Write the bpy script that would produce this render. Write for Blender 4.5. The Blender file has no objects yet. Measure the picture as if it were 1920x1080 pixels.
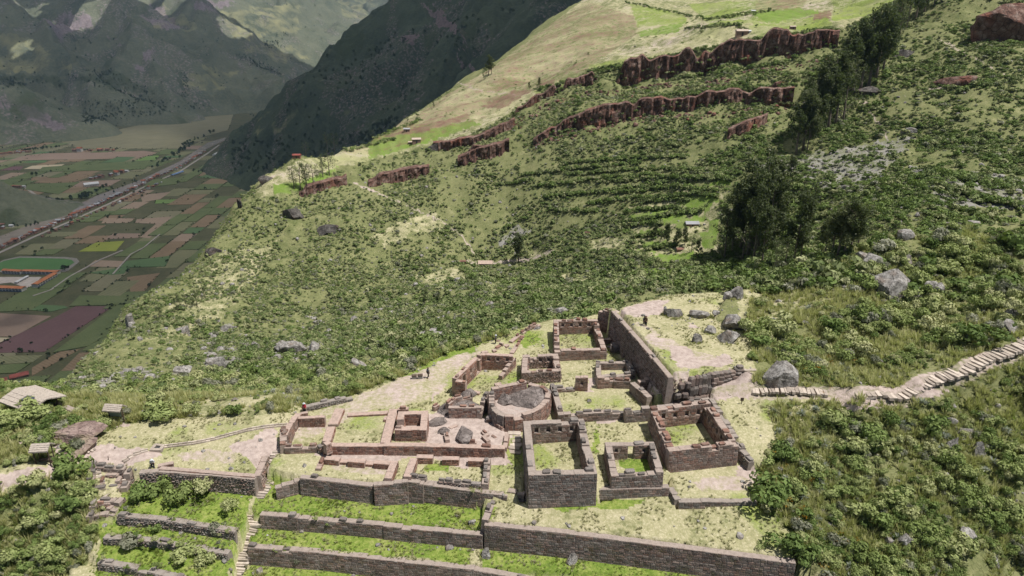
import bpy, bmesh, math, random
import numpy as np
from math import radians, sin, cos, pi
from mathutils import Vector, Matrix

# ------------------------------------------------------------------ camera, world, sun, exposure
S = bpy.context.scene
COL = S.collection
CAMZ, PITCH, FPX = 48.0, 20.0, 1281.0
cam_d = bpy.data.cameras.new('camera')
cam_d.sensor_width = 36.0
cam_d.lens = FPX / 1920 * 36.0
cam_d.clip_start, cam_d.clip_end = 0.5, 40000
cam = bpy.data.objects.new('camera', cam_d)
cam.location = (0, 0, CAMZ)
cam.rotation_euler = (radians(90 - PITCH), 0, 0)
COL.objects.link(cam)
S.camera = cam

SUN_EL, SUN_AZ = 66.0, radians(111)          # azimuth clockwise from +Y: sun stands right of and behind the camera
SUN = Vector((cos(radians(SUN_EL)) * sin(SUN_AZ), cos(radians(SUN_EL)) * cos(SUN_AZ), sin(radians(SUN_EL))))
W = bpy.data.worlds.new('World')
S.world = W
W.use_nodes = True
nt = W.node_tree
nt.nodes.clear()
sky = nt.nodes.new('ShaderNodeTexSky')
sky.sky_type = 'NISHITA'
sky.sun_disc = False
sky.sun_elevation = radians(SUN_EL)
sky.sun_rotation = SUN_AZ
sky.altitude = 3000
bg = nt.nodes.new('ShaderNodeBackground')
bg.inputs['Strength'].default_value = 0.05
wo = nt.nodes.new('ShaderNodeOutputWorld')
nt.links.new(sky.outputs[0], bg.inputs[0])
nt.links.new(bg.outputs[0], wo.inputs[0])
sd = bpy.data.lights.new('sun', 'SUN')
sd.energy = 5.0
sd.angle = radians(0.53)
sd.color = (1.0, 0.965, 0.92)
so = bpy.data.objects.new('sun', sd)
so.rotation_euler = SUN.to_track_quat('Z', 'Y').to_euler()
so.location = SUN * 3000
COL.objects.link(so)
S.view_settings.view_transform = 'Standard'
S.view_settings.look = 'None'
S.view_settings.gamma = 1
S.view_settings.use_curve_mapping = False
S.view_settings.exposure = 0.17
S.cycles.use_denoising = True
S.cycles.max_bounces = 6
S.cycles.diffuse_bounces = 3
S.cycles.transparent_max_bounces = 12
S.cycles.volume_bounces = 1

# ------------------------------------------------------------------ survey helpers: photo pixel <-> place
CP, SP = cos(radians(PITCH)), sin(radians(PITCH))
def ray(u, v):
    x, y = (u - 960) / FPX, (540 - v) / FPX
    return np.array([x, CP + y * SP, -SP + y * CP])
def G(u, v, z):
    d = ray(u, v)
    return np.array([0, 0, CAMZ]) + d * ((z - CAMZ) / d[2])
def F(u, v, t):
    return np.array([0, 0, CAMZ]) + ray(u, v) * t
def proj(x, y, z):
    dz = z - CAMZ
    f = y * CP - dz * SP
    up = y * SP + dz * CP
    f = np.where(np.abs(f) < 1e-3, 1e-3, f)
    return 960 + FPX * x / f, 540 - FPX * up / f, f
def zat(u, v, Y):
    d = ray(u, v)
    return CAMZ + d[2] * Y / d[1]
def inpoly(px, py, poly):
    c = np.zeros(px.shape, bool)
    n = len(poly)
    for i in range(n):
        x0, y0 = poly[i]; x1, y1 = poly[(i + 1) % n]
        if y0 == y1: continue
        m = ((y0 > py) != (y1 > py)) & (px < (x1 - x0) * (py - y0) / (y1 - y0) + x0)
        c ^= m
    return c
def segdist(px, py, pts):
    best = np.full(px.shape, 1e9)
    for (x0, y0), (x1, y1) in zip(pts[:-1], pts[1:]):
        dx, dy = x1 - x0, y1 - y0
        t = np.clip(((px - x0) * dx + (py - y0) * dy) / (dx * dx + dy * dy + 1e-9), 0, 1)
        best = np.minimum(best, np.hypot(px - x0 - t * dx, py - y0 - t * dy))
    return best
def sst(a, b, x):
    t = np.clip((x - a) / (b - a), 0, 1)
    return t * t * (3 - 2 * t)

# ------------------------------------------------------------------ noise
def _h(ix, iy, seed):
    h = (ix.astype(np.int64) * 374761393 + iy.astype(np.int64) * 668265263 + seed * 974634777) & 0xffffffff
    h = ((h ^ (h >> 13)) * 1274126177) & 0xffffffff
    h = ((h ^ (h >> 16)) * 2246822519) & 0xffffffff
    return ((h ^ (h >> 15)) & 0xffffff) / float(0xffffff)
def vn(x, y, seed=0):
    x = np.asarray(x, float); y = np.asarray(y, float)
    ix, iy = np.floor(x), np.floor(y)
    fx, fy = x - ix, y - iy
    fx = fx * fx * (3 - 2 * fx); fy = fy * fy * (3 - 2 * fy)
    a = _h(ix, iy, seed); b = _h(ix + 1, iy, seed); c = _h(ix, iy + 1, seed); d = _h(ix + 1, iy + 1, seed)
    return (a + (b - a) * fx) * (1 - fy) + (c + (d - c) * fx) * fy
def fbm(x, y, seed=0, oct=4, gain=0.5):
    s, a, n = 0, 1, 0
    x = np.asarray(x, float); y = np.asarray(y, float)
    for k in range(oct):
        s = s + a * vn(x * 2 ** k + 17.3 * k, y * 2 ** k - 9.1 * k, seed + k)
        n += a; a *= gain
    return s / n
def ridged(x, y, seed=0, oct=4):
    s, a, n = 0, 1, 0
    for k in range(oct):
        s = s + a * (1 - np.abs(2 * vn(x * 2 ** k + 31.7 * k, y * 2 ** k + 5.3 * k, seed + k) - 1))
        n += a; a *= 0.5
    return s / n

# ------------------------------------------------------------------ object helpers
def tag(o, label=None, cat=None, group=None, kind=None):
    if label: o['label'] = label
    if cat: o['category'] = cat
    if group: o['group'] = group
    if kind: o['kind'] = kind
    return o
def link(o, parent=None):
    COL.objects.link(o)
    if parent is not None: o.parent = parent
    return o
def empty(name, loc, rz=0):
    o = bpy.data.objects.new(name, None)
    o.location = loc; o.rotation_euler = (0, 0, rz)
    o.empty_display_size = 0.5
    return link(o)
def mesh(name, V, Fc, mats, smooth=False, midx=None):
    me = bpy.data.meshes.new(name)
    V = np.asarray(V, np.float32).reshape(-1, 3)
    if isinstance(Fc, np.ndarray) and Fc.ndim == 2:
        n, k = Fc.shape
        me.vertices.add(len(V)); me.vertices.foreach_set('co', V.ravel())
        me.loops.add(n * k); me.loops.foreach_set('vertex_index', Fc.astype(np.int32).ravel())
        me.polygons.add(n); me.polygons.foreach_set('loop_start', np.arange(0, n * k, k, dtype=np.int32))
        me.update(calc_edges=True)
    else:
        me.from_pydata(V.tolist(), [], Fc)
        me.update()
    for m in (mats if isinstance(mats, (list, tuple)) else [mats]):
        me.materials.append(m)
    if midx is not None: me.polygons.foreach_set('material_index', np.asarray(midx, np.int32))
    me.polygons.foreach_set('use_smooth', np.full(len(me.polygons), smooth))
    return me
def obj(name, me, parent=None, loc=(0, 0, 0), rot=(0, 0, 0), scale=(1, 1, 1)):
    o = bpy.data.objects.new(name, me)
    o.location = loc; o.rotation_euler = rot; o.scale = scale
    return link(o, parent)
def vcol(me, name, arr):
    a = me.attributes.new(name, 'FLOAT_COLOR', 'POINT')
    arr = np.asarray(arr, np.float32)
    if arr.shape[1] == 3: arr = np.hstack([arr, np.ones((len(arr), 1), np.float32)])
    a.data.foreach_set('color', arr.ravel())

class MB:
    """collects quads with a per-vertex tint (random, redness, moss)"""
    def __init__(s): s.v, s.f, s.c = [], [], []
    def add(s, vs, fs, c=(.5, 0, 0)):
        b = len(s.v)
        s.v.extend(vs); s.c.extend([c] * len(vs))
        s.f.extend([[i + b for i in f] for f in fs])
    def box(s, x0, x1, y0, y1, z0, z1, c=(.5, 0, 0)):
        s.add([(x0, y0, z0), (x1, y0, z0), (x1, y1, z0), (x0, y1, z0), (x0, y0, z1), (x1, y0, z1), (x1, y1, z1), (x0, y1, z1)],
              [(0, 3, 2, 1), (4, 5, 6, 7), (0, 1, 5, 4), (1, 2, 6, 5), (2, 3, 7, 6), (3, 0, 4, 7)], c)
    def tube(s, pts, rad, n=7, c=(.5, 0, 0), cap=True):
        b = len(s.v); pts = [Vector(p) for p in pts]
        for i, p in enumerate(pts):
            d = (pts[min(i + 1, len(pts) - 1)] - pts[max(i - 1, 0)]).normalized()
            a = d.orthogonal().normalized(); e = d.cross(a)
            for k in range(n):
                w = 2 * pi * k / n
                s.v.append(tuple(p + (a * cos(w) + e * sin(w)) * rad[i])); s.c.append(c)
        for i in range(len(pts) - 1):
            for k in range(n):
                s.f.append([b + i * n + k, b + i * n + (k + 1) % n, b + (i + 1) * n + (k + 1) % n, b + (i + 1) * n + k])
        if cap:
            s.f.append([b + (len(pts) - 1) * n + k for k in range(n)])
            s.f.append([b + k for k in range(n)][::-1])
    def mesh(s, name, mats, smooth=False, off=(0, 0, 0)):
        V = np.array(s.v, float).reshape(-1, 3) - np.array(off)
        me = mesh(name, V, s.f, mats, smooth)
        vcol(me, 'tint', np.array(s.c, float).reshape(-1, 3))
        return me

# ------------------------------------------------------------------ materials
def newmat(name, rough=0.9, spec=0.2):
    m = bpy.data.materials.new(name); m.use_nodes = True
    n = m.node_tree; b = n.nodes['Principled BSDF']
    b.inputs['Roughness'].default_value = rough
    b.inputs['Specular IOR Level'].default_value = spec
    return m, n, b
class NB:
    """small node-graph helper"""
    def __init__(s, n): s.n = n
    def node(s, t, **k):
        x = s.n.nodes.new(t)
        for a, b in k.items(): setattr(x, a, b)
        return x
    def ln(s, a, b): s.n.links.new(a, b)
    def noise(s, scale, detail=4, vec=None, rough=.55, w=None):
        x = s.node('ShaderNodeTexNoise'); x.inputs['Scale'].default_value = scale
        x.inputs['Detail'].default_value = detail; x.inputs['Roughness'].default_value = rough
        if vec is None:
            vec = s.pos()
        s.ln(vec, x.inputs['Vector'])
        return x.outputs['Fac']
    def pos(s):
        if not hasattr(s, '_p'): s._p = s.node('ShaderNodeNewGeometry').outputs['Position']
        return s._p
    def attr(s, name):
        x = s.node('ShaderNodeAttribute'); x.attribute_name = name
        return x
    def ramp(s, fac, stops):
        x = s.node('ShaderNodeValToRGB')
        e = x.color_ramp.elements
        while len(e) < len(stops): e.new(0.5)
        for i, (p, c) in enumerate(stops):
            e[i].position = p; e[i].color = (*c, 1)
        s.ln(fac, x.inputs[0]); return x.outputs[0]
    def mix(s, fac, a, b, mode='MIX'):
        x = s.node('ShaderNodeMix', data_type='RGBA', blend_type=mode)
        for k, v in ((0, fac), (6, a), (7, b)):
            if isinstance(v, (int, float)): x.inputs[k].default_value = v
            elif isinstance(v, tuple): x.inputs[k].default_value = (*v, 1)
            else: s.ln(v, x.inputs[k])
        return x.outputs[2]
    def math(s, op, a, b=0.0, c=None):
        x = s.node('ShaderNodeMath', operation=op)
        for k, v in ((0, a), (1, b), (2, c)):
            if v is None: continue
            if isinstance(v, (int, float)): x.inputs[k].default_value = v
            else: s.ln(v, x.inputs[k])
        return x.outputs[0]
    def mr(s, v, a, b, c=0.0, d=1.0):
        x = s.node('ShaderNodeMapRange'); s.ln(v, x.inputs[0])
        for k, q in zip((1, 2, 3, 4), (a, b, c, d)): x.inputs[k].default_value = q
        return x.outputs[0]
    def bump(s, h, dist, strength, bsdf):
        x = s.node('ShaderNodeBump'); x.inputs['Distance'].default_value = dist; x.inputs['Strength'].default_value = strength
        s.ln(h, x.inputs['Height']); s.ln(x.outputs[0], bsdf.inputs['Normal'])
    def sep(s, c):
        x = s.node('ShaderNodeSeparateColor'); s.ln(c, x.inputs[0]); return x.outputs

def plain(name, col, rough=.9, var=.25, scale=.5, spec=.2):
    m, n, b = newmat(name, rough, spec); q = NB(n)
    f = q.noise(scale, 5)
    c = q.mix(q.mr(f, .3, .7), tuple(x * (1 - var) for x in col), tuple(min(1, x * (1 + var)) for x in col))
    q.ln(c, b.inputs['Base Color']); return m

# near ground: mask.r green, mask.g dirt, mask.b dry lawn, alpha 1;  mask2.r rock/rubble, mask2.g crop green, mask2.b ploughed red soil
def ground_mat():
    m, n, b = newmat('hillside_ground', .95, .1); q = NB(n)
    a = q.sep(q.attr('mask').outputs['Color']); a2 = q.sep(q.attr('mask2').outputs['Color'])
    big, mid, fine, grit = q.noise(.035, 4), q.noise(.22, 5), q.noise(1.6, 5), q.noise(7, 3)
    brush = q.ramp(q.math('ADD', q.math('MULTIPLY', mid, .55), q.math('MULTIPLY', fine, .45)),
                   [(.30, (.065, .085, .030)), (.43, (.125, .145, .055)), (.55, (.21, .215, .095)), (.70, (.33, .31, .165))])
    brush = q.mix(q.mr(big, .35, .65, 0, .55), brush, (.215, .215, .10))
    green = q.ramp(q.math('ADD', q.math('MULTIPLY', mid, .45), q.math('MULTIPLY', fine, .55)),
                   [(.3, (.09, .15, .022)), (.45, (.155, .225, .037)), (.56, (.235, .285, .065)), (.70, (.35, .345, .14))])
    dry = q.ramp(q.math('ADD', q.math('MULTIPLY', fine, .5), q.math('MULTIPLY', mid, .5)),
                 [(.3, (.225, .225, .10)), (.45, (.35, .325, .18)), (.58, (.445, .40, .25)), (.75, (.53, .465, .32))])
    dry = q.mix(q.mr(grit, .55, .75, 0, .45), dry, (.24, .25, .085))
    dirt = q.ramp(fine, [(.3, (.33, .26, .225)), (.55, (.45, .365, .32)), (.75, (.54, .45, .39))])
    dirt = q.mix(q.mr(grit, .5, .8, 0, .3), dirt, (.30, .235, .20))
    rock = q.ramp(grit, [(.3, (.13, .12, .11)), (.5, (.26, .245, .23)), (.7, (.40, .38, .36))])
    crop = q.ramp(fine, [(.3, (.10, .19, .02)), (.6, (.17, .235, .05)), (.8, (.25, .295, .09))])
    plough = q.ramp(fine, [(.3, (.13, .075, .055)), (.7, (.23, .135, .10))])
    speck = q.noise(3.6, 3, rough=.7)
    dry = q.mix(q.mr(speck, .46, .66, 0, .6), dry, (.245, .24, .12)); dry = q.mix(q.mr(speck, .34, .44, .55, 0), dry, (.60, .55, .38))
    green = q.mix(q.mr(speck, .5, .66, 0, .55), green, (.07, .11, .022)); green = q.mix(q.mr(speck, .34, .45, .5, 0), green, (.34, .33, .13))
    brush = q.mix(q.mr(speck, .5, .64, 0, .6), brush, (.075, .085, .03))
    jit = q.math('MULTIPLY', q.math('SUBTRACT', fine, .5), .9)
    jit2 = q.math('MULTIPLY', q.math('SUBTRACT', mid, .5), 1.1)
    def w(x): return q.mr(q.math('ADD', q.math('ADD', x, jit), jit2), .32, .72)
    c = brush
    for x, col in ((a[2], dry), (a[0], green), (a[1], dirt), (a2[0], rock), (a2[1], crop), (a2[2], plough)):
        c = q.mix(w(x), c, col)
    q.ln(c, b.inputs['Base Color'])
    q.bump(q.math('ADD', fine, q.math('MULTIPLY', grit, .5)), .25, .6, b)
    return m
def stone_mat():
    m, n, b = newmat('ruin_stone', .92, .15); q = NB(n)
    t = q.sep(q.attr('tint').outputs['Color'])
    f, g = q.noise(1.1, 5), q.noise(6, 4)
    grey = q.ramp(t[0], [(0, (.13, .118, .108)), (.5, (.205, .185, .168)), (1, (.31, .285, .26))])
    red = q.ramp(t[0], [(0, (.15, .068, .046)), (.5, (.255, .122, .083)), (1, (.38, .21, .15))])
    c = q.mix(t[1], grey, red)
    c = q.mix(q.mr(f, .5, .72, 0, .6), c, (.30, .285, .25))
    c = q.mix(q.mr(g, .48, .7, 0, .65), c, (.085, .078, .07))
    c = q.mix(q.math('MULTIPLY', q.mr(f, .35, .5, 1, 0), t[2]), c, (.10, .115, .045))
    lo = q.noise(.3, 5, rough=.65); c = q.mix(q.mr(lo, .48, .68, 0, .55), c, (.075, .068, .06)); c = q.mix(q.mr(lo, .40, .30, 0, .35), c, (.36, .33, .29))
    q.ln(c, b.inputs['Base Color']); q.bump(g, .06, .5, b)
    return m
def rock_mat(name, dark, mid, light, rust=(.25, .14, .07), scale=.8):
    m, n, b = newmat(name, .92, .15); q = NB(n)
    f, g, h = q.noise(scale, 6, rough=.62), q.noise(scale * 6, 4), q.noise(scale * .35, 3)
    c = q.ramp(f, [(.32, dark), (.5, mid), (.68, light)])
    c = q.mix(q.mr(h, .55, .7, 0, .6), c, rust)
    c = q.mix(q.mr(g, .5, .7, 0, .45), c, tuple(x * .5 for x in dark))
    vo = q.node('ShaderNodeTexVoronoi', feature='DISTANCE_TO_EDGE'); vo.inputs['Scale'].default_value = scale * .9
    wv = q.node('ShaderNodeVectorMath', operation='ADD'); nz_ = q.node('ShaderNodeTexNoise'); nz_.inputs['Scale'].default_value = scale * 1.5; q.ln(q.pos(), nz_.inputs['Vector']); q.ln(q.pos(), wv.inputs[0]); q.ln(nz_.outputs['Color'], wv.inputs[1]); q.ln(wv.outputs[0], vo.inputs['Vector'])
    c = q.mix(q.mr(vo.outputs['Distance'], .0, .06, .75, 0), c, tuple(x * .35 for x in dark))
    q.ln(c, b.inputs['Base Color']); q.bump(q.math('ADD', f, q.math('MULTIPLY', g, .5)), .3 / scale, .8, b)
    return m
def leaf_mat(name, stops, trans=.22):
    m, n, b = newmat(name, .75, .15); q = NB(n)
    r = q.node('ShaderNodeObjectInfo').outputs['Random']
    t = q.sep(q.attr('tint').outputs['Color'])[0]
    f = q.noise(.03, 3)
    k = q.math('ADD', q.math('ADD', q.math('MULTIPLY', r, .52), q.math('MULTIPLY', t, .28)), q.math('MULTIPLY', q.mr(f, .3, .7), .20))
    c = q.ramp(k, stops)
    q.ln(c, b.inputs['Base Color'])
    tr = q.node('ShaderNodeBsdfTranslucent'); q.ln(q.mix(.5, c, (.25, .35, .05)), tr.inputs[0])
    mx = q.node('ShaderNodeMixShader'); mx.inputs[0].default_value = trans
    q.ln(b.outputs[0], mx.inputs[1]); q.ln(tr.outputs[0], mx.inputs[2])
    q.ln(mx.outputs[0], n.nodes['Material Output'].inputs[0])
    return m
def tint_mat(name, stops, rough=.9, scale=2.0, dirt=.3):
    m, n, b = newmat(name, rough); q = NB(n)
    t = q.sep(q.attr('tint').outputs['Color'])[0]
    c = q.ramp(t, stops)
    c = q.mix(q.mr(q.noise(scale, 5), .45, .75, 0, dirt), c, (.12, .10, .08))
    q.ln(c, b.inputs['Base Color']); return m
M = {}
M['ground'] = ground_mat()
M['stone'] = stone_mat()
def mortar_mat():
    m, n, b = newmat('packed_earth_core', .95, .1); q = NB(n); t = q.sep(q.attr('tint').outputs['Color'])
    c = q.mix(t[1], (.27, .245, .215), (.44, .325, .27)); g = q.noise(2.5, 5)
    c = q.mix(q.mr(g, .45, .7, 0, .5), c, (.17, .14, .115)); q.ln(c, b.inputs['Base Color']); q.bump(g, .1, .6, b); return m
M['mortar'] = mortar_mat()
M['boulder'] = rock_mat('grey_boulder', (.125, .115, .105), (.29, .27, .245), (.50, .475, .44), (.24, .175, .13), 1.3)
M['earthrock'] = rock_mat('earthy_rock', (.16, .11, .095), (.27, .195, .17), (.38, .29, .25), (.22, .20, .10), .9)
M['bedrock'] = rock_mat('dark_bedrock', (.105, .088, .08), (.185, .155, .14), (.29, .25, .23), (.22, .175, .15), .9)
M['darkcrag'] = rock_mat('dark_crag', (.045, .04, .037), (.10, .09, .08), (.20, .185, .165), (.13, .075, .055), .4)
M['redcliff'] = rock_mat('red_cliff', (.075, .045, .036), (.165, .092, .07), (.30, .22, .18), (.28, .10, .06), .3)
M['shrub'] = leaf_mat('shrub_leaves', [(0, (.10, .135, .038)), (.3, (.205, .26, .08)), (.55, (.33, .37, .145)), (.8, (.46, .455, .235)), (1, (.58, .55, .35))], .2)
M['dark_shrub'] = leaf_mat('dark_shrub_leaves', [(0, (.065, .105, .028)), (.5, (.155, .215, .062)), (1, (.28, .335, .115))], .18)
M['far_shrub'] = leaf_mat('far_shrub_leaves', [(0, (.062, .09, .032)), (.3, (.135, .178, .064)), (.55, (.23, .265, .11)), (.8, (.34, .345, .18)), (1, (.47, .46, .29))], .12)
M['grey_shrub'] = leaf_mat('grey_shrub_leaves', [(0, (.15, .16, .105)), (.5, (.28, .28, .20)), (1, (.42, .41, .32))], .3)
M['silver'] = leaf_mat('silver_rosette_leaves', [(0, (.22, .25, .20)), (.5, (.34, .37, .31)), (1, (.50, .52, .46))], .2)
M['tuft'] = leaf_mat('dry_grass_blades', [(0, (.31, .325, .11)), (.45, (.49, .475, .21)), (1, (.66, .62, .37))], .5)
M['lawn_tuft'] = leaf_mat('lawn_grass_blades', [(0, (.22, .225, .10)), (.5, (.37, .35, .19)), (1, (.52, .47, .31))], .3)
M['green_tuft'] = leaf_mat('green_grass_blades', [(0, (.14, .20, .035)), (.5, (.24, .30, .065)), (1, (.38, .38, .14))], .5)
M['eucalyptus'] = leaf_mat('eucalyptus_leaves', [(0, (.038, .052, .025)), (.5, (.085, .102, .048)), (1, (.17, .18, .095))], .25)
M['far_tree'] = leaf_mat('valley_tree_leaves', [(0, (.016, .028, .014)), (.5, (.030, .046, .020)), (1, (.055, .07, .03))], .1)
M['bark'] = plain('tree_bark', (.17, .14, .11), .95, .4, 3)
M['flower'] = plain('orange_petals', (.55, .26, .02), .8, .2, 9)
M['thatch'] = plain('straw_thatch', (.40, .345, .29), .95, .22, 5)
M['wood'] = plain('weathered_wood', (.085, .06, .045), .85, .3, 6)
M['path_stone'] = tint_mat('path_step_stone', [(0, (.30, .25, .21)), (.5, (.46, .39, .32)), (1, (.62, .53, .45))], .92, 2.2, .5)
# ------------------------------------------------------------------ terrain: surveyed heights joined into one slope
CTRL = []
def cz(z, *pts):
    for u, v in pts: CTRL.append(G(u, v, z))
def ct(*pts):
    for u, v, t in pts: CTRL.append(F(u, v, t))
def cb(p, dx, dy, dz):
    CTRL.append(np.array(p) + np.array([dx, dy, dz]))
# the spur that carries the ruins
cz(0.0, (560, 800), (620, 790), (400, 830), (300, 830), (480, 850), (270, 865), (700, 740), (780, 705), (560, 775), (220, 800), (650, 745), (850, 660), (380, 790))
cz(-.25, (850, 742), (838, 732)); cz(0.0, (820, 722), (845, 738), (835, 700), (870, 672), (800, 745)); cz(.3, (900, 700), (930, 690), (915, 720), (880, 720), (905, 675), (950, 672), (950, 700)); cz(.6, (960, 795), (910, 800), (930, 740), (890, 745))
cz(0.2, (900, 640), (0, 900), (100, 880), (60, 905))
cz(0.6, (960, 625), (1010, 607), (1080, 640), (1000, 730), (1090, 690), (1100, 750), (1150, 790), (1030, 850), (950, 870), (1180, 860))
cz(1.0, (1150, 640), (1200, 715), (1290, 800), (1330, 840))
cz(2.9, (1270, 738), (1250, 745)); cz(4.7, (1378, 708)); cz(4.1, (1335, 718)); cz(3.2, (1285, 730)); cz(3.1, (1310, 742))
cz(3.6, (1360, 745)); cz(4.0, (1410, 742)); cz(4.6, (1480, 738)); cz(5.2, (1560, 735)); cz(5.4, (1610, 760))
cz(6.0, (1150, 580), (1250, 555), (1300, 600), (1350, 550), (1400, 650), (1400, 690), (1250, 650))
cz(5.9, (1650, 738)); cz(6.8, (1730, 722)); cz(7.9, (1800, 698)); cz(9.0, (1860, 672)); cz(10.0, (1920, 645)); cz(10.6, (1895, 600)); cz(11.5, (1920, 575)); cz(13, (2100, 600))
cz(2.3, (1400, 800), (1440, 790)); cz(.8, (1400, 870)); cz(-.1, (1300, 900), (1400, 920)); cz(-.6, (1450, 960)); cz(-2.0, (1490, 1040)); cz(-2, (1420, 960))
# brushy hill on the right
ct((1450, 640, 103), (1440, 560, 116), (1600, 600, 105), (1600, 690, 95), (1520, 560, 112), (1700, 600, 106), (1700, 520, 115), (1800, 600, 104), (1800, 500, 117), (1900, 520, 113),
   (1400, 542, 118.5), (1450, 520, 121), (1520, 490, 123), (1580, 478, 123), (1640, 465, 123), (1700, 440, 125), (1800, 412, 129), (1920, 415, 129), (2100, 400, 135))
for u, v, t in ((1400, 542, 118.5), (1450, 520, 121), (1520, 490, 123), (1580, 478, 123), (1640, 465, 123), (1700, 440, 125), (1800, 412, 129), (1920, 415, 129), (2100, 400, 135)):
    p = F(u, v, t); k = p / t
    cb(p, k[0] * 22, k[1] * 22, -15)
# slope below the stairs
ct((1460, 800, 85.5), (1600, 800, 85), (1700, 800, 85), (1800, 760, 87), (1900, 740, 87.5), (1900, 900, 79.5), (1900, 1060, 75), (1750, 950, 77), (1600, 950, 77), (1600, 1060, 71.5), (1520, 1000, 73), (2100, 900, 80), (2100, 1080, 76), (1700, 1200, 66), (2100, 1300, 66))
# left foreground
cz(-1.0, (160, 905), (220, 890)); cz(-3, (100, 960), (150, 960)); cz(-4.5, (50, 1000), (140, 1020)); cz(-6, (0, 1060)); cz(-6.5, (130, 1080)); cz(-9, (-100, 1150), (100, 1200))
cz(0.8, (60, 830), (120, 850), (20, 800)); cz(1.2, (60, 800), (100, 820)); cz(.4, (180, 790), (100, 770)); cz(0, (40, 745), (130, 748), (300, 750), (450, 748), (560, 752)); cz(.6, (-120, 800)); cz(0, (-120, 900))
cz(-8.5, (500, 1150), (800, 1150), (1100, 1150)); cz(-11, (800, 1300), (1300, 1300), (300, 1300))
EDGE = [(-150, 730), (0, 722), (70, 730), (150, 745), (330, 742), (520, 736), (650, 722), (720, 705), (800, 664), (880, 645), (930, 632), (1000, 604), (1040, 597), (1120, 590), (1150, 577), (1250, 551), (1370, 543)]
for i, (u, v) in enumerate(EDGE):
    z = 0 if u < 900 else (.6 if u < 1130 else 6)
    p = G(u, v, z); CTRL.append(p)
    k = p / p[1]
    if u < 60:
        cb(p, k[0] * 25, 25, -24); cb(p, k[0] * 100, 100, -85); cb(p, k[0] * 300, 300, -260); cb(p, k[0] * 600, 600, -500)
    else:
        cb(p, k[0] * 14, 14, -9.5 if u < 1140 else -12)
# opposite slope
ct((100, 715, 165), (180, 660, 220), (240, 590, 290), (330, 520, 330), (400, 450, 352), (440, 380, 375), (500, 325, 400), (560, 303, 420), (640, 285, 460), (700, 258, 520), (780, 213, 620), (860, 160, 700), (920, 130, 760), (1000, 62, 860), (1100, 0, 960), (1180, -60, 1050))
RIDGE = [(70, 733, 150), (100, 715, 165), (180, 660, 220), (240, 590, 290), (330, 520, 330), (400, 450, 352), (440, 380, 375), (500, 325, 400), (560, 303, 420), (640, 285, 460), (700, 258, 520), (780, 213, 620), (860, 160, 700), (920, 130, 760), (1000, 62, 860), (1100, 0, 960), (1180, -60, 1050), (1500, -220, 1300)]
for u, v, t in RIDGE:
    p = F(u, v, t); n = np.array([-.62, .78])
    if u < 200: n = np.array([-.9, .43])
    elif u < 420: n = np.array([-.8, .6])
    cb(p, n[0] * 25, n[1] * 25, -22); cb(p, n[0] * 90, n[1] * 90, -95); cb(p, n[0] * 330, n[1] * 330, -380); cb(p, n[0] * 520, n[1] * 520, -600)
ct((250, 690, 175), (350, 640, 235), (350, 700, 170), (500, 690, 175), (500, 620, 250), (600, 690, 160), (400, 560, 285), (700, 640, 200), (600, 560, 285), (500, 480, 345), (560, 380, 375),
   (800, 620, 190), (800, 560, 265), (700, 500, 330), (820, 500, 332), (910, 493, 350), (640, 420, 362), (800, 400, 372), (800, 340, 398), (700, 345, 400), (780, 300, 430), (640, 330, 415), (700, 300, 440),
   (1000, 580, 190), (1000, 540, 255), (1000, 470, 350), (1000, 400, 362), (1000, 300, 388), (1000, 245, 410), (900, 275, 415), (900, 350, 385), (860, 250, 450), (900, 215, 490), (1000, 150, 570), (1150, 80, 610), (1300, 0, 760),
   (1100, 560, 190), (1200, 530, 185), (1200, 470, 290), (1120, 440, 330), (1200, 400, 320), (1200, 300, 355), (1320, 420, 288), (1320, 330, 318), (1350, 525, 175), (1400, 480, 245), (1450, 510, 175), (1300, 480, 255),
   (1500, 470, 195), (1560, 440, 190), (1650, 420, 178), (1750, 390, 178), (1900, 370, 185), (1500, 300, 296), (1480, 380, 255), (1440, 330, 285), (1600, 250, 312), (1600, 330, 262), (1700, 300, 255), (1750, 200, 300), (1900, 250, 262), (1900, 150, 300), (1900, 50, 340), (1700, 100, 350), (1800, 0, 380), (2050, 200, 280), (2050, 0, 360),
   (1620, 130, 342), (1690, 20, 410), (1560, 150, 352), (1530, 210, 322))
# cliff bands: upper edge, foot
CLIFF1 = [(960, 210, 452, 228), (1040, 164, 450, 190), (1100, 138, 446, 170), (1170, 126, 440, 168), (1250, 112, 432, 156), (1320, 99, 424, 156), (1400, 82, 412, 132), (1480, 70, 402, 122), (1575, 58, 392, 106)]
CLIFF2 = [(1000, 262, 402, 276), (1060, 226, 398, 246), (1130, 206, 390, 236), (1220, 188, 384, 216), (1300, 180, 376, 216), (1400, 172, 366, 202), (1490, 166, 356, 196)]
for C_, up in ((CLIFF1, 70), (CLIFF2, 14)):
    for u, v, t, vb in C_:
        p = F(u, v, t); k = p / t
        cb(p, k[0] * 5, k[1] * 5, .4)
        CTRL.append(F(u, vb, t - 1))
ct((1330, 62, 450), (1400, 30, 520), (1500, 0, 600), (1230, 90, 480), (1100, 128, 480), (1570, 20, 500), (1640, 10, 450), (1500, 50, 430), (1600, -80, 700), (1900, -100, 500), (1400, -60, 800))
for q in ((95, 48, -13), (80, 60, -6), (62, 40, -20), (30, 36, -18), (0, 36, -18), (-40, 36, -18), (-70, 50, -12), (-95, 60, -8), (150, 80, 12), (150, 125, 26), (150, 30, -25), (-160, 100, -30), (-150, 50, -40), (95, 85, 12), (90, 70, 2)): CTRL.append(np.array(q, float))
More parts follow.
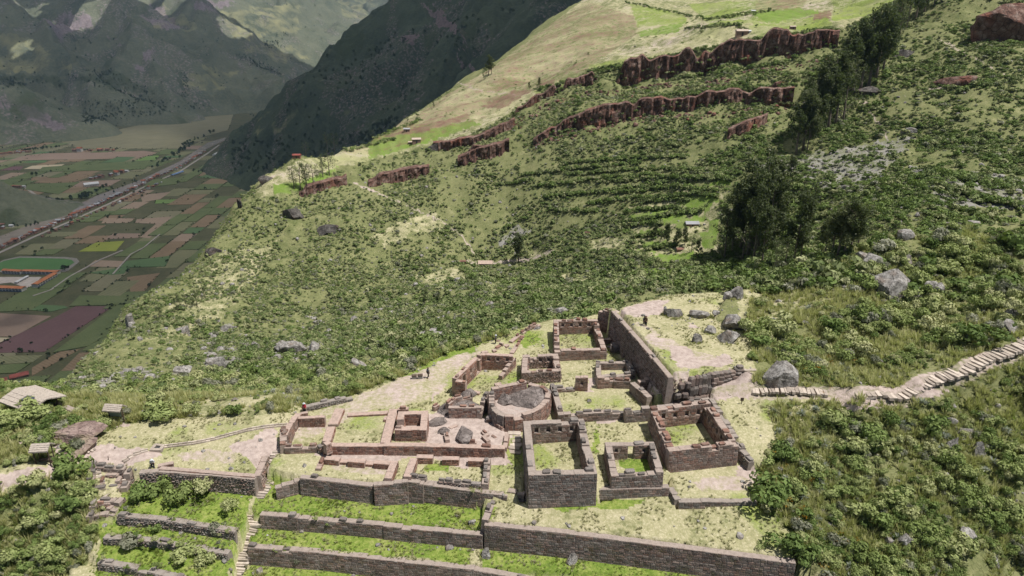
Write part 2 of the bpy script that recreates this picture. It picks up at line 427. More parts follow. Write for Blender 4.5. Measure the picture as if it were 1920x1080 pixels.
for th_ in range(-75, -4, 5):
    r_in = 900 if th_ < -18 else (1250 if th_ < -10 else 1700)
    for r_ in (r_in, r_in * 1.35, r_in * 1.9, 4000): CTRL.append(np.array([r_ * sin(radians(th_)), r_ * cos(radians(th_)), -900.0]))
for th_ in range(0, 76, 10):
    for r_ in (1900, 3500): CTRL.append(np.array([r_ * sin(radians(th_)), r_ * cos(radians(th_)), -500.0 if th_ < 15 else 150.0]))
CTRL = np.array(CTRL)
def _pc(x, y):
    return np.arctan2(x, y), np.log(np.hypot(x, y)) * .55
_a, _b = _pc(CTRL[:, 0], CTRL[:, 1])
_D = np.hypot(_a[:, None] - _a[None], _b[:, None] - _b[None])
_n = len(CTRL)
_A = np.zeros((_n + 1, _n + 1)); _A[:_n, :_n] = _D - np.eye(_n) * 1e-5
_A[:_n, _n] = 1; _A[_n, :_n] = 1
_w = np.linalg.lstsq(_A, np.concatenate([CTRL[:, 2], [0]]), rcond=None)[0]
def base_h(x, y):
    x = np.asarray(x, float); y = np.asarray(y, float); sh = x.shape
    a, b = _pc(x.ravel(), y.ravel()); out = np.empty(a.shape)
    for i in range(0, len(a), 20000):
        s = slice(i, i + 20000)
        d = np.hypot(a[s, None] - _a[None], b[s, None] - _b[None])
        out[s] = d @ _w[:_n] + _w[_n]
    return out.reshape(sh)

# lawns and terraces (photo outline at the level of the ground): the brush keeps off them
LAWN = [(165, 850), (190, 812), (270, 788), (560, 772), (650, 745), (760, 705), (830, 668), (930, 636), (1000, 606), (1040, 598), (1150, 577), (1250, 552), (1372, 544), (1345, 585), (1335, 625), (1395, 650), (1418, 690), (1405, 735),
        (1560, 735), (1600, 768), (1560, 748), (1440, 762), (1435, 830), (1405, 880), (1425, 960), (1490, 1045), (1500, 1100), (420, 1100), (150, 1100), (200, 960), (165, 890), (100, 892), (0, 935), (0, 880), (120, 850)]
PATH = [(1270, 742, 2.9), (1340, 738, 3.4), (1410, 737, 4.0), (1480, 735, 4.6), (1550, 734, 5.2), (1600, 740, 5.5), (1650, 737, 5.9), (1690, 730, 6.4), (1740, 712, 7.0), (1790, 697, 7.8), (1850, 672, 8.8), (1920, 645, 10.0)]
PATHW = [tuple(G(u, v, z)) for u, v, z in PATH] + [tuple(G(2000, 615, 11.5))]
# level ground, low to high: (outline px, z for each corner)
def terrace(pts):
    P = [G(*q[:3]) for q in pts]
    for p_, q in zip(P, pts):
        if len(q) > 3: p_[2] = q[3]
    A = np.array([[p[0], p[1], 1] for p in P]); c = np.linalg.lstsq(A, np.array([p[2] for p in P]), rcond=None)[0]
    return [(p[0], p[1]) for p in P], c
zl = zat
TERR = [terrace(t) for t in (
    [(430, 1090, -6.9), (470, 1030, -6.6), (900, 1060, -6.9), (1560, 1130, -7.4), (1500, 1200, -7.6), (420, 1200, -7.3)],
    [(130, 1062, -5.2), (430, 1030, -5.2), (420, 1120, -5.6), (120, 1120, -5.6)],
    [(150, 1030, -4.4), (440, 1020, -4.4), (432, 1080, -4.7), (340, 1082, -4.7), (185, 1052, -4.6)],
    [(160, 980, -3.5), (450, 985, -3.5), (432, 1036, -3.8), (195, 1004, -3.7)],
    [(225, 900, -2.0), (485, 915, -2.05), (446, 996, -2.7), (222, 964, -2.5)],
    [(465, 975, -4.3), (905, 1005, -4.3), (1490, 1070, -4.4), (1500, 1100, -4.7), (930, 1066, -4.75), (880, 1060, -4.75), (466, 1022, -4.6)],
    [(470, 965, -2.7), (505, 903, -2.05), (760, 930, -2.1), (950, 955, -2.2), (930, 985, -2.6), (905, 997, -2.75), (700, 974, -2.7), (490, 961, -2.7)],
    [(905, 930, -.9), (985, 940, -.85), (1122, 935, -.3), (1255, 915, -.3), (1270, 950, -.4), (1416, 940, -.4), (1480, 1000, -1.4), (1492, 1050, -1.8), (1200, 1010, -1.65), (908, 979, -1.5)],
    [(950, 622, .4), (1035, 600, .6), (1125, 597, .8), (1145, 638, 1.0), (1200, 706, 1.3), (1226, 745, 1.4), (1240, 790, 1.0), (1255, 888, .75), (1246, 880, 2.6, .7), (1146, 886, 2.3, .6), (1122, 884, 3.3, .6), (989, 886, 3.3, .6), (985, 800, .6), (935, 720, .4)],
    [(1330, 742, 3.6), (1365, 795, 3.0), (1392, 840, 2.3), (1410, 868, 1.6), (1440, 866, 1.5), (1452, 800, 2.5), (1440, 765, 3.4)],
    [(1215, 768, 1.1), (1328, 746, 1.4), (1336, 746, 3.6, 1.4), (1366, 795, 3.0, 1.1), (1393, 840, 2.3, .8), (1410, 868, 1.6, .6), (1386, 878, .75), (1254, 891, .75)],
    [(507, 845, .1), (530, 845, .1), (524, 868, -.6), (512, 905, -1.9), (497, 935, -2.4), (478, 935, -2.4), (490, 905, -1.9), (501, 868, -.6)],
    [(846, 712, 2.6, -.1), (894, 662, 2.6, .0), (964, 666, 2.5, .1), (940, 718, .1), (905, 738, .0), (850, 742, -.2)],
    [(927, 762, 2.9, 2.2), (947, 776, 2.9, 2.2), (980, 774, 2.9, 2.2), (1006, 764, 2.9, 2.3), (1024, 748, 2.9, 2.4), (1026, 737, 2.9, 2.4), (1010, 726, 2.9, 2.5), (990, 720, 3.0, 2.5), (924, 735, 2.9, 2.4)],
    [(1162, 577, 6), (1186, 612, 6), (1264, 702, 6), (1300, 697, 6), (1400, 688, 6), (1412, 640, 6), (1340, 600, 6), (1372, 546, 6), (1250, 552, 6)],
    [(1250, 880, .75), (1386, 868, .8), (1425, 890, .4), (1418, 935, -.05), (1271, 936, .0)],
    [(500, 880, -.1), (520, 840, .1), (610, 845, .1), (940, 858, .3), (985, 800, .6), (985, 930, -.4), (950, 931, -.3), (760, 905, 0), (565, 891, 0)],
    [(606, 835, 1.0), (640, 765, .75), (810, 765, .95), (850, 745, .8), (940, 790, 1.0), (955, 845, 1.0), (840, 840, 1.0)],
)]
def full_h(x, y):
    x = np.asarray(x, float); y = np.asarray(y, float)
    z = base_h(x, y)
    u, v, t = proj(x, y, z)
    near = (np.hypot(x, y) < 135)
    lawn = near & inpoly(u, v, LAWN)
    done = np.zeros(x.shape, bool)
    for poly, c in TERR:
        m = inpoly(x, y, poly) & near
        z = np.where(m, c[0] * x + c[1] * y + c[2], z); done |= m
    r = np.hypot(x, y)
    rough = np.where(lawn | done, .06, 1.0)
    amp = np.clip((r - 60) / 120, .35, 1)
    z = z + rough * amp * ((fbm(x / 9, y / 9, 3, 4) - .5) * 3.2 + (fbm(x / 2.6, y / 2.6, 8, 3) - .5) * 1.3)
    z = z + np.where(r > 170, (fbm(x / 60, y / 60, 21, 3) - .5) * 10 * sst(170, 320, r), 0)
    z = z + np.where(r > 150, (ridged(x / 42 + y / 160, y / 75, 23, 3) - .62) * 7.5 * sst(150, 260, r) * sst(720, 560, r), 0)
    return z

# ---- ground colours (what grows where), read off the photograph and fixed to the land
def R(*q): return list(q)
GREEN = [[(505, 905), (930, 950), (908, 996), (470, 962)], [(470, 985), (905, 1012), (880, 1062), (455, 1022)], [(440, 1090), (460, 1048), (900, 1068), (1300, 1100)], [(905, 1030), (1180, 1055), (1480, 1095), (900, 1090)],
         [(190, 975), (445, 1000), (430, 1090), (165, 1090)], [(230, 905), (490, 918), (450, 990), (225, 965)], [(600, 770), (650, 758), (700, 738), (640, 752)], [(740, 715), (850, 655), (930, 632), (920, 645), (800, 695)],
         [(980, 615), (1010, 640), (1000, 650), (975, 640)], [(985, 700), (950, 735), (970, 720)], [(1000, 950), (1080, 935), (1200, 930), (1180, 950), (1050, 962)], [(1160, 860), (1225, 860), (1215, 885), (1165, 885)],
         [(1120, 800), (1130, 850), (1120, 860), (1105, 820)], [(800, 875), (845, 873), (840, 890), (795, 890)], [(150, 870), (180, 870), (160, 960), (140, 900)], [(1195, 640), (1212, 660), (1200, 670)]]
DIRT = [[(590, 780), (720, 720), (850, 672), (900, 650), (900, 668), (850, 705), (820, 745), (740, 765), (620, 790)], [(1180, 600), (1260, 640), (1330, 660), (1370, 680), (1300, 690), (1230, 650)], [(620, 866), (740, 868), (730, 890), (640, 880)], [(1300, 900), (1410, 885), (1400, 915), (1330, 920)], [(330, 850), (440, 846), (430, 872), (340, 870)], [(540, 800), (640, 770), (700, 745), (800, 695), (860, 670), (850, 690), (790, 735), (700, 760), (620, 800)], [(530, 810), (600, 790), (590, 835), (530, 830)], [(420, 835), (520, 800), (525, 845), (490, 885), (440, 850)], [(170, 835), (260, 835), (300, 850), (230, 870), (160, 870)],
        [(0, 895), (90, 865), (165, 868), (130, 885), (0, 920)], [(70, 765), (105, 770), (165, 815), (190, 850), (150, 845), (100, 800)], [(600, 845), (950, 852), (960, 875), (870, 872), (780, 860), (600, 866)], [(1155, 578), (1250, 558), (1235, 590), (1200, 600)],
        [(1245, 645), (1290, 645), (1300, 672), (1380, 668), (1370, 690), (1270, 690)], [(1240, 735), (1290, 705), (1400, 690), (1420, 735), (1560, 728), (1620, 750), (1600, 772), (1560, 745), (1400, 748), (1290, 745)], [(1100, 785), (1200, 775), (1210, 785), (1110, 800)],
        [(600, 755), (560, 790), (545, 800)], [(1565, 740), (1680, 725), (1800, 730), (1640, 768), (1590, 765)], [(0, 790), (60, 785), (130, 800), (180, 830), (150, 850), (100, 845), (0, 805)], [(205, 795), (240, 793), (235, 803), (205, 805)], [(1195, 660), (1240, 740), (1225, 745), (1190, 690)],
        [(730, 800), (850, 760), (940, 790), (955, 850), (800, 835)], [(1110, 700), (1122, 730), (1100, 735)], [(810, 745), (830, 735), (800, 760)], [(1280, 600), (1310, 612), (1290, 618)], [(1460, 905), (1400, 875), (1380, 890), (1420, 900)]]
DRYEXTRA = [[(200, 770), (560, 735), (580, 770), (280, 790)], [(1390, 545), (1520, 490), (1640, 470), (1600, 560), (1450, 620), (1380, 600)], [(1400, 760), (1560, 750), (1500, 830), (1430, 830)]]
ROCKY = [[(930, 450), (970, 420), (1000, 430), (960, 460), (925, 465)], [(1400, 310), (1720, 250), (1650, 340), (1580, 360)], [(1700, 310), (1920, 330), (1920, 390), (1760, 390)], [(380, 660), (460, 650), (430, 690), (390, 690)], [(520, 640), (620, 640), (590, 670), (500, 680)], [(160, 720), (240, 690), (330, 700), (200, 745)],
         [(770, 625), (860, 618), (900, 632), (780, 636)], [(380, 640), (430, 600), (450, 620)]]
CROP = [[(1170, 405), (1250, 388), (1290, 392), (1280, 400), (1190, 416)], [(1290, 374), (1345, 362), (1350, 376), (1300, 388)], [(1200, 456), (1260, 447), (1255, 462), (1215, 468)], [(1325, 412), (1350, 405), (1345, 440), (1328, 440)], [(1270, 500), (1325, 494), (1328, 508), (1275, 512)], [(1195, 432), (1240, 426), (1238, 440), (1200, 444)], [(1265, 420), (1320, 400), (1325, 410), (1275, 436)], [(1462, 398), (1482, 392), (1490, 440), (1468, 446)], [(512, 345), (560, 340), (640, 310), (620, 330), (560, 360), (515, 368)], [(690, 262), (740, 255), (880, 225), (905, 232), (800, 268), (690, 300)], [(1180, 418), (1230, 400), (1280, 395), (1300, 415), (1220, 425)], [(1260, 370), (1340, 360), (1335, 395), (1290, 400)], [(1230, 478), (1300, 470), (1310, 490), (1240, 495)],
        [(1190, 468), (1235, 462), (1230, 476)], [(1190, 60), (1290, 40), (1270, 62), (1200, 70)], [(1400, 20), (1500, 15), (1560, 25), (1440, 45)], [(1300, 350), (1370, 330), (1370, 350)], [(1190, 500), (1300, 505), (1310, 520), (1220, 520)], [(1310, 435), (1350, 430), (1345, 460), (1315, 470)]]
PLOUGH = [[(900, 200), (960, 170), (1000, 168), (940, 205)], [(1520, 25), (1560, 20), (1555, 36), (1525, 38)], [(1010, 158), (1040, 148), (1030, 165)], [(700, 262), (770, 240), (880, 212), (880, 220), (800, 245)]]
FIELDS = [(560, 300), (640, 283), (780, 212), (920, 128), (1100, -5), (1180, -80), (1700, -80), (1680, 0), (1570, 60), (1400, 84), (1250, 112), (1100, 140), (1030, 172), (960, 212), (880, 255), (700, 300), (640, 312), (520, 370), (505, 330)]
PLOTS = [([(640, 285), (780, 215), (1000, 65), (1100, 0), (1190, 30), (1200, 60), (1100, 130), (1000, 170), (880, 240), (700, 290)], 1, .42), ([(800, 235), (960, 150), (1000, 160), (880, 235)], 1, .62), ([(1000, 140), (1120, 60), (1180, 70), (1080, 135)], 1, .58), ([(1290, 8), (1400, 0), (1500, 0), (1480, 38), (1330, 50)], 0, .62), ([(1400, 48), (1550, 30), (1565, 52), (1420, 72)], 0, .6),
         ([(1180, 5), (1285, 28), (1290, 45), (1195, 50)], 0, .66), ([(1420, 0), (1520, -5), (1500, 18), (1410, 25)], 1, .45), ([(1560, 0), (1680, -5), (1660, 25), (1560, 40)], 0, .6), ([(690, 262), (780, 225), (800, 235), (700, 290)], 0, .55), ([(1100, 122), (1250, 95), (1270, 104), (1110, 138)], 0, .5), ([(620, 292), (690, 276), (690, 292), (640, 305)], 2, .9), ([(1230, 20), (1300, 40), (1260, 75), (1190, 60)], 2, .9), ([(1000, 172), (1090, 140), (1100, 146), (1010, 190)], 0, .6), ([(540, 305), (600, 300), (640, 312), (560, 335)], 0, .45)]
MEADOW = [[(1180, 392), (1300, 352), (1350, 350), (1350, 470), (1250, 492), (1190, 478)], [(770, 520), (860, 500), (880, 520), (800, 535)], [(1050, 515), (1110, 513), (1100, 530), (1050, 530)], [(640, 570), (700, 560), (690, 580)], [(690, 440), (800, 400), (840, 420), (720, 460)], [(980, 470), (1060, 468), (1000, 482)],
          [(470, 350), (520, 320), (560, 330), (500, 380)], [(740, 600), (760, 605), (745, 615)], [(1100, 450), (1180, 440), (1170, 470), (1110, 470)], [(910, 530), (940, 525), (925, 560)]]
TRAILS = [([(660, 340), (760, 385), (830, 415), (870, 445), (888, 475)], 2.2), ([(1620, 195), (1650, 235), (1670, 265)], 2.5), ([(1760, 75), (1830, 110), (1890, 145)], 2.5), ([(1600, 195), (1700, 178), (1790, 160)], 1.8), ([(860, 155), (900, 170), (980, 180)], 1.5), ([(870, 490), (910, 493), (990, 488), (1040, 470)], 4)]
def paint(x, y, z):
    u, v, t = proj(x, y, z)
    n = len(x); r = np.hypot(x, y)
    m1 = np.zeros((n, 3)); m2 = np.zeros((n, 3))
    j1 = (fbm(x / 3, y / 3, 40, 4) - .5); j2 = (fbm(x / 3, y / 3, 50, 4) - .5)
    js = np.where(r < 140, 24, np.where(r < 300, 18, 14))
    uu, vv = u + j1 * js * 2, v + j2 * js
    near = r < 135
    lawn = near & inpoly(u, v, LAWN)
    for poly, c in TERR: lawn |= near & inpoly(x, y, poly)
    m1[lawn, 2] = .85 + (fbm(x / 5, y / 5, 60, 4)[lawn] - .5) * .3
    gn = fbm(x / 7, y / 7, 61, 4)
    m1[lawn, 0] = sst(.5, .75, gn[lawn]) * .55
    for p in GREEN: m1[near & inpoly(uu, vv, p), 0] = .95
    for i_, p in enumerate(DIRT): m1[near & inpoly(uu, vv, p), 1] = .9 if i_ > 6 else .53
    for p in DRYEXTRA: m1[near & inpoly(uu, vv, p), 2] = .62
    pd = segdist(x, y, [(p[0], p[1]) for p in PATHW])
    m1[near & (pd < 1.25), 1] = .62
    m2[near & inpoly(x, y, TERR[-5][0]), 0] = .3; m1[near & inpoly(x, y, TERR[-5][0]), 1] = .8
    far = r > 140
    for p in ROCKY: m2[far & inpoly(uu, vv, p), 0] = .55
    fld = far & inpoly(u, v, FIELDS)
    m1[fld, 2] = .55 + (fbm(x[fld] / 40, y[fld] / 40, 62, 4) - .5) * .7
    m1[fld, 1] = .24 + (fbm(x[fld] / 55, y[fld] / 25, 63, 4) - .5) * .9
    m1[fld, 0] = .22 + (fbm(x[fld] / 45, y[fld] / 45, 64, 4) - .5) * .9
    for poly, k, val in PLOTS:
        mm = fld & inpoly(u + j1 * 7, v + j2 * 5, poly); m1[mm, k] = (val * .72 if k == 1 else val) + (fbm(x[mm] / 14, y[mm] / 14, 66, 4) - .5) * .5
        if k == 1: m2[mm, 2] = .40 + (fbm(x[mm] / 22, y[mm] / 9, 67, 4) - .5) * .55; m1[mm, 1] = .2; m1[mm, 0] *= .5
    for p in MEADOW: m1[far & inpoly(u + j1 * 60, v + j2 * 34, p), 2] = .56
    m1[far & inpoly(uu, vv, [(270, 620), (420, 470), (540, 450), (420, 590), (300, 650)]), 2] = .45
    for p in CROP: m2[far & inpoly(u + j1 * 14, v + j2 * 9, p), 1] = .66
    for p in PLOUGH: m2[far & inpoly(u + j1 * 12, v + j2 * 8, p), 2] = .62
    for pts, w in TRAILS: m1[far & (segdist(u + j1 * 8, v + j2 * 8, pts) < w), 1] = .62
    return m1, m2
def grid_faces(nu, nv, keep=None):
    i, j = np.meshgrid(np.arange(nu - 1), np.arange(nv - 1), indexing='ij')
    a = (i * nv + j).ravel()
    f = np.stack([a, a + nv, a + nv + 1, a + 1], 1)
    return f if keep is None else f[keep]
RECT = (-72, 66, 46, 128)
# far part of the hillside: rings round the look-out, finer towards it
nth, nr = 720, 600
th = np.radians(np.linspace(-56, 56, nth)); rr = np.exp(np.linspace(math.log(40), math.log(1900), nr))
TT, RR = np.meshgrid(th, rr, indexing='ij')
X, Y = (RR * np.sin(TT)).ravel(), (RR * np.cos(TT)).ravel()
Z = full_h(X, Y)
inr = (X > RECT[0] + .3) & (X < RECT[1] - .3) & (Y > RECT[2] + .3) & (Y < RECT[3] - .3)
Z2 = np.where(inr, Z - .4, Z)
fc = grid_faces(nth, nr)
deep = (X > RECT[0] + 2.5) & (X < RECT[1] - 2.5) & (Y > RECT[2] + 2.5) & (Y < RECT[3] - 2.5)
keep = ~deep[fc].any(axis=1) & ~(Z[fc] < -520).all(axis=1)
m1, m2 = paint(X, Y, Z)
me = mesh('hillside', np.stack([X, Y, Z2], 1), fc[keep][:, ::-1], M['ground'], True)
vcol(me, 'mask', m1); vcol(me, 'mask2', m2)
tag(obj('hillside', me), kind='structure')
# ground of the spur with the ruins
xs = np.arange(RECT[0], RECT[1], .33); ys = np.arange(RECT[2], RECT[3], .33)
XX, YY = np.meshgrid(xs, ys, indexing='ij')
X, Y = XX.ravel(), YY.ravel(); Z = full_h(X, Y)
m1, m2 = paint(X, Y, Z)
me = mesh('spur_ground', np.stack([X, Y, Z], 1), grid_faces(len(xs), len(ys))[:, ::-1], M['ground'], True)
me.flip_normals() if False else None
vcol(me, 'mask', m1); vcol(me, 'mask2', m2)
tag(obj('ground', me), kind='structure')
def hz(x, y): return float(full_h(np.array([float(x)]), np.array([float(y)]))[0])
def ground_at(u, v, t0=40, t1=1500):
    """first point of the hillside met by the sight line through a photo pixel"""
    ts = np.exp(np.linspace(math.log(t0), math.log(t1), 700)); d = ray(u, v)
    zz = full_h(d[0] * ts, d[1] * ts); hit = (CAMZ + d[2] * ts) < zz
    i = int(np.argmax(hit)) if hit.any() else -1
    return np.array([0, 0, CAMZ]) + d * ts[i]
def grounds(pts):
    return [ground_at(u, v) for u, v in pts]
# ------------------------------------------------------------------ the valley far below
VZ = -430.0
rng = random.Random(5)
def field_mat(name, c0, c1, furrow=0.0):
    m, n, b = newmat(name, .95, .1); q = NB(n)
    f, g = q.noise(.02, 5), q.noise(.25, 4)
    k = q.math('ADD', q.math('MULTIPLY', f, .55), q.math('MULTIPLY', g, .45))
    if furrow:
        mp = q.node('ShaderNodeMapping'); mp.inputs['Rotation'].default_value = (0, 0, furrow); q.ln(q.pos(), mp.inputs[0])
        wv = q.node('ShaderNodeTexWave'); wv.inputs['Scale'].default_value = .055; wv.inputs['Distortion'].default_value = 1.2
        q.ln(mp.outputs[0], wv.inputs[0]); k = q.math('ADD', q.math('MULTIPLY', k, .8), q.math('MULTIPLY', wv.outputs['Fac'], .2))
    q.ln(q.ramp(k, [(.3, c0), (.7, c1)]), b.inputs['Base Color']); return m
FM = {
    'corn': field_mat('maize_field', (0.073, 0.101, 0.042), (0.148, 0.169, 0.075), .6), 'olive': field_mat('olive_field', (0.119, 0.128, 0.067), (0.207, 0.196, 0.111), 2.1),
    'green': field_mat('green_field', (0.067, 0.115, 0.052), (0.114, 0.169, 0.075), .6), 'bright': field_mat('bright_green_field', (0.114, 0.189, 0.059), (0.174, 0.250, 0.082)),
    'tan': field_mat('bare_tan_field', (0.226, 0.170, 0.123), (0.298, 0.225, 0.167), 2.1), 'pink': field_mat('bare_pink_field', (0.196, 0.140, 0.106), (0.278, 0.205, 0.158), .6),
    'purple': field_mat('ploughed_dark_field', (0.108, 0.062, 0.062), (0.154, 0.092, 0.092), .6), 'brown': field_mat('brown_field', (0.159, 0.115, 0.071), (0.243, 0.176, 0.113), 2.1),
    'dry': field_mat('dry_valley_grass', (0.148, 0.140, 0.083), (0.217, 0.200, 0.126)), 'lime': field_mat('yellow_green_field', (0.188, 0.220, 0.039), (0.267, 0.290, 0.066)),
    'pitch': field_mat('mown_pitch', (0.064, 0.140, 0.050), (0.094, 0.180, 0.066)), 'pale': field_mat('pale_straw_field', (0.356, 0.300, 0.198), (0.445, 0.380, 0.275)),
}
M['valley'] = field_mat('valley_soil', (.05, .06, .028), (.125, .115, .065))
gx = np.linspace(-5200, 3000, 60); gy = np.linspace(200, 9500, 60)
XX, YY = np.meshgrid(gx, gy, indexing='ij')
me = mesh('valley_floor', np.stack([XX.ravel(), YY.ravel(), np.full(XX.size, VZ)], 1), grid_faces(60, 60)[:, ::-1], M['valley'])
tag(obj('valley_floor', me), kind='structure')
def slab(name, poly, h, mat, lift=0.02, z=VZ):
    n = len(poly); V = [(p[0], p[1], z + lift) for p in poly] + [(p[0], p[1], z + h) for p in poly]
    a = sum(poly[i][0] * poly[(i + 1) % n][1] - poly[(i + 1) % n][0] * poly[i][1] for i in range(n))
    if a < 0: V = V[:n][::-1] + V[n:][::-1]
    Fs = [list(range(n, 2 * n))] + [[i, (i + 1) % n, n + (i + 1) % n, n + i] for i in range(n)]
    me = mesh(name, V, Fs, mat)
    return tag(obj(name, me), kind='structure')
def vp(pts, z=VZ): return [tuple(G(u, v, z)[:2]) for u, v in pts]
HAND = [
    ('purple', [(104, 595), (143, 574), (211, 575), (83, 660), (-5, 662), (-5, 645)]), ('pink', [(-8, 587), (96, 593), (26, 632), (-8, 631)]), ('pale', [(-8, 633), (22, 634), (0, 645), (-8, 645)]),
    ('tan', [(179, 488), (235, 490), (223, 501), (163, 500)]), ('tan', [(197, 409), (254, 410), (241, 418), (190, 419)]), ('tan', [(257, 411), (323, 406), (280, 447), (262, 445), (293, 420), (253, 418)]),
    ('pink', [(213, 438), (264, 438), (260, 446), (194, 449)]), ('bright', [(293, 375), (353, 373), (347, 380), (290, 382)]), ('tan', [(263, 366), (320, 360), (300, 374), (267, 379)]),
    ('lime', [(180, 455), (233, 452), (217, 471), (147, 472)]), ('olive', [(93, 435), (147, 435), (133, 443), (83, 445)]), ('olive', [(60, 457), (107, 457), (67, 478), (27, 477)]),
    ('dry', [(114, 266), (259, 235), (440, 212), (428, 244), (363, 261), (337, 279), (150, 279)]), ('pink', [(8, 296), (78, 288), (270, 283), (300, 287), (260, 297), (150, 299), (8, 301)]), ('corn', [(80, 314), (290, 300), (270, 318), (70, 323)]),
    ('green', [(42, 302), (88, 301), (85, 305), (38, 306)]), ('pale', [(60, 311), (121, 308), (104, 317), (45, 317)]), ('purple', [(-5, 313), (44, 312), (38, 319), (-5, 320)]), ('brown', [(60, 333), (180, 327), (130, 345), (55, 342)]),
    ('pink', [(150, 340), (228, 337), (205, 349), (120, 351)]), ('corn', [(52, 346), (150, 342), (110, 365), (48, 356)]), ('bright', [(270, 294), (300, 291), (290, 302), (250, 303)]), ('brown', [(384, 320), (480, 312), (470, 328), (372, 330)]),
    ('corn', [(285, 337), (345, 333), (330, 346), (270, 352)]), ('green', [(410, 320), (470, 330), (420, 336), (370, 333)]), ('brown', [(238, 520), (300, 512), (262, 556), (246, 552)]), ('brown', [(60, 690), (110, 660), (150, 655), (60, 705)]),
    ('green', [(165, 512), (245, 500), (232, 514), (210, 516)]), ('green', [(237, 490), (320, 480), (310, 500), (225, 502)]), ('corn', [(110, 513), (165, 512), (120, 540), (72, 543)]), ('green', [(37, 572), (75, 572), (120, 574), (128, 577), (95, 585), (30, 580)]),
    ('corn', [(130, 575), (150, 555), (240, 556), (235, 572)]), ('corn', [(215, 577), (262, 556), (255, 600), (165, 650), (100, 662)]), ('olive', [(-5, 668), (80, 666), (60, 680), (-5, 684)]), ('corn', [(-5, 686), (58, 682), (30, 700), (-5, 702)])]
for key, pts in HAND:
    slab('crop_field', vp(pts), {'corn': 1.6, 'green': .9}.get(key, .5), FM[key])
r0, r1 = G(0, 474, VZ), G(395, 284, VZ)
rd = (r1 - r0)[:2]; RL = np.linalg.norm(rd); rd /= RL; rp = np.array([rd[1], -rd[0]])
HP = [[vp([q])[0] for q in pts] for _, pts in HAND]
BANKL = [(-60, 470), (0, 444), (104, 404), (181, 368), (259, 340), (337, 303), (389, 268), (423, 258)]
BANKR = [(-60, 487), (0, 460), (104, 416), (181, 380), (259, 349), (337, 311), (389, 279), (423, 263)]
ROAD = [(-60, 502), (0, 474), (65, 444), (130, 416.5), (207, 381.5), (285, 344), (337, 322), (389, 288), (411, 272)]
river_poly = vp(BANKL) + vp(BANKR)[::-1]
for side in (1, -1):
    b = 16 if side > 0 else 75
    while b < (1250 if side > 0 else 1500):
        w = rng.uniform(36, 90); a = -750
        while a < RL * 1.25:
            l = rng.uniform(50, 170)
            c = r0[:2] + rd * (a + l / 2) + rp * side * (b + w / 2)
            u, v, t = proj(c[0], c[1], VZ)
            ok = -120 < u < 560 and v < 760 and c[1] > 500
            q = np.array([[c[0], c[1]]])
            ok = ok and not any(inpoly(q[:, 0], q[:, 1], h)[0] for h in HP) and not inpoly(q[:, 0], q[:, 1], river_poly)[0]
            if side > 0 and -160 < u < 135 and 486 < v < 556: ok = False
            if ok and rng.random() < .9:
                key = rng.choices(['corn', 'olive', 'green', 'brown', 'tan', 'dry', 'bright', 'pink'], [10, 7, 2.2, 7, 1.2, 3, .3, 1.0])[0]
                cs = []
                for sa, sb in ((-1, -1), (1, -1), (1, 1), (-1, 1)):
                    p = c + rd * sa * (l / 2 - 1.5) + rp * side * sb * (w / 2 - 1.5) + np.array([rng.uniform(-3, 3), rng.uniform(-3, 3)])
                    cs.append(tuple(p))
                slab('crop_field', cs, rng.uniform(.3, 1.2) if key not in ('corn',) else rng.uniform(1.2, 2), FM[key], .01, VZ - .45)
            a += l
        b += w
m, n, b_ = newmat('river_water', .22, .5); q = NB(n)
q.ln(q.ramp(q.noise(.03, 4), [(.3, (.20, .165, .14)), (.7, (.27, .225, .195))]), b_.inputs['Base Color']); q.bump(q.noise(.4, 3), .3, .25, b_)
slab('river', river_poly, 1.6, m)
def ribbon(name, pts, w, h, mat, z=VZ):
    P = [np.array(p) for p in vp(pts, z)]; L, Rr = [], []
    for i, p in enumerate(P):
        d = P[min(i + 1, len(P) - 1)] - P[max(i - 1, 0)]; d /= np.linalg.norm(d); k = np.array([-d[1], d[0]])
        L.append(tuple(p + k * w / 2)); Rr.append(tuple(p - k * w / 2))
    return slab(name, L + Rr[::-1], h, mat, .02, z)
M['vroad'] = plain('pale_road', (.30, .27, .24), .9, .15, .1)
ribbon('road', ROAD, 8.5, 1.3, M['vroad'])
ribbon('track', [(48, 352), (75, 372), (97, 390)], 8, 1.0, M['vroad'])
ribbon('track', [(230, 470), (188, 488), (130, 520), (95, 545), (62, 556)], 4, 1.9, M['vroad'])
ribbon('track', [(300, 440), (270, 465), (245, 478), (212, 515)], 3.5, 2.1, M['vroad'])
# football pitch with running track
P0 = [(-14, 500), (8, 490), (38, 484), (120, 486), (134, 488), (140, 493), (118, 506), (-14, 508)]
slab('running_track', vp([(-16, 503), (6, 488), (36, 481.5), (125, 482.5), (144, 485), (149, 491), (128, 508), (120, 510), (-16, 511)]), .9, plain('track_grit', (.20, .185, .165), .95, .2, .2))
slab('football_pitch', vp(P0), 1.4, FM['pitch'])
slab('school_yard', vp([(-20, 520), (45, 520), (78, 520), (60, 540), (48, 540), (20, 530), (-20, 535)]), .9, plain('concrete_yard', (.42, .37, .33), .9, .15, .1))

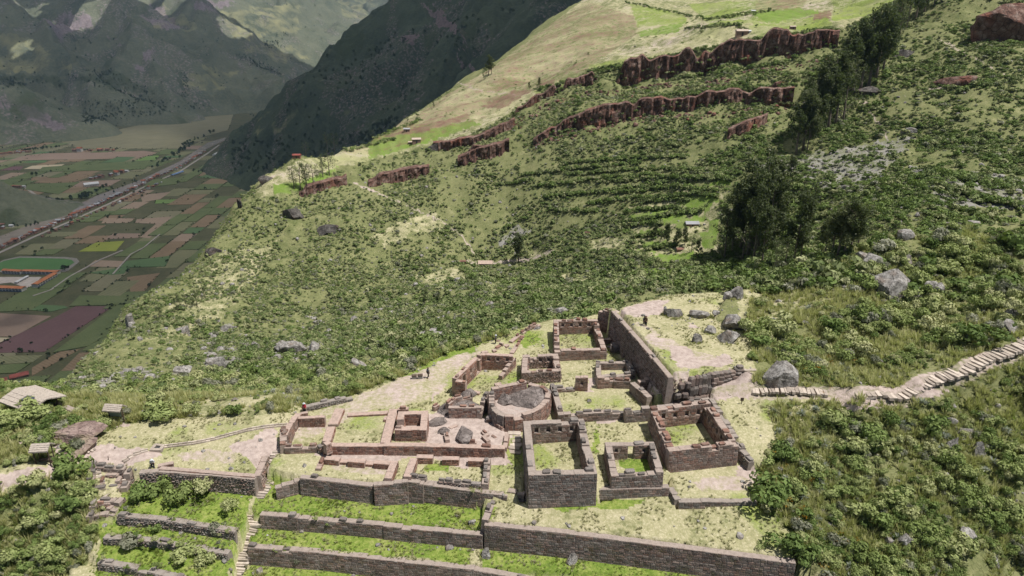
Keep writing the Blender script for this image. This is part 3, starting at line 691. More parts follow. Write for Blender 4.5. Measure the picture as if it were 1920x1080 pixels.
# ---- mountains
def ridge_field(x, y, ridges):
    z = np.full(x.shape, -900.0)
    for pts, slope in ridges:
        P = [F(*p) for p in pts]
        for a, c in zip(P[:-1], P[1:]):
            dx, dy = c[0] - a[0], c[1] - a[1]
            t = np.clip(((x - a[0]) * dx + (y - a[1]) * dy) / (dx * dx + dy * dy), 0, 1)
            d = np.hypot(x - a[0] - t * dx, y - a[1] - t * dy)
            z = np.maximum(z, a[2] + (c[2] - a[2]) * t - slope * d)
    return z
def mountain_mat(name, veg, light, rockc, scale):
    m, n, b = newmat(name, .96, .05); q = NB(n)
    t = q.sep(q.attr('tint').outputs['Color'])
    f, g, h = q.noise(scale, 6), q.noise(scale * 7, 5), q.noise(scale * .3, 3)
    c = q.ramp(q.math('ADD', q.math('MULTIPLY', f, .5), q.math('MULTIPLY', g, .5)), [(.32, veg), (.5, tuple((a + b_) / 2 for a, b_ in zip(veg, light))), (.68, light)])
    c = q.mix(q.mr(h, .4, .65, 0, .5), c, light)
    c = q.mix(q.mr(q.math('ADD', t[0], q.math('MULTIPLY', q.math('SUBTRACT', g, .5), 1.2)), .4, .65), c, q.ramp(g, [(.3, tuple(x * .55 for x in rockc)), (.7, rockc)]))
    c = q.mix(q.mr(t[1], .3, .7), c, (.05, .065, .03))
    c = q.mix(q.mr(q.math('ADD', t[2], q.math('MULTIPLY', q.math('SUBTRACT', f, .5), .8)), .4, .7), c, (.27, .255, .13))
    q.ln(c, b.inputs['Base Color']); q.bump(g, .6 / scale * .12, .8, b); return m
def mountain(name, ridges, th0, th1, nth, r0_, r1_, nr, mat, gull, seed, shade):
    th = np.radians(np.linspace(th0, th1, nth)); rr = np.exp(np.linspace(math.log(r0_), math.log(r1_), nr))
    TT, RR = np.meshgrid(th, rr, indexing='ij'); X, Y = (RR * np.sin(TT)).ravel(), (RR * np.cos(TT)).ravel()
    wx = X + (fbm(X / 240, Y / 240, seed, 4) - .5) * 260; wy = Y + (fbm(X / 240, Y / 240, seed + 9, 4) - .5) * 260
    Z = ridge_field(wx * .55 + X * .45, wy * .55 + Y * .45, ridges)
    up = sst(-440, -330, Z)
    Z = Z + up * ((ridged(X / gull, Y / gull, seed + 3, 5) - .62) * gull * .52 + (fbm(X / 60, Y / 60, seed + 5, 4) - .5) * 22)
    u, v, t = proj(X, Y, Z)
    f = grid_faces(nth, nr); keep = ~(Z[f] < VZ - 25).all(axis=1)
    me = mesh(name, np.stack([X, Y, Z], 1), f[keep][:, ::-1], mat, True)
    vcol(me, 'tint', shade(X, Y, Z, u, v)); tag(obj(name, me), kind='structure')
    return me
def stain(u, v, polys, j=0):
    m = np.zeros(u.shape)
    for p in polys: m = np.maximum(m, inpoly(u, v, p) * 1.0)
    return m
DARK = [([(430, 270, 3240), (470, 228, 3200), (560, 166, 3100), (640, 95, 2950), (690, 45, 2880), (745, 0, 2800), (850, -120, 2700), (1000, -280, 2550)], .86),
        ([(790, -60, 2760), (735, 80, 2520), (660, 205, 2380), (560, 285, 2300)], 1.0), ([(980, -250, 2560), (900, -20, 2250), (850, 90, 2050), (800, 190, 1930)], 1.0),
        ([(1200, -330, 2300), (1100, -120, 2100), (1050, -30, 1900)], 1.0), ([(690, 45, 2880), (620, 160, 2780), (540, 225, 2700), (490, 280, 2660)], 1.0)]
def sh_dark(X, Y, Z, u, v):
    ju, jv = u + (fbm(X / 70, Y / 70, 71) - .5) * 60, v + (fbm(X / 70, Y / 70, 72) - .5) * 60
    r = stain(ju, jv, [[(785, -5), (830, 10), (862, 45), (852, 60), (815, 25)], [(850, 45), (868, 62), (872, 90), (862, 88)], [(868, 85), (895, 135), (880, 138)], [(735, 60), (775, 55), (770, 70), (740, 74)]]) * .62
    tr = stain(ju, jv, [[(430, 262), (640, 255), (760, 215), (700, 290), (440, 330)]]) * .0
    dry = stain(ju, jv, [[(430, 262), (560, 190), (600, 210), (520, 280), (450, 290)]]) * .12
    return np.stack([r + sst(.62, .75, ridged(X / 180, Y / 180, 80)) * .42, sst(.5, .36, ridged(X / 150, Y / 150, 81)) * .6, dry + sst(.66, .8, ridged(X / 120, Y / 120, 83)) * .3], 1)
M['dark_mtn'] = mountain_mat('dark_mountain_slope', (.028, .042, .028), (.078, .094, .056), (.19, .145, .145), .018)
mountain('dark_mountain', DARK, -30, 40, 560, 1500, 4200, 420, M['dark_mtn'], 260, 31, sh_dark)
FARR = [([(-400, -60, 5400), (0, -50, 5500), (200, -60, 5800), (400, -50, 6300), (560, -50, 7200)], .62),
        ([(100, -50, 5600), (220, -25, 5050), (262, 60, 4700), (330, 185, 4300)], .75), ([(300, -50, 5900), (390, 5, 5350), (455, 92, 5080), (545, 158, 4850)], .72),
        ([(-100, -50, 4800), (60, 20, 4680), (150, 140, 4250), (250, 178, 4150), (325, 212, 4120)], .7),
        ([(-200, 60, 3800), (-60, 130, 3650), (30, 160, 3560), (95, 192, 3560), (168, 242, 3700)], .62), ([(-300, 250, 2000), (-80, 318, 1960), (0, 343, 1950), (50, 362, 1960), (86, 398, 1985)], .55),
        ([(420, -30, 9300), (560, -25, 9000), (700, -25, 8800), (850, -30, 8800)], .5), ([(600, -25, 8800), (640, 30, 7800), (600, 90, 7000), (560, 130, 6500)], .5), ([(740, -25, 8600), (760, 20, 7400), (740, 60, 6600), (700, 100, 6000)], .55)]
def sh_far(X, Y, Z, u, v):
    ju, jv = u + (fbm(X / 130, Y / 130, 75) - .5) * 50, v + (fbm(X / 130, Y / 130, 76) - .5) * 40
    r = stain(ju, jv, [[(80, 30), (150, 20), (165, 50), (110, 60)], [(280, 0), (330, 40), (320, 60), (270, 30)], [(360, 0), (440, -5), (430, 14), (380, 14)], [(0, 170), (80, 215), (120, 245), (90, 240), (0, 190)], [(200, 60), (240, 110), (280, 140), (240, 120)], [(265, 85), (290, 85), (285, 105), (265, 100)]]) * .6
    tr = stain(ju, jv, [[(130, 140), (200, 135), (260, 160), (300, 180), (260, 180), (180, 165)], [(0, 140), (110, 145), (130, 165), (0, 160)], [(340, 130), (350, 130), (352, 180), (342, 180)]]) * .55
    dry = stain(ju, jv, [[(0, 60), (60, 80), (110, 110), (150, 135), (0, 140)], [(300, 0), (380, 50), (350, 60), (290, 40)], [(400, 20), (560, 0), (570, 60), (520, 70), (440, 70)], [(350, 130), (450, 120), (420, 170), (350, 175)], [(430, 85), (540, 80), (600, 110), (520, 120)], [(620, 0), (720, 0), (660, 60)]]) * .47
    return np.stack([r * .8 + sst(.60, .78, ridged(X / 260, Y / 260, 85)) * .42, np.maximum(tr, sst(.46, .32, ridged(X / 300, Y / 300, 86)) * .55), dry], 1)
M['far_mtn'] = mountain_mat('far_mountain_slope', (.055, .070, .046), (.15, .155, .105), (.235, .195, .20), .010)
mountain('far_mountains', FARR, -54, 20, 640, 1500, 11000, 480, M['far_mtn'], 470, 51, sh_far)
# ------------------------------------------------------------------ masonry
rng = random.Random(11)
def block_mesh(name, seed, mat, tint, jit=.06, bev=.1):
    r = random.Random(seed)
    bm = bmesh.new(); bmesh.ops.create_cube(bm, size=1)
    for v in bm.verts: v.co += Vector((r.uniform(-jit, jit), r.uniform(-jit, jit), r.uniform(-jit, jit)))
    bmesh.ops.bevel(bm, geom=bm.edges[:], offset=bev, segments=1, affect='EDGES')
    me = bpy.data.meshes.new(name); bm.to_mesh(me); bm.free(); me.materials.append(mat)
    vcol(me, 'tint', np.tile(np.array(tint, float), (len(me.vertices), 1)))
    return me
BLK = {}
for red in (0, 1):
    BLK[red] = [block_mesh('coping_stone', i + 10 * red, M['stone'], (.25 + .15 * i, .75 * red + .1, 0), .09) for i in range(5)]
STEP = [block_mesh('step', 40 + i, M['path_stone'], (.15 + .17 * i, 0, 0), .05, .07) for i in range(5)]
ROUGH = [block_mesh('stone', 60 + i, M['stone'], (.2 + .12 * i, .15 + .12 * (i % 3), .1), .16, .2) for i in range(6)]
NCOPE = [0]
def put_block(name, me, parent, loc, rz, size, off=(0, 0, 0)):
    o = bpy.data.objects.new(name, me)
    o.location = (loc[0] - off[0], loc[1] - off[1], loc[2] - off[2]); o.rotation_euler = (rng.uniform(-.05, .05), rng.uniform(-.05, .05), rz + rng.uniform(-.06, .06))
    o.scale = size
    return link(o, parent)

def wall(root, a, b, z0, thick=.8, red=(.3, .3), niches=(), doors=(), style='ashlar', ruin=.5, cope=.35, batter=.05, moss=0.0, ztops=None, part='wall', world=False, course=.28):
    """one straight wall. a, b: photo pixel + height of the top of its centre line (or world points)."""
    A = np.array(a, float) if world else G(*a); B = np.array(b, float) if world else G(*b)
    off = np.array(root.location) if root is not None else np.zeros(3)
    za, zb = (ztops if ztops else (A[2], B[2]))
    z0a, z0b = (z0 if isinstance(z0, (tuple, list)) else (z0, z0))
    dxy = (B - A)[:2]; L = float(np.linalg.norm(dxy))
    if L < .2: return None
    d = dxy / L; n = np.array([-d[1], d[0]])
    zt = lambda s: za + (zb - za) * s / L
    zb0 = lambda s: z0a + (z0b - z0a) * s / L
    # stepped, broken top
    cuts = [0.0]
    while cuts[-1] < L: cuts.append(cuts[-1] + rng.uniform(.7, 1.5))
    cuts[-1] = L
    drop = [(rng.choice([0, 0, 0, 1, 1, 2]) if rng.random() < ruin else 0) * course * (.4 if ruin < .2 else 1) + rng.uniform(0, .07) for _ in cuts]
    def top(s):
        for i in range(len(cuts) - 1):
            if cuts[i] <= s < cuts[i + 1]: return max(zt(s) - drop[i], zb0(s) + .15)
        return zt(min(s, L)) - drop[-2]
    edges = set(cuts)
    for (s0, s1, q0, q1, sd) in niches: edges |= {s0, s1}
    for (s0, s1, q0, q1) in doors: edges |= {s0, s1}
    edges = sorted(e for e in edges if 0 <= e <= L)
    core, st = MB(), MB()
    def half(s, z): return thick / 2 + batter * max(0, zt(s) - z)
    def P(s, o, z): return (A[0] + d[0] * s + n[0] * o, A[1] + d[1] * s + n[1] * o, z)
    def prism(s0, s1, zl0, zl1, zh0, zh1, o0=None, o1=None):
        v = []
        for s, zl, zh in ((s0, zl0, zh0), (s1, zl1, zh1)):
            for z in (zl, zh):
                v.append(P(s, -half(s, z) if o0 is None else o0, z)); v.append(P(s, half(s, z) if o1 is None else o1, z))
        core.add(v, [(0, 1, 3, 2), (5, 4, 6, 7), (0, 4, 5, 1), (2, 3, 7, 6), (0, 2, 6, 4), (1, 5, 7, 3)], (.5, sum(red) / 2, 0))
    for s0, s1 in zip(edges[:-1], edges[1:]):
        if s1 - s0 < .01: continue
        m = (s0 + s1) / 2; T = top(m)
        bl0, bl1 = zb0(s0) - .35, zb0(s1) - .35
        dr = [q for q in doors if q[0] <= m <= q[1]]; ni = [q for q in niches if q[0] <= m <= q[1]]
        if dr:
            if dr[0][3] < T: prism(s0, s1, dr[0][3], dr[0][3], T, T)
            if dr[0][2] > bl0: prism(s0, s1, bl0, bl1, dr[0][2], dr[0][2])
        elif ni:
            _, _, q0, q1, sd = ni[0]
            q0 = min(q0, T - .1); q1 = min(q1, T)
            prism(s0, s1, bl0, bl1, q0, q0)
            if q1 < T - .02: prism(s0, s1, q1, q1, T, T)
            if sd > 0: prism(s0, s1, q0, q0, q1, q1, o1=.02)
            else: prism(s0, s1, q0, q0, q1, q1, o0=-.02)
        else: prism(s0, s1, bl0, bl1, T, T)
    zmin = min(z0a, z0b) - .1; zmax = max(za, zb)
    rub = style == 'rubble'
    for side, rd_ in ((1, red[0]), (-1, red[1])):
        z = zmin
        while z < zmax:
            h = course * (rng.uniform(.75, 1.15) if not rub else rng.uniform(.6, 1.2)); s = rng.uniform(-.4, 0)
            while s < L:
                w = rng.uniform(.38, .82) if not rub else rng.uniform(.25, .6)
                s0, s1 = max(0, s), min(L, s + w); s += w
                m = (s0 + s1) / 2
                if s1 - s0 < .1: continue
                T = min(top(s0 + .02), top(s1 - .02), top(m)); zl, zh = z, min(z + h, T)
                if zh - zl < .08 or zh < zb0(m) - .1: continue
                bad = False
                for q in [k for k in niches if k[4] == side] + [(q0, q1, q2, q3, side) for q0, q1, q2, q3 in doors]:
                    if q[0] - .02 < m < q[1] + .02 and zh > q[2] + .05 and zl < q[3] - .05: bad = True; break
                    if zh > q[2] + .05 and zl < q[3] - .05:
                        if s0 < q[0] < s1: s1 = q[0]
                        if s0 < q[1] < s1: s0 = q[1]
                if bad or s1 - s0 < .08: continue
                g = .018 if not rub else .04; pr = rng.uniform(.02, .05) if not rub else rng.uniform(.04, .15)
                jt = (lambda: rng.uniform(-.05, .05)) if rub else (lambda: rng.uniform(-.008, .008))
                i0 = .035 if not rub else .07
                vs = []
                for (ss, zz) in ((s0 + g, zl + g), (s1 - g, zl + g), (s1 - g, zh - g), (s0 + g, zh - g)):
                    vs.append(P(ss, side * (half(m, zz) - .02), zz))
                for (ss, zz) in ((s0 + g + i0, zl + g + i0), (s1 - g - i0, zl + g + i0), (s1 - g - i0, zh - g - i0 * .6), (s0 + g + i0, zh - g - i0 * .6)):
                    vs.append(P(ss + jt(), side * (half(m, zz) + pr), zz + jt()))
                fs = [(4, 5, 6, 7), (0, 1, 5, 4), (1, 2, 6, 5), (2, 3, 7, 6), (3, 0, 4, 7)]
                if side > 0: fs = [f[::-1] for f in fs]
                st.add(vs, fs, (rng.random(), min(1, max(0, rd_ + rng.uniform(-.25, .25))), moss))
            z += h
    w = obj(part, core.mesh(part, M['mortar'], off=off), root)
    k = obj('stonework', st.mesh('stonework', M['stone'], off=off), w); k['kind'] = 'stuff'
    ang = math.atan2(d[1], d[0])
    for i in range(len(cuts) - 1):
        m = (cuts[i] + cuts[i + 1]) / 2
        if rng.random() < cope and cuts[i + 1] - cuts[i] > .5 and not any(q[0] <= m <= q[1] for q in doors):
            l = min(cuts[i + 1] - cuts[i] - .08, rng.uniform(.6, 1.1)); hh = rng.uniform(.22, .42); ww = thick * rng.uniform(.5, .85)
            p = P(m, rng.choice([-1, 1]) * (thick - ww) / 2 * .8, top(m) + hh / 2 - .04)
            put_block('coping_stone', rng.choice(BLK[1 if sum(red) / 2 > .5 else 0]), w, p, ang, (l, ww, hh), off); NCOPE[0] += 1
    return w
def thing(name, label, cat, loc, group=None):
    o = empty(name, tuple(float(q) for q in loc)); return tag(o, label, cat, group, 'thing')
def house(name, label, corners, z0s, thick=.8, red=.4, back=None, niches=(0, 0, 0, 0), nz=(1.9, 2.55), nw=.5, doors={}, ruin=(.3, .5, .5, .5), cope=.3, style='ashlar', redin=None, cat='ruined house', batter=.05, course=.28, floor=.6):
    """four walls from the outer top corners far-left, far-right, near-right, near-left (pixel + height)"""
    C = [G(*c) for c in corners]; cen = sum(C) / 4
    root = thing(name, label, cat, (cen[0], cen[1], floor)); redin = red if redin is None else redin
    FLc, FR, NR, NL = C
    def unit(p, q): k = (q - p)[:2]; return np.array([*(k / np.linalg.norm(k)), 0])
    t = thick / 2
    def inset(p, k, m=t): return p + k * m
    upL, upR = unit(NL, FLc), unit(NR, FR); rt, rtN = unit(FLc, FR), unit(NL, NR)
    # far wall seen face on: direction left to right, inner side is the near side (-n)
    segs = [(FLc - upL * t, FR - upR * t, z0s[0], -1), (NL + upL * t, NR + upR * t, z0s[1], 1), (NL + rtN * t + upL * thick * 1.005, FLc + rt * t - upL * thick * 1.005, z0s[2], -1), (NR - rtN * t + upR * thick * 1.005, FR - rt * t - upR * thick * 1.005, z0s[3], 1)]
    for k, (p, q, z0, inn) in enumerate(segs):
        L = np.linalg.norm((q - p)[:2]); ns = []
        if niches[k]:
            for i in range(niches[k]):
                c = thick + (L - 2 * thick) * (i + .5) / niches[k] if k < 2 else L * (i + .5) / niches[k]
                ns.append((c - nw / 2, c + nw / 2, nz[0], nz[1], inn))
        ds = [(f * L - w_ / 2, f * L + w_ / 2, dz0, dz1) for (f, w_, dz0, dz1) in doors.get(k, ())]
        ns = [x for x in ns if not any(x[1] > y[0] - .1 and x[0] < y[1] + .1 for y in ds)]
        wall(root, p, q, z0, thick, (redin, red) if inn > 0 else (red, redin), ns, ds, style, ruin[k], cope, batter, world=True, course=course)
    return root
# ---- the houses
house('ruined_house', 'tall grey stone house ruin with four niches and a high front wall', [(981, 789, 3.3), (1094, 784, 3.3), (1120, 888, 3.3), (991, 890, 3.3)], (.5, (-1.0, -.4), (-.9, .5), (-.3, .6)), .85, .22, niches=(4, 0, 0, 0), nz=(2.05, 2.75), ruin=(.2, .0, .35, .3), redin=.45, cope=.4)
house('ruined_house', 'small stone house ruin with a doorway and niches between two larger ruins', [(1134, 829, 2.7), (1226, 828, 2.7), (1244, 884, 2.6), (1146, 892, 2.3)], (.5, .55, .5, .6), .75, .3, niches=(4, 0, 0, 0), nz=(1.75, 2.25), nw=.4, doors={0: [(.52, .75, .7, 2.55)]}, ruin=(.2, .8, .6, .3), redin=.5)
house('ruined_house', 'large reddish stone house ruin with niches beside the grassy retaining wall', [(1218, 765, 3.6), (1328, 749, 3.9), (1385, 832, 3.6), (1254, 846, 3.5)], (1.2, .6, .8, 1.1), .85, .5, niches=(4, 0, 0, 6), nz=(2.35, 3.1), nw=.55, ruin=(.2, .45, .5, .45), redin=.7, cope=.5)
house('ruined_house', 'red stone house ruin with four niches nearest the high platform wall', [(1038, 599, 3.2), (1120, 598, 3.2), (1138, 656, 2.5), (1040, 657, 2.5)], (.7, .3, .4, .7), .8, .55, niches=(4, 0, 0, 0), nz=(2.2, 2.8), ruin=(.1, .5, .5, .8), redin=.75, cope=.45)
house('ruined_hut', 'square hut ruin of dark rough fieldstone behind the round tower', [(980, 665, 2.5), (1046, 662, 2.7), (1052, 695, 2.5), (978, 699, 2.3)], (.6, .3, .4, .6), .8, .6, niches=(3, 0, 0, 0), nz=(1.7, 2.3), style='rubble', ruin=(.5, .4, .5, .4), cope=.2, batter=.06, course=.24)
house('ruined_house', 'low small stone enclosure ruin below the high platform wall', [(1117, 677, 2.0), (1181, 677, 2.1), (1191, 698, 2.0), (1119, 708, 2.1)], (.8, .5, .6, .9), .7, .35, ruin=(.1, .8, .8, .5), cope=.6)
house('ruined_house', 'tiny red stone chamber ruin with high front wall on the left platform', [(747, 771, 2.6), (803, 769, 2.6), (800, 806, 2.6), (740, 806, 2.6)], (1.1, .95, .95, 1.0), .85, .95, niches=(0, 0, 0, 0), ruin=(.1, 0, .25, .3), cope=.1, doors={2: [(.45, .9, 1.6, 9)]}, batter=.03)
# ---- open court with the tall niche stub
r = thing('ruined_court', 'open grassy court ruin with low block walls and a lone niched stub', 'ruined court', G(1120, 745, .6))
wall(r, (1036, 718, 2.3), (1050, 768, 2.2), .5, .75, (.35, .35), ruin=.5, cope=.5)
wall(r, (1046, 775, 1.9), (1170, 768, 2.1), .6, .75, (.45, .35), ruin=.4, cope=.8)
wall(r, (1171, 767, 2.7), (1218, 762, 2.9), .7, .75, (.3, .3), ruin=.6, cope=.7)
wall(r, (1040, 724, 1.5), (1078, 721, 1.7), .6, .65, (.4, .4), ruin=.5, cope=.6)
wall(r, (1079, 707, 2.7), (1103, 705, 3.0), .6, .7, (.8, .75), niches=((.75, 1.15, 1.7, 2.4, -1),), ruin=.3, cope=.3)
wall(r, (1120, 706, 2.6), (1150, 706, 2.5), .7, .7, (.7, .65), ruin=.6, cope=.4)
wall(r, (1151, 713, 2.0), (1182, 712, 2.2), .8, .7, (.6, .5), ruin=.6, cope=.7)
wall(r, (1186, 716, 2.6), (1205, 733, 2.6), .9, .75, (.35, .4), ruin=.4, cope=.4)
wall(r, (1199, 725, 2.8), (1218, 744, 2.6), 1.0, .8, (.35, .45), niches=((.5, .9, 1.6, 2.3, 1),), ruin=.5, cope=.4)
# ---- red hall on the left edge
r = thing('ruined_hall', 'roofless red stone hall ruin on the brink of the brushy slope', 'ruined hall', G(900, 700, .4))
wall(r, (852, 709, 2.6), (899, 664, 2.6), .2, .7, (.95, .95), niches=((4.4, 4.8, 1.3, 2.0, -1),), doors=((1.8, 2.8, .2, 2.1), (6.6, 7.6, .2, 2.3)), ruin=.3, cope=.1)
wall(r, (901, 663, 2.6), (962, 666, 2.5), .4, .75, (.9, .95), niches=tuple((1.0 + 1.45 * i, 1.5 + 1.45 * i, 1.6, 2.25, -1) for i in range(4)), ruin=.15, cope=.15)
wall(r, (855, 711, 2.6), (874, 718, 2.2), -.3, .7, (.9, .95), ruin=.4, cope=.1)
wall(r, (876, 733, .9), (900, 735, .9), -.2, .7, (.9, .95), ruin=.4, cope=.3)
wall(r, (928, 720, 1.3), (940, 718, 1.3), .3, .8, (.8, .8), ruin=.2, cope=.4)
wall(r, (964, 668, 2.0), (938, 706, .7), .3, .6, (.7, .7), ruin=.2, cope=.1)
r = thing('tumbled_wall', 'line of tumbled low wall stubs above the brushy slope', 'low wall', G(960, 640, .3))
for a, b, z0 in (((930, 648, 1.3), (941, 642, 1.3), .3), ((903, 660, .9), (930, 655, .9), .2), ((942, 652, .8), (985, 618, .8), .3), ((930, 643, .7), (955, 625, .7), .2), ((985, 615, 1.1), (1012, 605, 1.2), .4), ((955, 668, .7), (980, 630, .6), .3)):
    wall(r, a, b, z0, .7, (.8, .8), ruin=.8, cope=.5)
# ---- round tower
r = thing('round_tower', 'round temple tower of fine red masonry wrapped around dark bedrock', 'temple tower', G(970, 760, .8))
RT = [(922, 757, 3.0), (927, 766, 2.9), (935, 774, 2.9), (947, 778, 2.9), (963, 778.5, 2.9), (980, 776, 2.9), (995, 772, 2.9), (1008, 765, 2.9), (1020, 755, 2.9), (1026, 745, 2.9), (1028, 737, 2.9), (1020, 729, 2.9), (1010, 724, 2.9), (992, 718, 3.0)]
for i, (a, b) in enumerate(zip(RT[:-1], RT[1:])):
    wall(r, a, b, (.2 if i < 4 else .7), .7, (.6, .2 if i < 3 else .75), ruin=.45 if i > 3 else .7, cope=.35 if i > 3 else .7, batter=.07, course=.26)
wall(r, (922, 728, 4.0), (986, 714, 4.2), .9, .7, (.5, .8), ruin=.5, cope=.7)
wall(r, (921, 731, 4.0), (922, 756, 3.4), .2, .7, (.4, .6), ruin=.5, cope=.6)
r2 = thing('curved_wall', 'short curved red wall on bedrock left of the round tower', 'ruined wall', G(865, 770, 1))
for a, b in (((841, 762, 2.5), (903, 762, 2.5)), ((839, 757, 2.4), (851, 746, 2.5)), ((852, 745, 2.5), (884, 736, 2.6))):
    wall(r2, a, b, .7, .6, (.55, .6), ruin=.5, cope=.8, batter=.06)
r2 = thing('gap_wall', 'leaning shaded wall stub in the cleft beside the round tower', 'ruined wall', G(912, 745, 1))
wall(r2, (912, 735, 3.0), (898, 772, 2.0), .6, .6, (.4, .5), ruin=.6, cope=.6)
r2 = thing('broken_wall', 'broken low block walls hugging the big bedrock hump', 'ruined wall', G(870, 815, 1))
for a, b in (((834, 802, 1.5), (839, 824, 1.5)), ((905, 803, 1.6), (914, 812, 1.6)), ((906, 815, 1.5), (916, 826, 1.4)), ((838, 826, 1.25), (900, 829, 1.2)), ((843, 799, 1.3), (856, 792, 1.4)), ((812, 762, 1.6), (822, 757, 1.6))):
    wall(r2, a, b, .6, .5, (.8, .75), ruin=.8, cope=.7)
r2 = thing('step_wall', 'stepped red wall ends beside the stairs of the left platform', 'ruined wall', G(940, 805, 1))
for a, b in (((930, 790, 1.6), (944, 800, 1.5)), ((920, 812, 1.2), (936, 822, 1.2))): wall(r2, a, b, .7, .5, (.8, .8), ruin=.7, cope=.5)
# ---- left platform and its enclosure
r = thing('platform_wall', 'long low red stone wall fronting the left platform', 'retaining wall', G(770, 840, .2))
wall(r, (606, 833, 1.35), (720, 833, 1.35), (.1, .1), .8, (.95, .95), ruin=.0, cope=.02)
wall(r, (720, 832, 1.5), (845, 834, 1.5), (.1, .2), .8, (.95, .95), ruin=.0, cope=.03)
wall(r, (845, 835, 1.45), (947, 838, 1.5), (.2, .3), .8, (.85, .95), ruin=.2, cope=.08)
wall(r, (608, 829, 2.2), (619, 830, 1.8), .9, .7, (.95, .95), ruin=.3, cope=.1)
r = thing('enclosure_walls', 'broad low red walls around the square dry lawn', 'low wall', G(680, 800, .9))
wall(r, (637, 766, 1.3), (624, 795, 1.4), .6, 1.2, (.95, .95), ruin=.05, cope=.05)
wall(r, (621, 799, 1.6), (612, 826, 1.6), .7, 1.0, (.95, .95), ruin=.5, cope=.2)
wall(r, (652, 776, 1.15), (727, 772, 1.2), .8, .8, (.9, .95), ruin=.05, cope=.02)
wall(r, (738, 766, 1.5), (722, 829, 1.5), .7, 1.15, (.95, .95), ruin=.0, cope=.03)
wall(r, (720, 783, 1.3), (727, 783, 1.3), .8, .9, (.9, .95), ruin=0, cope=0)
wall(r, (746, 766, 1.9), (766, 765, 1.9), .7, .6, (.9, .95), ruin=.4, cope=.6)
# ---- left gate court
r = thing('gate_court', 'small earthen court with red side walls at the head of the stairway', 'ruined court', G(560, 810, .2))
wall(r, (559, 771, 1.3), (546, 792, 1.4), .0, .75, (.9, .95), ruin=.2, cope=.2)
wall(r, (544, 793, 1.6), (533, 815, 1.7), .0, .75, (.8, .95), niches=((1.1, 1.5, .4, 1.4, -1),), ruin=.2, cope=.3)
wall(r, (531, 803, 1.6), (531, 832, 1.5), -.3, .8, (.5, .6), ruin=.7, cope=.9)
wall(r, (560, 782, 1.3), (609, 780, 1.35), .0, .6, (.9, .95), ruin=.1, cope=.1)
wall(r, (563, 774, .9), (577, 772, .9), .0, .5, (.8, .9), ruin=.2, cope=.2)
wall(r, (534, 837, 1.0), (594, 835, 1.0), -.1, .6, (.5, .6), ruin=.2, cope=.7)
# ---- lower house row in front of the platform
r = thing('ruined_row', 'row of low red house foundations below the left platform', 'ruined houses', G(700, 880, .1))
for a, b in (((610, 858, .75), (637, 860, .75)), ((638, 862.5, .4), (652, 863, .4)), ((653, 862, .75), (685, 864, .75)), ((686, 866, .4), (701, 867, .4)), ((702, 865, .75), (734, 867, .75))):
    wall(r, a, b, -.35, .75, (.9, .95), ruin=0, cope=0)
wall(r, (740, 864, .75), (727, 896, .75), -.5, .85, (.9, .95), ruin=.3, cope=.3)
wall(r, (776, 858, .9), (763, 893, .9), -.4, .85, (.9, .95), ruin=.1, cope=.15)
wall(r, (605, 858, .5), (596, 878, .3), -.4, .6, (.9, .95), ruin=.7, cope=.6)
for a, b in (((781, 855, .9), (812, 855.5, .9)), ((829, 858, .9), (861, 858.5, .9)), ((878, 860, .9), (908, 861, .9))):
    wall(r, a, b, -.3, .75, (.85, .95), ruin=0, cope=0)
wall(r, (914, 858, 1.1), (909, 904, .8), -.4, .7, (.4, .5), ruin=.6, cope=.9)
wall(r, (768, 891, .6), (905, 908, .3), (-.4, -.5), .6, (.25, .3), style='rubble', ruin=.6, cope=.8)
for (u, v) in ((774, 850), (603, 849), (911, 853)):
    p = G(u, v, .1)
    for k in range(3): put_block('coping_stone', rng.choice(BLK[k % 2]), r, (p[0] + rng.uniform(-.3, .3), p[1] + rng.uniform(-.3, .3), .3 + k * .35), rng.uniform(0, 3), (.55, .5, .4), np.array(r.location))
# ---- retaining walls of the terraces: (name label, pieces (u, v, ztop)->(u, v, ztop), base heights)
def retain(label, segs, red=.38, thick=.7, ruin=.12, cope=.06, moss=.4, style='ashlar', batter=.09, course=.3, group=None):
    a = G(*segs[0][0]); r = thing('retaining_wall', label, 'retaining wall', (a[0], a[1], segs[0][2] if not isinstance(segs[0][2], tuple) else segs[0][2][0]), group)
    for s in segs: wall(r, s[0], s[1], s[2], thick, (red, red), style=style, ruin=ruin, cope=cope, batter=batter, moss=moss, course=course)
    return r
retain('long dark retaining wall between the red ruins and the upper green terrace', [((516, 913, -.9), (563, 897, -.5), -2.2), ((564, 892, .05), (700, 908, -.05), -2.3), ((701, 907, .25), (765, 900, .55), -2.3), ((766, 899, .5), (795, 904, .3), -2.3), ((795, 905, .1), (952, 926, -.2), (-2.3, -2.4)), ((953, 917, .0), (984, 925, -.2), -1.4)])
retain('mossy retaining wall between the upper and middle green terraces', [((489, 961, -2.6), (560, 966, -2.6), -4.5), ((560, 967, -2.7), (720, 981, -2.7), -4.5), ((720, 982, -2.7), (906, 1000, -2.75), -4.5)], ruin=.18, cope=.16)
retain('mossy bulging retaining wall below the middle green terrace', [((466, 1022, -4.55), (600, 1032, -4.6), -6.9), ((600, 1032, -4.6), (760, 1049, -4.65), -6.9), ((760, 1050, -4.7), (890, 1063, -4.7), -7.0), ((890, 1064, -4.8), (1010, 1086, -4.9), -7.0)], ruin=.18, cope=.16)
retain('tallest dark retaining wall along the front of the straw lawn', [((909, 980, -1.4), (1080, 998, -1.5), -4.8), ((1080, 998, -1.5), (1260, 1021, -1.6), -4.9), ((1260, 1021, -1.6), (1491, 1052, -1.7), -5.0)], ruin=.05, cope=.02, red=.4)
retain('short side wall stepping down from the straw lawn to the green terrace', [((925, 932, -.6), (909, 976, -1.2), (-2.6, -3.0))], ruin=.3, cope=.4)
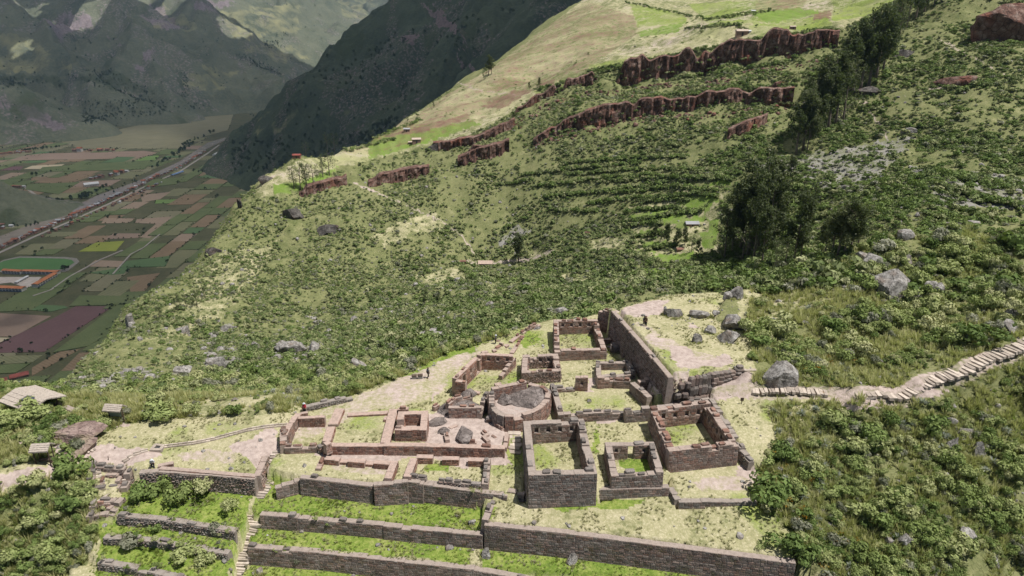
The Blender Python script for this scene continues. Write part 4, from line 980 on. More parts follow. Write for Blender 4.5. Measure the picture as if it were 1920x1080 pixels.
retain('fine jointed base wall under the small doorway house', [((1122, 914, .65), (1254, 911, .65), (-.4, -.6))], red=.3, ruin=0, cope=0, moss=.1)
retain('small square retaining wall of a grassy ledge near the big bush', [((1258, 912, .3), (1271, 937, .05), -.6), ((1272, 937, .05), (1417, 937, -.05), (-.7, -.5))], red=.2, ruin=0, cope=0, moss=.1)
retain('curving dark retaining wall right of the large reddish house', [((1334, 746, 3.6), (1365, 795, 3.0), (1.2, 1.0)), ((1365, 795, 3.0), (1392, 840, 2.3), (1.0, .7)), ((1392, 840, 2.3), (1409, 868, 1.6), (.7, .5)), ((1410, 852, 1.6), (1428, 850, 1.5), .6)], style='rubble', red=.2, ruin=.4, cope=.2)
retain('low kerb wall behind the large reddish house', [((1232, 762, 3.0), (1330, 746, 3.5), (1.2, 1.6))], style='rubble', red=.3, ruin=.3, cope=.2, thick=.5)
retain('high shaded wall holding up the platform with boulders', [((1150, 582, 6.0), (1182, 618, 6.0), (.6, .8)), ((1182, 618, 5.9), (1222, 664, 6.0), (.8, 1.2)), ((1222, 664, 6.0), (1258, 707, 6.0), (1.2, 2.4))], red=.45, ruin=.15, cope=.05, style='rubble', batter=.07, course=.34)
retain('crumbling end of the platform wall over the bushes', [((1124, 584, 4.2), (1149, 579, 5.4), .6)], red=.7, ruin=.7, cope=.3, style='rubble')
retain('high rough retaining wall left of the stairway', [((262, 884, .0), (300, 880, -.05), -2.1), ((300, 881, .0), (400, 888, .0), -2.3), ((400, 888, 0), (480, 895, .0), -2.3)], red=.35, style='rubble', ruin=.08, cope=.03, course=.25)
retain('battered side wall flanking the upper flight of the stairway', [((481, 892, .1), (498, 854, .25), (-2.4, -.3))], red=.6, style='rubble', ruin=.1, cope=.0)
retain('low rough wall under the shrubby terrace left of the stairway', [((222, 963, -2.3), (300, 970, -2.4), -3.8), ((300, 970, -2.4), (444, 993, -2.6), -3.8)], red=.2, style='rubble', ruin=.25, cope=.15, course=.24)
retain('knee high mossy wall on the second small terrace', [((196, 1004, -3.5), (300, 1012, -3.6), -4.7), ((300, 1013, -3.65), (430, 1035, -3.7), -4.7)], red=.15, style='rubble', ruin=.35, cope=.1, moss=.9, course=.24)
retain('knee high mossy wall on the lowest small terrace', [((186, 1051, -4.4), (260, 1062, -4.5), -5.5), ((262, 1063, -4.5), (345, 1083, -4.6), -5.5)], red=.15, style='rubble', ruin=.35, cope=.1, moss=.9, course=.24)
retain('long rough field wall at the brink behind the gate court', [((566, 762, .7), (600, 755, .75), -.1), ((600, 755, .7), (660, 741, .8), -.1)], red=.1, style='rubble', ruin=.5, cope=.4, moss=.1)
for lab, a, b in (('stub of rough wall between niche house and platform', (1122, 606, 1.6), (1146, 612, 1.6)), ('second rough wall stub at the foot of the platform wall', (1128, 636, 1.7), (1152, 634, 1.7)), ('red fieldstone stub wall leaning on the platform corner', (1197, 711, 2.7), (1226, 708, 2.8)), ('thin red foundation line below the platform corner', (1218, 740, 1.9), (1242, 732, 2.4))):
    retain(lab, [(a, b, a[2] - 1.2)], red=.7, style='rubble', ruin=.4, cope=.4)
# ---- big boulder stones at the platform end
r = thing('boulder_wall', 'end wall of large rounded boulders below the platform lawn', 'boulder wall', G(1320, 715, 3))
P0_, P1_ = G(1268, 706, 5.8), G(1384, 690, 5.8)
wall(r, (1262, 709, 5.2), (1392, 689, 5.3), (2.6, 4.2), .5, (.5, .5), style='rubble', ruin=.1, cope=0, batter=.1)
for row in range(3):
    x = .2
    while x < 1:
        w_ = rng.uniform(.75, 1.5) * (1 - .15 * row); f = x + w_ / 24
        p = P0_ + (P1_ - P0_) * min(f, 1); zb_ = hz(p[0], p[1] - 1.0); hh_ = max(.45, (5.9 - zb_) / 3)
        put_block('stone', rng.choice(ROUGH), r, (p[0] - .1 + .1 * row, p[1] - .62 + .12 * row, zb_ + hh_ * (.45 + row * .95)), .17, (w_, .8, hh_ * rng.uniform(1.0, 1.2)), np.array(r.location))
        x += w_ / 12.5
    # first row starts at the corner too
for i in range(6):
    p = P0_ + (P1_ - P0_) * (i * .035); zz_ = hz(p[0], p[1] - 1.0); put_block('stone', rng.choice(ROUGH), r, (p[0], p[1] - .6, zz_ + .4 + (i % 3) * (5.9 - zz_) / 3.2), .2, (.9, .7, 1.0), np.array(r.location))
# ---- stairways
def steps(root, pts, n, w, hgt=.28, dep=None, jit=.11):
    P = [np.array(p, float) for p in pts]; seg = [np.linalg.norm((b - a)[:2]) for a, b in zip(P[:-1], P[1:])]; tot = sum(seg)
    for i in range(n):
        s = tot * (i + .5) / n; k = 0
        while k < len(seg) - 1 and s > seg[k]: s -= seg[k]; k += 1
        a, b = P[k], P[k + 1]; p = a + (b - a) * (s / seg[k]); d = (b - a)[:2] / seg[k]
        dp = dep or tot / n * 1.0
        put_block('step', rng.choice(STEP), root, (p[0] + rng.uniform(-.12, .12), p[1] + rng.uniform(-.1, .1), p[2] - hgt / 2 + .03 + rng.uniform(-.05, .05)), math.atan2(d[1], d[0]) + rng.uniform(-jit, jit), (dp * rng.uniform(.82, 1.05), w * rng.uniform(.78, 1.1), hgt), np.array(root.location))
st_ = thing('stone_stairway', 'steep narrow stone stairway dropping between the green terraces', 'stairway', G(480, 960, -4))
steps(st_, [G(519, 845, .25), G(513, 868, -.45), G(501, 905, -1.75), G(486, 935, -2.35)], 17, 1.35, .4)
steps(st_, [G(488, 938, -2.7), G(470, 988, -4.1), G(455, 1030, -5.3), G(440, 1070, -6.3), G(432, 1095, -7)], 32, 2.0, .35)
sp = thing('stone_stairway', 'broad pale stone stairway climbing to the right through the brush', 'stairway', G(1600, 738, 5.6))
PW = [np.array([x, y, hz(x, y) + .12]) for x, y, z in PATHW]
steps(sp, PW[2:5], 19, 1.7, .35); steps(sp, PW[5:8], 9, 2.1, .4); steps(sp, PW[7:10], 14, 2.2, .4); steps(sp, PW[9:13], 27, 2.2, .4)
sq = thing('stone_stairway', 'short pale steps on the trampled path below the boulder wall', 'stairway', G(1300, 738, 3))
steps(sq, [np.array([a[0], a[1], hz(a[0], a[1]) + .1]) for a in (G(1246, 743, 2.5), G(1300, 739, 3.1), G(1380, 738, 3.8))], 7, 1.3, .25, .4, .25)
sr = thing('stone_stairway', 'rough stone steps between boulder wall and pointed boulder', 'stairway', G(1405, 712, 4.5))
steps(sr, [G(1412, 728, 4.0), G(1405, 690, 6.0)], 7, 2.1, .45, .6)
ss = thing('stone_stairway', 'shaded red steps left of the tall grey house', 'stairway', G(962, 830, .6))
steps(ss, [G(962, 850, .35), G(966, 808, .9)], 6, 2.0, .3, .85)
wall(ss, (951, 812, 1.5), (946, 838, 1.5), .2, .5, (.7, .8), ruin=.1, cope=.3)
# ---- two sunken stone baths at the left
def bath(label, fl, fr, nr, nl, dz=.55):
    P = [ground_at(*q) for q in (fl, fr, nr, nl)]; cz_ = sum(P) / 4
    r = thing('stone_bath', label, 'stone bath', cz_)
    for i, (a, b) in enumerate(((0, 3), (3, 2), (1, 2), (0, 1))):
        A, B = P[a], P[b]; d = (B - A) / np.linalg.norm((B - A)[:2]) * .45
        if i in (1, 3): A, B = A + d, B - d
        else: A, B = A - d, B + d
        wall(r, A, B, (A[2] - .9, B[2] - .9), .7, (.4, .4), style='rubble', ruin=.5, cope=.7, ztops=(A[2] + dz, B[2] + dz), world=True, course=.22)
    return r, P
def mixp(P, s, t): return (P[0] * (1 - s) + P[1] * s) * (1 - t) + (P[3] * (1 - s) + P[2] * s) * t
def bath_in(r, P, q):
    for (s0, t0, s1, t1, h) in q:
        A, B = mixp(P, s0, t0), mixp(P, s1, t1); wall(r, A, B, (A[2] - .9, B[2] - .9), .5, (.6, .6), style='rubble', ruin=.3, cope=.5, ztops=(A[2] + h, B[2] + h), world=True, course=.22)
b1, P = bath('upper sunken stone bath with steps at both sides', (176, 878), (243, 886), (236, 920), (170, 918))
bath_in(b1, P, [(.33, .38, .33, .9, .45), (.78, .3, .76, .9, .5), (.38, .36, .74, .34, .5)])
steps(b1, [mixp(P, .17, .08) + [0, 0, .25], mixp(P, .17, .92) + [0, 0, .2]], 7, .75, .3); steps(b1, [mixp(P, .89, .15) + [0, 0, .25], mixp(P, .89, .85) + [0, 0, .2]], 5, .5, .3)
mb = MB(); p_ = mixp(P, .56, .5); mb.box(p_[0] - .45, p_[0] + .45, p_[1] - .5, p_[1] + .3, p_[2] - .6, p_[2] + .03)
obj('basin_floor', mb.mesh('basin_floor', M['mortar'], off=np.array(b1.location)), b1)
b2, P = bath('lower sunken stone bath with a spout above it', (180, 946), (226, 944), (214, 966), (172, 972))
bath_in(b2, P, [(.75, .1, .72, .8, .5), (.15, .25, .7, .22, .6)])
p_ = ground_at(196, 936); put_block('spout_stone', STEP[2], b2, p_ + [0, 0, .25], 1.2, (1.6, .3, .25), np.array(b2.location))
# ---- water channel and basin on the lawn
ch = thing('water_channel', 'thin stone lined water channel crossing the dry lawn', 'water channel', G(400, 825, 0))
CHP = [(230, 862), (250, 853), (278, 846)], [(306, 838), (360, 831), (430, 820), (540, 800)]
for pts in CHP:
    P = [G(u, v, 0) for u, v in pts]
    for a, b in zip(P[:-1], P[1:]):
        L = np.linalg.norm((b - a)[:2]); k = int(L / .55); d = (b - a)[:2] / L; nn = np.array([-d[1], d[0]])
        for i in range(k):
            for sd_ in (-.22, .22):
                p = a[:2] + d * (i + .5) * L / k + nn * sd_
                put_block('kerb_stone', rng.choice(STEP), ch, (p[0], p[1], hz(p[0], p[1]) + .06), math.atan2(d[1], d[0]), (L / k * .96, .2, .26), np.array(ch.location))
bs = thing('stone_basin', 'rectangular stone basin of dark water at the channel', 'basin', G(292, 843, 0))
wp = [G(u, v, 0) for u, v in ((284, 846), (302, 846), (306, 838), (292, 837))]; zb_ = hz(*wp[0][:2])
for a, b in zip(wp, wp[1:] + wp[:1]):
    L = np.linalg.norm((b - a)[:2]); m_ = (a + b) / 2
    put_block('kerb_stone', STEP[1], bs, (m_[0], m_[1], zb_ + .08), math.atan2(*(b - a)[:2][::-1]), (L + .3, .4, .35), np.array(bs.location))
mw, nw_, bw_ = newmat('still_dark_water', .1, .5); bw_.inputs['Base Color'].default_value = (.05, .05, .05, 1)
mb = MB(); mb.add([(p[0], p[1], zb_ + .1) for p in wp], [(0, 1, 2, 3)])
obj('water', mb.mesh('water', mw, off=np.array(bs.location)), bs)
# wall kerb on the lawn edge
kb = thing('lawn_kerb', 'pinkish flat kerb along the lawn above the rough wall', 'kerb', G(400, 885, 0))
for a, b in (((296, 872, .12), (325, 866, .12)), ((300, 876, .12), (480, 891, .12))):
    wall(kb, a, b, -.1, .6, (.6, .7), ruin=0, cope=0, batter=0)
# ------------------------------------------------------------------ rocks
def rock_mesh(name, seed, mat, sub=4, facets=15, rough=.10, flat=1.0):
    r = random.Random(seed); bm = bmesh.new(); bmesh.ops.create_icosphere(bm, subdivisions=sub, radius=1)
    planes = []
    for _ in range(facets):
        k = Vector((r.gauss(0, 1), r.gauss(0, 1), r.gauss(0, .8))).normalized(); planes.append((k, r.uniform(.42, .80)))
    co = np.array([v.co for v in bm.verts])
    q = fbm(co[:, 0] * 1.7 + seed * 7.1 + co[:, 2] * 1.3, co[:, 1] * 1.7 - co[:, 2] * 1.1 + seed * 3.3, seed, 4)
    q2 = ridged(co[:, 0] * 3 + seed, co[:, 1] * 3 + co[:, 2] * 2.5, seed + 5, 3)
    for v, a, b in zip(bm.verts, q, q2):
        c = v.co * (1 + (a - .5) * .5)
        for k, dd in planes:
            e = c.dot(k)
            if e > dd: c -= k * (e - dd) * .97
        v.co = c * (1 + (b - .6) * rough)
    me = bpy.data.meshes.new(name); bm.to_mesh(me); bm.free(); me.materials.append(mat)
    me.polygons.foreach_set('use_smooth', np.zeros(len(me.polygons), bool)); return me
NB_ = [0]
def boulder(u, v, w, h, label, name='boulder', mat='boulder', cat='boulder', group=None, z=None, depth=.9, flatseed=None, sink=.33, rz=None, sub=4):
    p = ground_at(u, v) if z is None else G(u, v, z)
    t = np.linalg.norm(p - np.array([0, 0, CAMZ])); sx = w / FPX * t / 2; sz = h / FPX * t / 2 / .87
    NB_[0] += 1; r = random.Random(NB_[0] * 3 + 1)
    o = obj(name, rock_mesh(name, NB_[0] * 13 + 5, M[mat], sub), None, (p[0], p[1] + sx * depth * .5, p[2] + sz * (1 - 2 * sink) * .9), (r.uniform(-.15, .15), r.uniform(-.15, .15), r.uniform(-.5, .5) if rz is None else rz), (sx * 1.16, sx * depth * 1.1, sz * 1.15))
    if name == 'boulder': BASES.append((p[0], p[1] + sx * depth * .5, sx, sx * depth))
    return tag(o, label, cat, group, 'thing')
BASES = []
for b in [(1262, 597, 36, 27, 'dark boulder standing alone in the middle of the platform lawn'), (1312, 598, 32, 23, 'dark boulder at the brush edge of the platform lawn'), (1306, 644, 22, 24, 'upright pale boulder nearest the platform edge'),
          (1334, 626, 27, 17, 'low pale boulder left of the boulder pair on the platform'), (1380, 618, 58, 34, 'large pale boulder topping the pair on the platform lawn'), (1366, 645, 46, 31, 'tilted pale slab leaning under the largest platform boulder'),
          (1385, 562, 26, 30, 'pointed pale boulder at the far corner of the platform'), (1368, 562, 22, 16, 'low boulder half hidden beside the pointed far boulder'), (1343, 592, 16, 10, 'small boulder in the brush edging the platform'), (1295, 568, 10, 6, 'small white stone on the far platform lawn'),
          (1463, 726, 66, 48, 'big slanting pale boulder where the stairway starts'), (1677, 560, 66, 66, 'largest pale boulder on the brushy hill'), (1645, 505, 52, 36, 'jagged outcrop above the largest hill boulder'), (1700, 500, 34, 24, 'rock knob at the top of the hill outcrop'),
          (1745, 560, 36, 32, 'pale rock right of the largest hill boulder'), (1622, 492, 30, 22, 'left shoulder of the jagged hill outcrop'), (1668, 470, 36, 20, 'pale rock capping the jagged hill outcrop'), (1762, 556, 26, 26, 'pale angular rock at the right end of the hill outcrop'), (1722, 566, 26, 28, 'brown rock wedged beside the largest hill boulder'), (1513, 612, 16, 13, 'small dark rock in the middle of the hill brush'), (1898, 628, 34, 26, 'dark boulder at the top of the stairway'),
          (1903, 600, 30, 20, 'grey boulder above the stairway top'), (1745, 440, 40, 16, 'flat rock ledge on the hill crest'), (1248, 592, 9, 20, 'standing stone in the brush behind the niche house'),
          (892, 954, 17, 11, 'largest grey rock on the upper green terrace'), (857, 972, 10, 10, 'small cubic dark rock on the upper green terrace'), (883, 986, 16, 14, 'pale rock near the wall on the upper green terrace'), (911, 1048, 21, 22, 'pale lichen boulder at the terrace wall corner'),
          (1074, 1056, 27, 21, 'split pale boulder on the lowest grass strip'), (590, 995, 12, 6, 'white stone on the middle green terrace'), (486, 1080, 20, 14, 'white rubble boulder at the foot of the stairway'), (1104, 756, 10, 10, 'small tilted stone on the lawn of the open court'),
          (1787, 856, 36, 38, 'lichen covered boulder low on the right slope'), (1838, 862, 26, 34, 'brown boulder beside the lichen boulder'), (1812, 822, 34, 26, 'orange stained rock above the lichen boulder'), (1785, 800, 30, 22, 'red stained rock highest on the right slope'), (1697, 1030, 36, 32, 'dark cracked boulder near the lower frame edge'),
          (1772, 905, 26, 22, 'grey boulder in brush below the lichen boulder'), (1870, 952, 20, 20, 'pale boulder near the right frame edge'), (1812, 1020, 30, 26, 'shaded rock face in the lower right brush'), (1866, 1066, 20, 18, 'grey rock in the lower right corner brush'), (1668, 1025, 16, 24, 'narrow reddish rock left of the dark cracked boulder'),
          (177, 827, 12, 9, 'white stone on the steps beside the earthy mound'), (270, 750, 14, 6, 'flat stone at the meadow edge behind the lawn')]:
    boulder(*b)
boulder(1152, 662, 27, 34, 'pointed dark rock standing between niche house and platform wall', mat='bedrock', depth=.7)
for b in [(870, 832, 52, 36, 'big dark bedrock hump in front of the curved wall', .35), (838, 776, 46, 26, 'dark bedrock shelf left of the curved wall', .4), (822, 797, 42, 14, 'flat reddish bedrock slab beside the tiny chamber', .4), (832, 812, 30, 14, 'small bedrock lump in the earthy platform', .4), (875, 780, 70, 26, 'dark bedrock base under the curved wall', .3),
          (880, 748, 40, 20, 'broken bedrock block above the curved wall', .3), (920, 795, 30, 30, 'bedrock in the cleft beside the round tower', .35)]:
    boulder(*b[:5], name='bedrock', mat='bedrock', cat='bedrock', sink=b[5], sub=4)
boulder(952, 762, 46, 24, 'bedrock lump on the left of the tower top', name='bedrock', mat='bedrock', cat='bedrock', z=2.0, sink=.3, sub=4)
boulder(986, 764, 92, 21, 'wide grey bedrock dome filling the round tower', name='bedrock', mat='bedrock', cat='bedrock', z=2.1, sink=.45, sub=5, depth=1.15, rz=.2)
boulder(1002, 746, 60, 18, 'bedrock shelf at the back of the round tower top', name='bedrock', mat='bedrock', cat='bedrock', z=2.2, sink=.45, sub=4, depth=1.1)
boulder(112, 828, 104, 24, 'earthy reddish rock mound beside the path at the left', name='rocky_mound', mat='earthrock', cat='rock mound', sink=.36, sub=5)
boulder(140, 858, 60, 26, 'lower reddish rock ledge behind the thatched stand', name='rocky_mound', mat='earthrock', cat='rock mound', sink=.36, sub=4)
# outcrops on the opposite slope
for b in [(400, 690, 50, 34, 'pale cracked outcrop low on the far left slope', 'boulder'), (672, 698, 50, 38, 'pale outcrop just behind the long field wall', 'boulder'), (545, 665, 60, 26, 'broad pale outcrop in the middle of the left slope', 'boulder'), (590, 660, 40, 22, 'pale outcrop right of the broad left outcrop', 'boulder'), (340, 625, 34, 18, 'small pale outcrop near the ridge', 'boulder'), (425, 622, 30, 18, 'pale outcrop high on the left slope', 'boulder'),
          (1102, 442, 18, 16, 'brown boulder in the middle of the far slope', 'redcliff'), (552, 412, 46, 32, 'dark crag below the ridge trees', 'darkcrag'), (612, 438, 54, 26, 'second dark crag right of the ridge crag', 'darkcrag'), (450, 392, 12, 34, 'dark pillar crag on the ridge edge', 'darkcrag'), (243, 612, 16, 36, 'pale cliff nose overhanging the valley', 'boulder'), (395, 480, 40, 24, 'grey crag on the ridge edge', 'darkcrag'), (745, 340, 60, 16, 'dark crag band under the green fields', 'darkcrag'),
          (820, 282, 50, 18, 'dark rock step right of the farmhouse', 'darkcrag'), (905, 294, 70, 34, 'reddish crag below the ploughed field', 'redcliff'), (1798, 162, 58, 30, 'red cave like rock face on the upper right slope', 'redcliff'), (1640, 178, 60, 24, 'dark rock face beside the gully trees', 'darkcrag'), (1700, 108, 46, 26, 'dark ribbed crag on the upper right slope', 'darkcrag'), (1922, 78, 120, 78, 'tall red cliff in the upper right corner', 'redcliff'),
          (1415, 240, 70, 16, 'small red bank on the slope left of the gully', 'redcliff'), (1706, 252, 24, 14, 'white boulder on the scree slope', 'boulder'), (500, 342, 34, 16, 'dark crag beside the green ridge field', 'darkcrag'), (965, 440, 24, 12, 'grey rock topping the small scree', 'boulder'), (335, 700, 40, 20, 'pale rocks low on the left slope', 'boulder'), (470, 700, 30, 18, 'pale rock at the foot of the left slope', 'boulder'), (820, 625, 60, 14, 'flat grey outcrop behind the ruined hall', 'boulder'), (1460, 165, 30, 22, 'red rock step by the gully', 'redcliff')]:
    boulder(*b[:5], name='rock_outcrop', mat=b[5], cat='outcrop', sink=.42, sub=4, depth=.6)
# red cliff bands: broken vertical faces standing out of the slope
def cliff(pts, seed):
    P = [(F(u, v, t), F(u, vb, t - 1)) for u, v, t, vb in pts]; V = []; nrow = 13
    tot = [0]
    for a, b in zip(P[:-1], P[1:]): tot.append(tot[-1] + np.linalg.norm((b[0] - a[0])[:2]))
    n = int(tot[-1] / .9); S_ = np.linspace(0, tot[-1], n)
    for i, s in enumerate(S_):
        k = min(max(np.searchsorted(tot, s) - 1, 0), len(P) - 2); f = (s - tot[k]) / (tot[k + 1] - tot[k])
        a = P[k][0] * (1 - f) + P[k + 1][0] * f; c = P[k][1] * (1 - f) + P[k + 1][1] * f
        o = -a / np.linalg.norm(a[:2]); o = np.array([o[0], o[1], 0])
        gap = .38 + .62 * sst(.2, .34, fbm(np.array([s / 17]), np.array([seed * 3.7]), seed, 2))[0]
        H = (a[2] - c[2]) * (.9 + .5 * vn(np.array([s / 7]), np.array([1.0]), seed + 2)[0] + .14 * vn(np.array([s / 3.5]), np.array([1.0]), seed + 4)[0]) * gap
        zt = hz(a[0], a[1]) * .0 + c[2] + H
        for j in range(nrow):
            q = j / (nrow - 1)
            zz = c[2] - 6 + (zt - c[2] + 6) * min(q * 1.15, 1)
            col = ridged(np.array([s / 3.4]), np.array([zz / 14]), seed, 3)[0]; col = .45 * col + .55 * round(col * 5) / 5; fine = fbm(np.array([s / 1.6]), np.array([zz / 2.2]), seed + 7, 3)[0]
            out = 3.2 + col * 4.0 + (fine - .5) * 1.8 - q * 1.2
            if q > .87: out = out - (q - .87) / .13 * 9
            x_, y_ = a[0] + o[0] * out, a[1] + o[1] * out
            V.append((x_, y_, zz + (fine - .5) * .8 - (0 if q <= .87 else (q - .87) * 3) ))
    me = mesh('cliff', V, grid_faces(n, nrow), M['redcliff'], False)
    tag(obj('cliff', me), kind='structure')
cliff(CLIFF1, 3); cliff(CLIFF2, 8)
def cl_px(L): return [(u, v, np.dot(ground_at(u, vb, 150) - np.array([0, 0, CAMZ]), np.array([0, CP, -SP])), vb) for u, v, vb in L]
cliff(cl_px([(690, 332, 345), (720, 326, 340), (760, 318, 332), (805, 310, 322)]), 12); cliff(cl_px([(858, 294, 306), (890, 280, 300), (920, 270, 296), (955, 260, 276)]), 15)
cliff(cl_px([(812, 266, 276), (850, 262, 272), (890, 256, 266), (930, 240, 250), (965, 222, 234)]), 17); cliff(cl_px([(1365, 244, 256), (1400, 230, 246), (1440, 214, 228)]), 19); cliff(cl_px([(560, 352, 364), (600, 340, 352), (650, 330, 342)]), 21)

# ------------------------------------------------------------------ plants
def leaves(n, seed, mat, name, lumps=6, rx=1.0, rz=.8, leaf=.2, zc=.75, spread=.6, lump_r=.5):
    r = np.random.default_rng(seed)
    L = np.stack([r.normal(0, spread * .55, lumps) * rx, r.normal(0, spread * .55, lumps) * rx, zc + r.uniform(-.35, .45, lumps) * rz], 1)
    R_ = lump_r * r.uniform(.7, 1.25, lumps); tone = r.uniform(0, 1, lumps)
    k = r.integers(0, lumps, n); d = r.normal(0, 1, (n, 3)); d /= np.linalg.norm(d, axis=1)[:, None]
    d[:, 2] = np.where(d[:, 2] < -.3, -d[:, 2] * .5, d[:, 2])
    P = L[k] + d * (R_[k] * r.uniform(.72, 1.08, n))[:, None] * np.array([1, 1, .85]); P[:, 2] = np.maximum(P[:, 2], .02)
    nn = d + r.normal(0, .34, (n, 3)); nn /= np.linalg.norm(nn, axis=1)[:, None]
    a = np.cross(nn, r.normal(0, 1, (n, 3))); a /= np.linalg.norm(a, axis=1)[:, None]; b = np.cross(nn, a)
    s = (leaf * r.uniform(.6, 1.35, n))[:, None]
    V = np.stack([P - a * s, P - b * s * .55, P + a * s, P + b * s * .55], 1).reshape(-1, 3)
    me = mesh(name, V, np.arange(4 * n).reshape(-1, 4), mat)
    t = np.clip(tone[k] * .6 + r.uniform(0, .4, n), 0, 1)
    vcol(me, 'tint', np.repeat(np.stack([t, t * 0, t * 0], 1), 4, axis=0)); return me
def tuft_mesh(seed, mat, n=22, h=.75, r0_=.25):
    r = np.random.default_rng(seed); a = r.uniform(0, 2 * pi, n); rad = r.uniform(0, r0_, n); lean = r.uniform(.15, .75, n); hh = h * r.uniform(.6, 1.2, n)
    B = np.stack([np.cos(a) * rad, np.sin(a) * rad, 0 * a], 1); T = B + np.stack([np.cos(a) * lean * hh, np.sin(a) * lean * hh, hh * np.sqrt(1 - lean ** 2 * .6)], 1)
    w = np.stack([-np.sin(a), np.cos(a), 0 * a], 1) * .045
    V = np.stack([B - w, B + w, T + w * .3, T - w * .3], 1).reshape(-1, 3)
    me = mesh('grass_tuft', V, np.arange(4 * n).reshape(-1, 4), mat); t = r.uniform(0, 1, n)
    vcol(me, 'tint', np.repeat(np.stack([t, t * 0, t * 0], 1), 4, axis=0)); return me
SHR = [leaves(620, 100 + i, M[('shrub', 'shrub', 'dark_shrub', 'shrub', 'grey_shrub', 'shrub', 'dark_shrub', 'shrub')[i]], 'shrub', lumps=(5, 7, 9, 6, 5, 8, 7, 4)[i], rz=(.7, .9, .8, .6, .7, 1.0, .9, .8)[i], leaf=(.12, .10, .11, .13, .12, .10, .12, .14)[i], lump_r=(.48, .42, .4, .46, .5, .4, .45, .55)[i]) for i in range(8)]
FARS = [leaves(95, 200 + i, M[('far_shrub', 'far_shrub', 'dark_shrub', 'far_shrub', 'grey_shrub', 'far_shrub', 'far_shrub')[i]], 'brush', lumps=4 + i % 3, leaf=.28, rz=.7, lump_r=.48) for i in range(7)]
TUF = [tuft_mesh(300 + i, M['tuft']) for i in range(3)]
def rosette(seed):
    r = np.random.default_rng(seed); n = 46; a = r.uniform(0, 2 * pi, n); el = r.uniform(.1, 1.35, n); L = r.uniform(.6, 1.0, n)
    d = np.stack([np.cos(a) * np.cos(el), np.sin(a) * np.cos(el), np.sin(el)], 1); w = np.stack([-np.sin(a), np.cos(a), 0 * a], 1) * .05; T = d * L[:, None]; T[:, 2] -= .12 * np.cos(el)
    V = np.stack([-w + [0, 0, .05], w + [0, 0, .05], d * (L * .6)[:, None] + w * .8, T, d * (L * .6)[:, None] - w * .8], 1).reshape(-1, 3)
    me = mesh('silver_rosette', V, np.arange(5 * n).reshape(-1, 5), M['silver']); t = r.uniform(0, 1, n); vcol(me, 'tint', np.repeat(np.stack([t, t * 0, t * 0], 1), 5, axis=0)); return me
ROS = [rosette(330 + i) for i in range(2)]
GTU = [tuft_mesh(310 + i, M['green_tuft'], 16, .22, .2) for i in range(2)]
ROCKS = [rock_mesh('slope_rock', 400 + i, M['boulder'], 2, 9) for i in range(4)]
LIB = bpy.data.collections.new('instanced_pieces')      # not linked to the scene: sources of the uncountable cover only
def lib(mes, nm):
    c = bpy.data.collections.new(nm); 
    for i, me in enumerate(mes):
        c.objects.link(bpy.data.objects.new('%s_%02d' % (nm, i), me))
    return c
def scatter_obj(name, label, pts, scl, rotz, idx, coll, cat=None, tilt=None):
    n = len(pts)
    me = bpy.data.meshes.new(name); me.vertices.add(n); me.vertices.foreach_set('co', np.asarray(pts, np.float32).ravel())
    a = me.attributes.new('sc', 'FLOAT_VECTOR', 'POINT'); a.data.foreach_set('vector', np.asarray(scl, np.float32).ravel())
    rot = np.zeros((n, 3), np.float32); rot[:, 2] = rotz
    if tilt is not None: rot[:, :2] = tilt
    a = me.attributes.new('rt', 'FLOAT_VECTOR', 'POINT'); a.data.foreach_set('vector', rot.ravel())
    a = me.attributes.new('ix', 'INT', 'POINT'); a.data.foreach_set('value', np.asarray(idx, np.int32))
    o = obj(name, me); tag(o, label, cat, None, 'stuff')
    ng = bpy.data.node_groups.new(name, 'GeometryNodeTree')
    ng.interface.new_socket('Geometry', in_out='INPUT', socket_type='NodeSocketGeometry'); ng.interface.new_socket('Geometry', in_out='OUTPUT', socket_type='NodeSocketGeometry')
    N = ng.nodes; gi, go = N.new('NodeGroupInput'), N.new('NodeGroupOutput')
    ci = N.new('GeometryNodeCollectionInfo'); ci.inputs['Collection'].default_value = coll; ci.inputs['Separate Children'].default_value = True; ci.inputs['Reset Children'].default_value = True
    ip = N.new('GeometryNodeInstanceOnPoints'); ip.inputs['Pick Instance'].default_value = True
    def na(nm, ty):
        x = N.new('GeometryNodeInputNamedAttribute'); x.data_type = ty; x.inputs[0].default_value = nm; return x.outputs[0]
    l = ng.links.new
    l(gi.outputs[0], ip.inputs['Points']); l(ci.outputs[0], ip.inputs['Instance']); l(na('ix', 'INT'), ip.inputs['Instance Index'])
    e2r = N.new('FunctionNodeEulerToRotation'); l(na('rt', 'FLOAT_VECTOR'), e2r.inputs[0]); l(e2r.outputs[0], ip.inputs['Rotation']); l(na('sc', 'FLOAT_VECTOR'), ip.inputs['Scale'])
    l(ip.outputs[0], go.inputs[0])
    md = o.modifiers.new('scatter', 'NODES'); md.node_group = ng
    return o
nr_ = np.random.default_rng(77)
def lawnmask(x, y, z, pathw=None):
    u, v, t = proj(x, y, z); m = inpoly(u, v, LAWN) & (np.hypot(x, y) < 135)
    for poly, c in TERR: m |= inpoly(x, y, poly)
    return m | (segdist(x, y, [(p[0], p[1]) for p in PATHW]) < (1.7 if pathw is None else pathw))
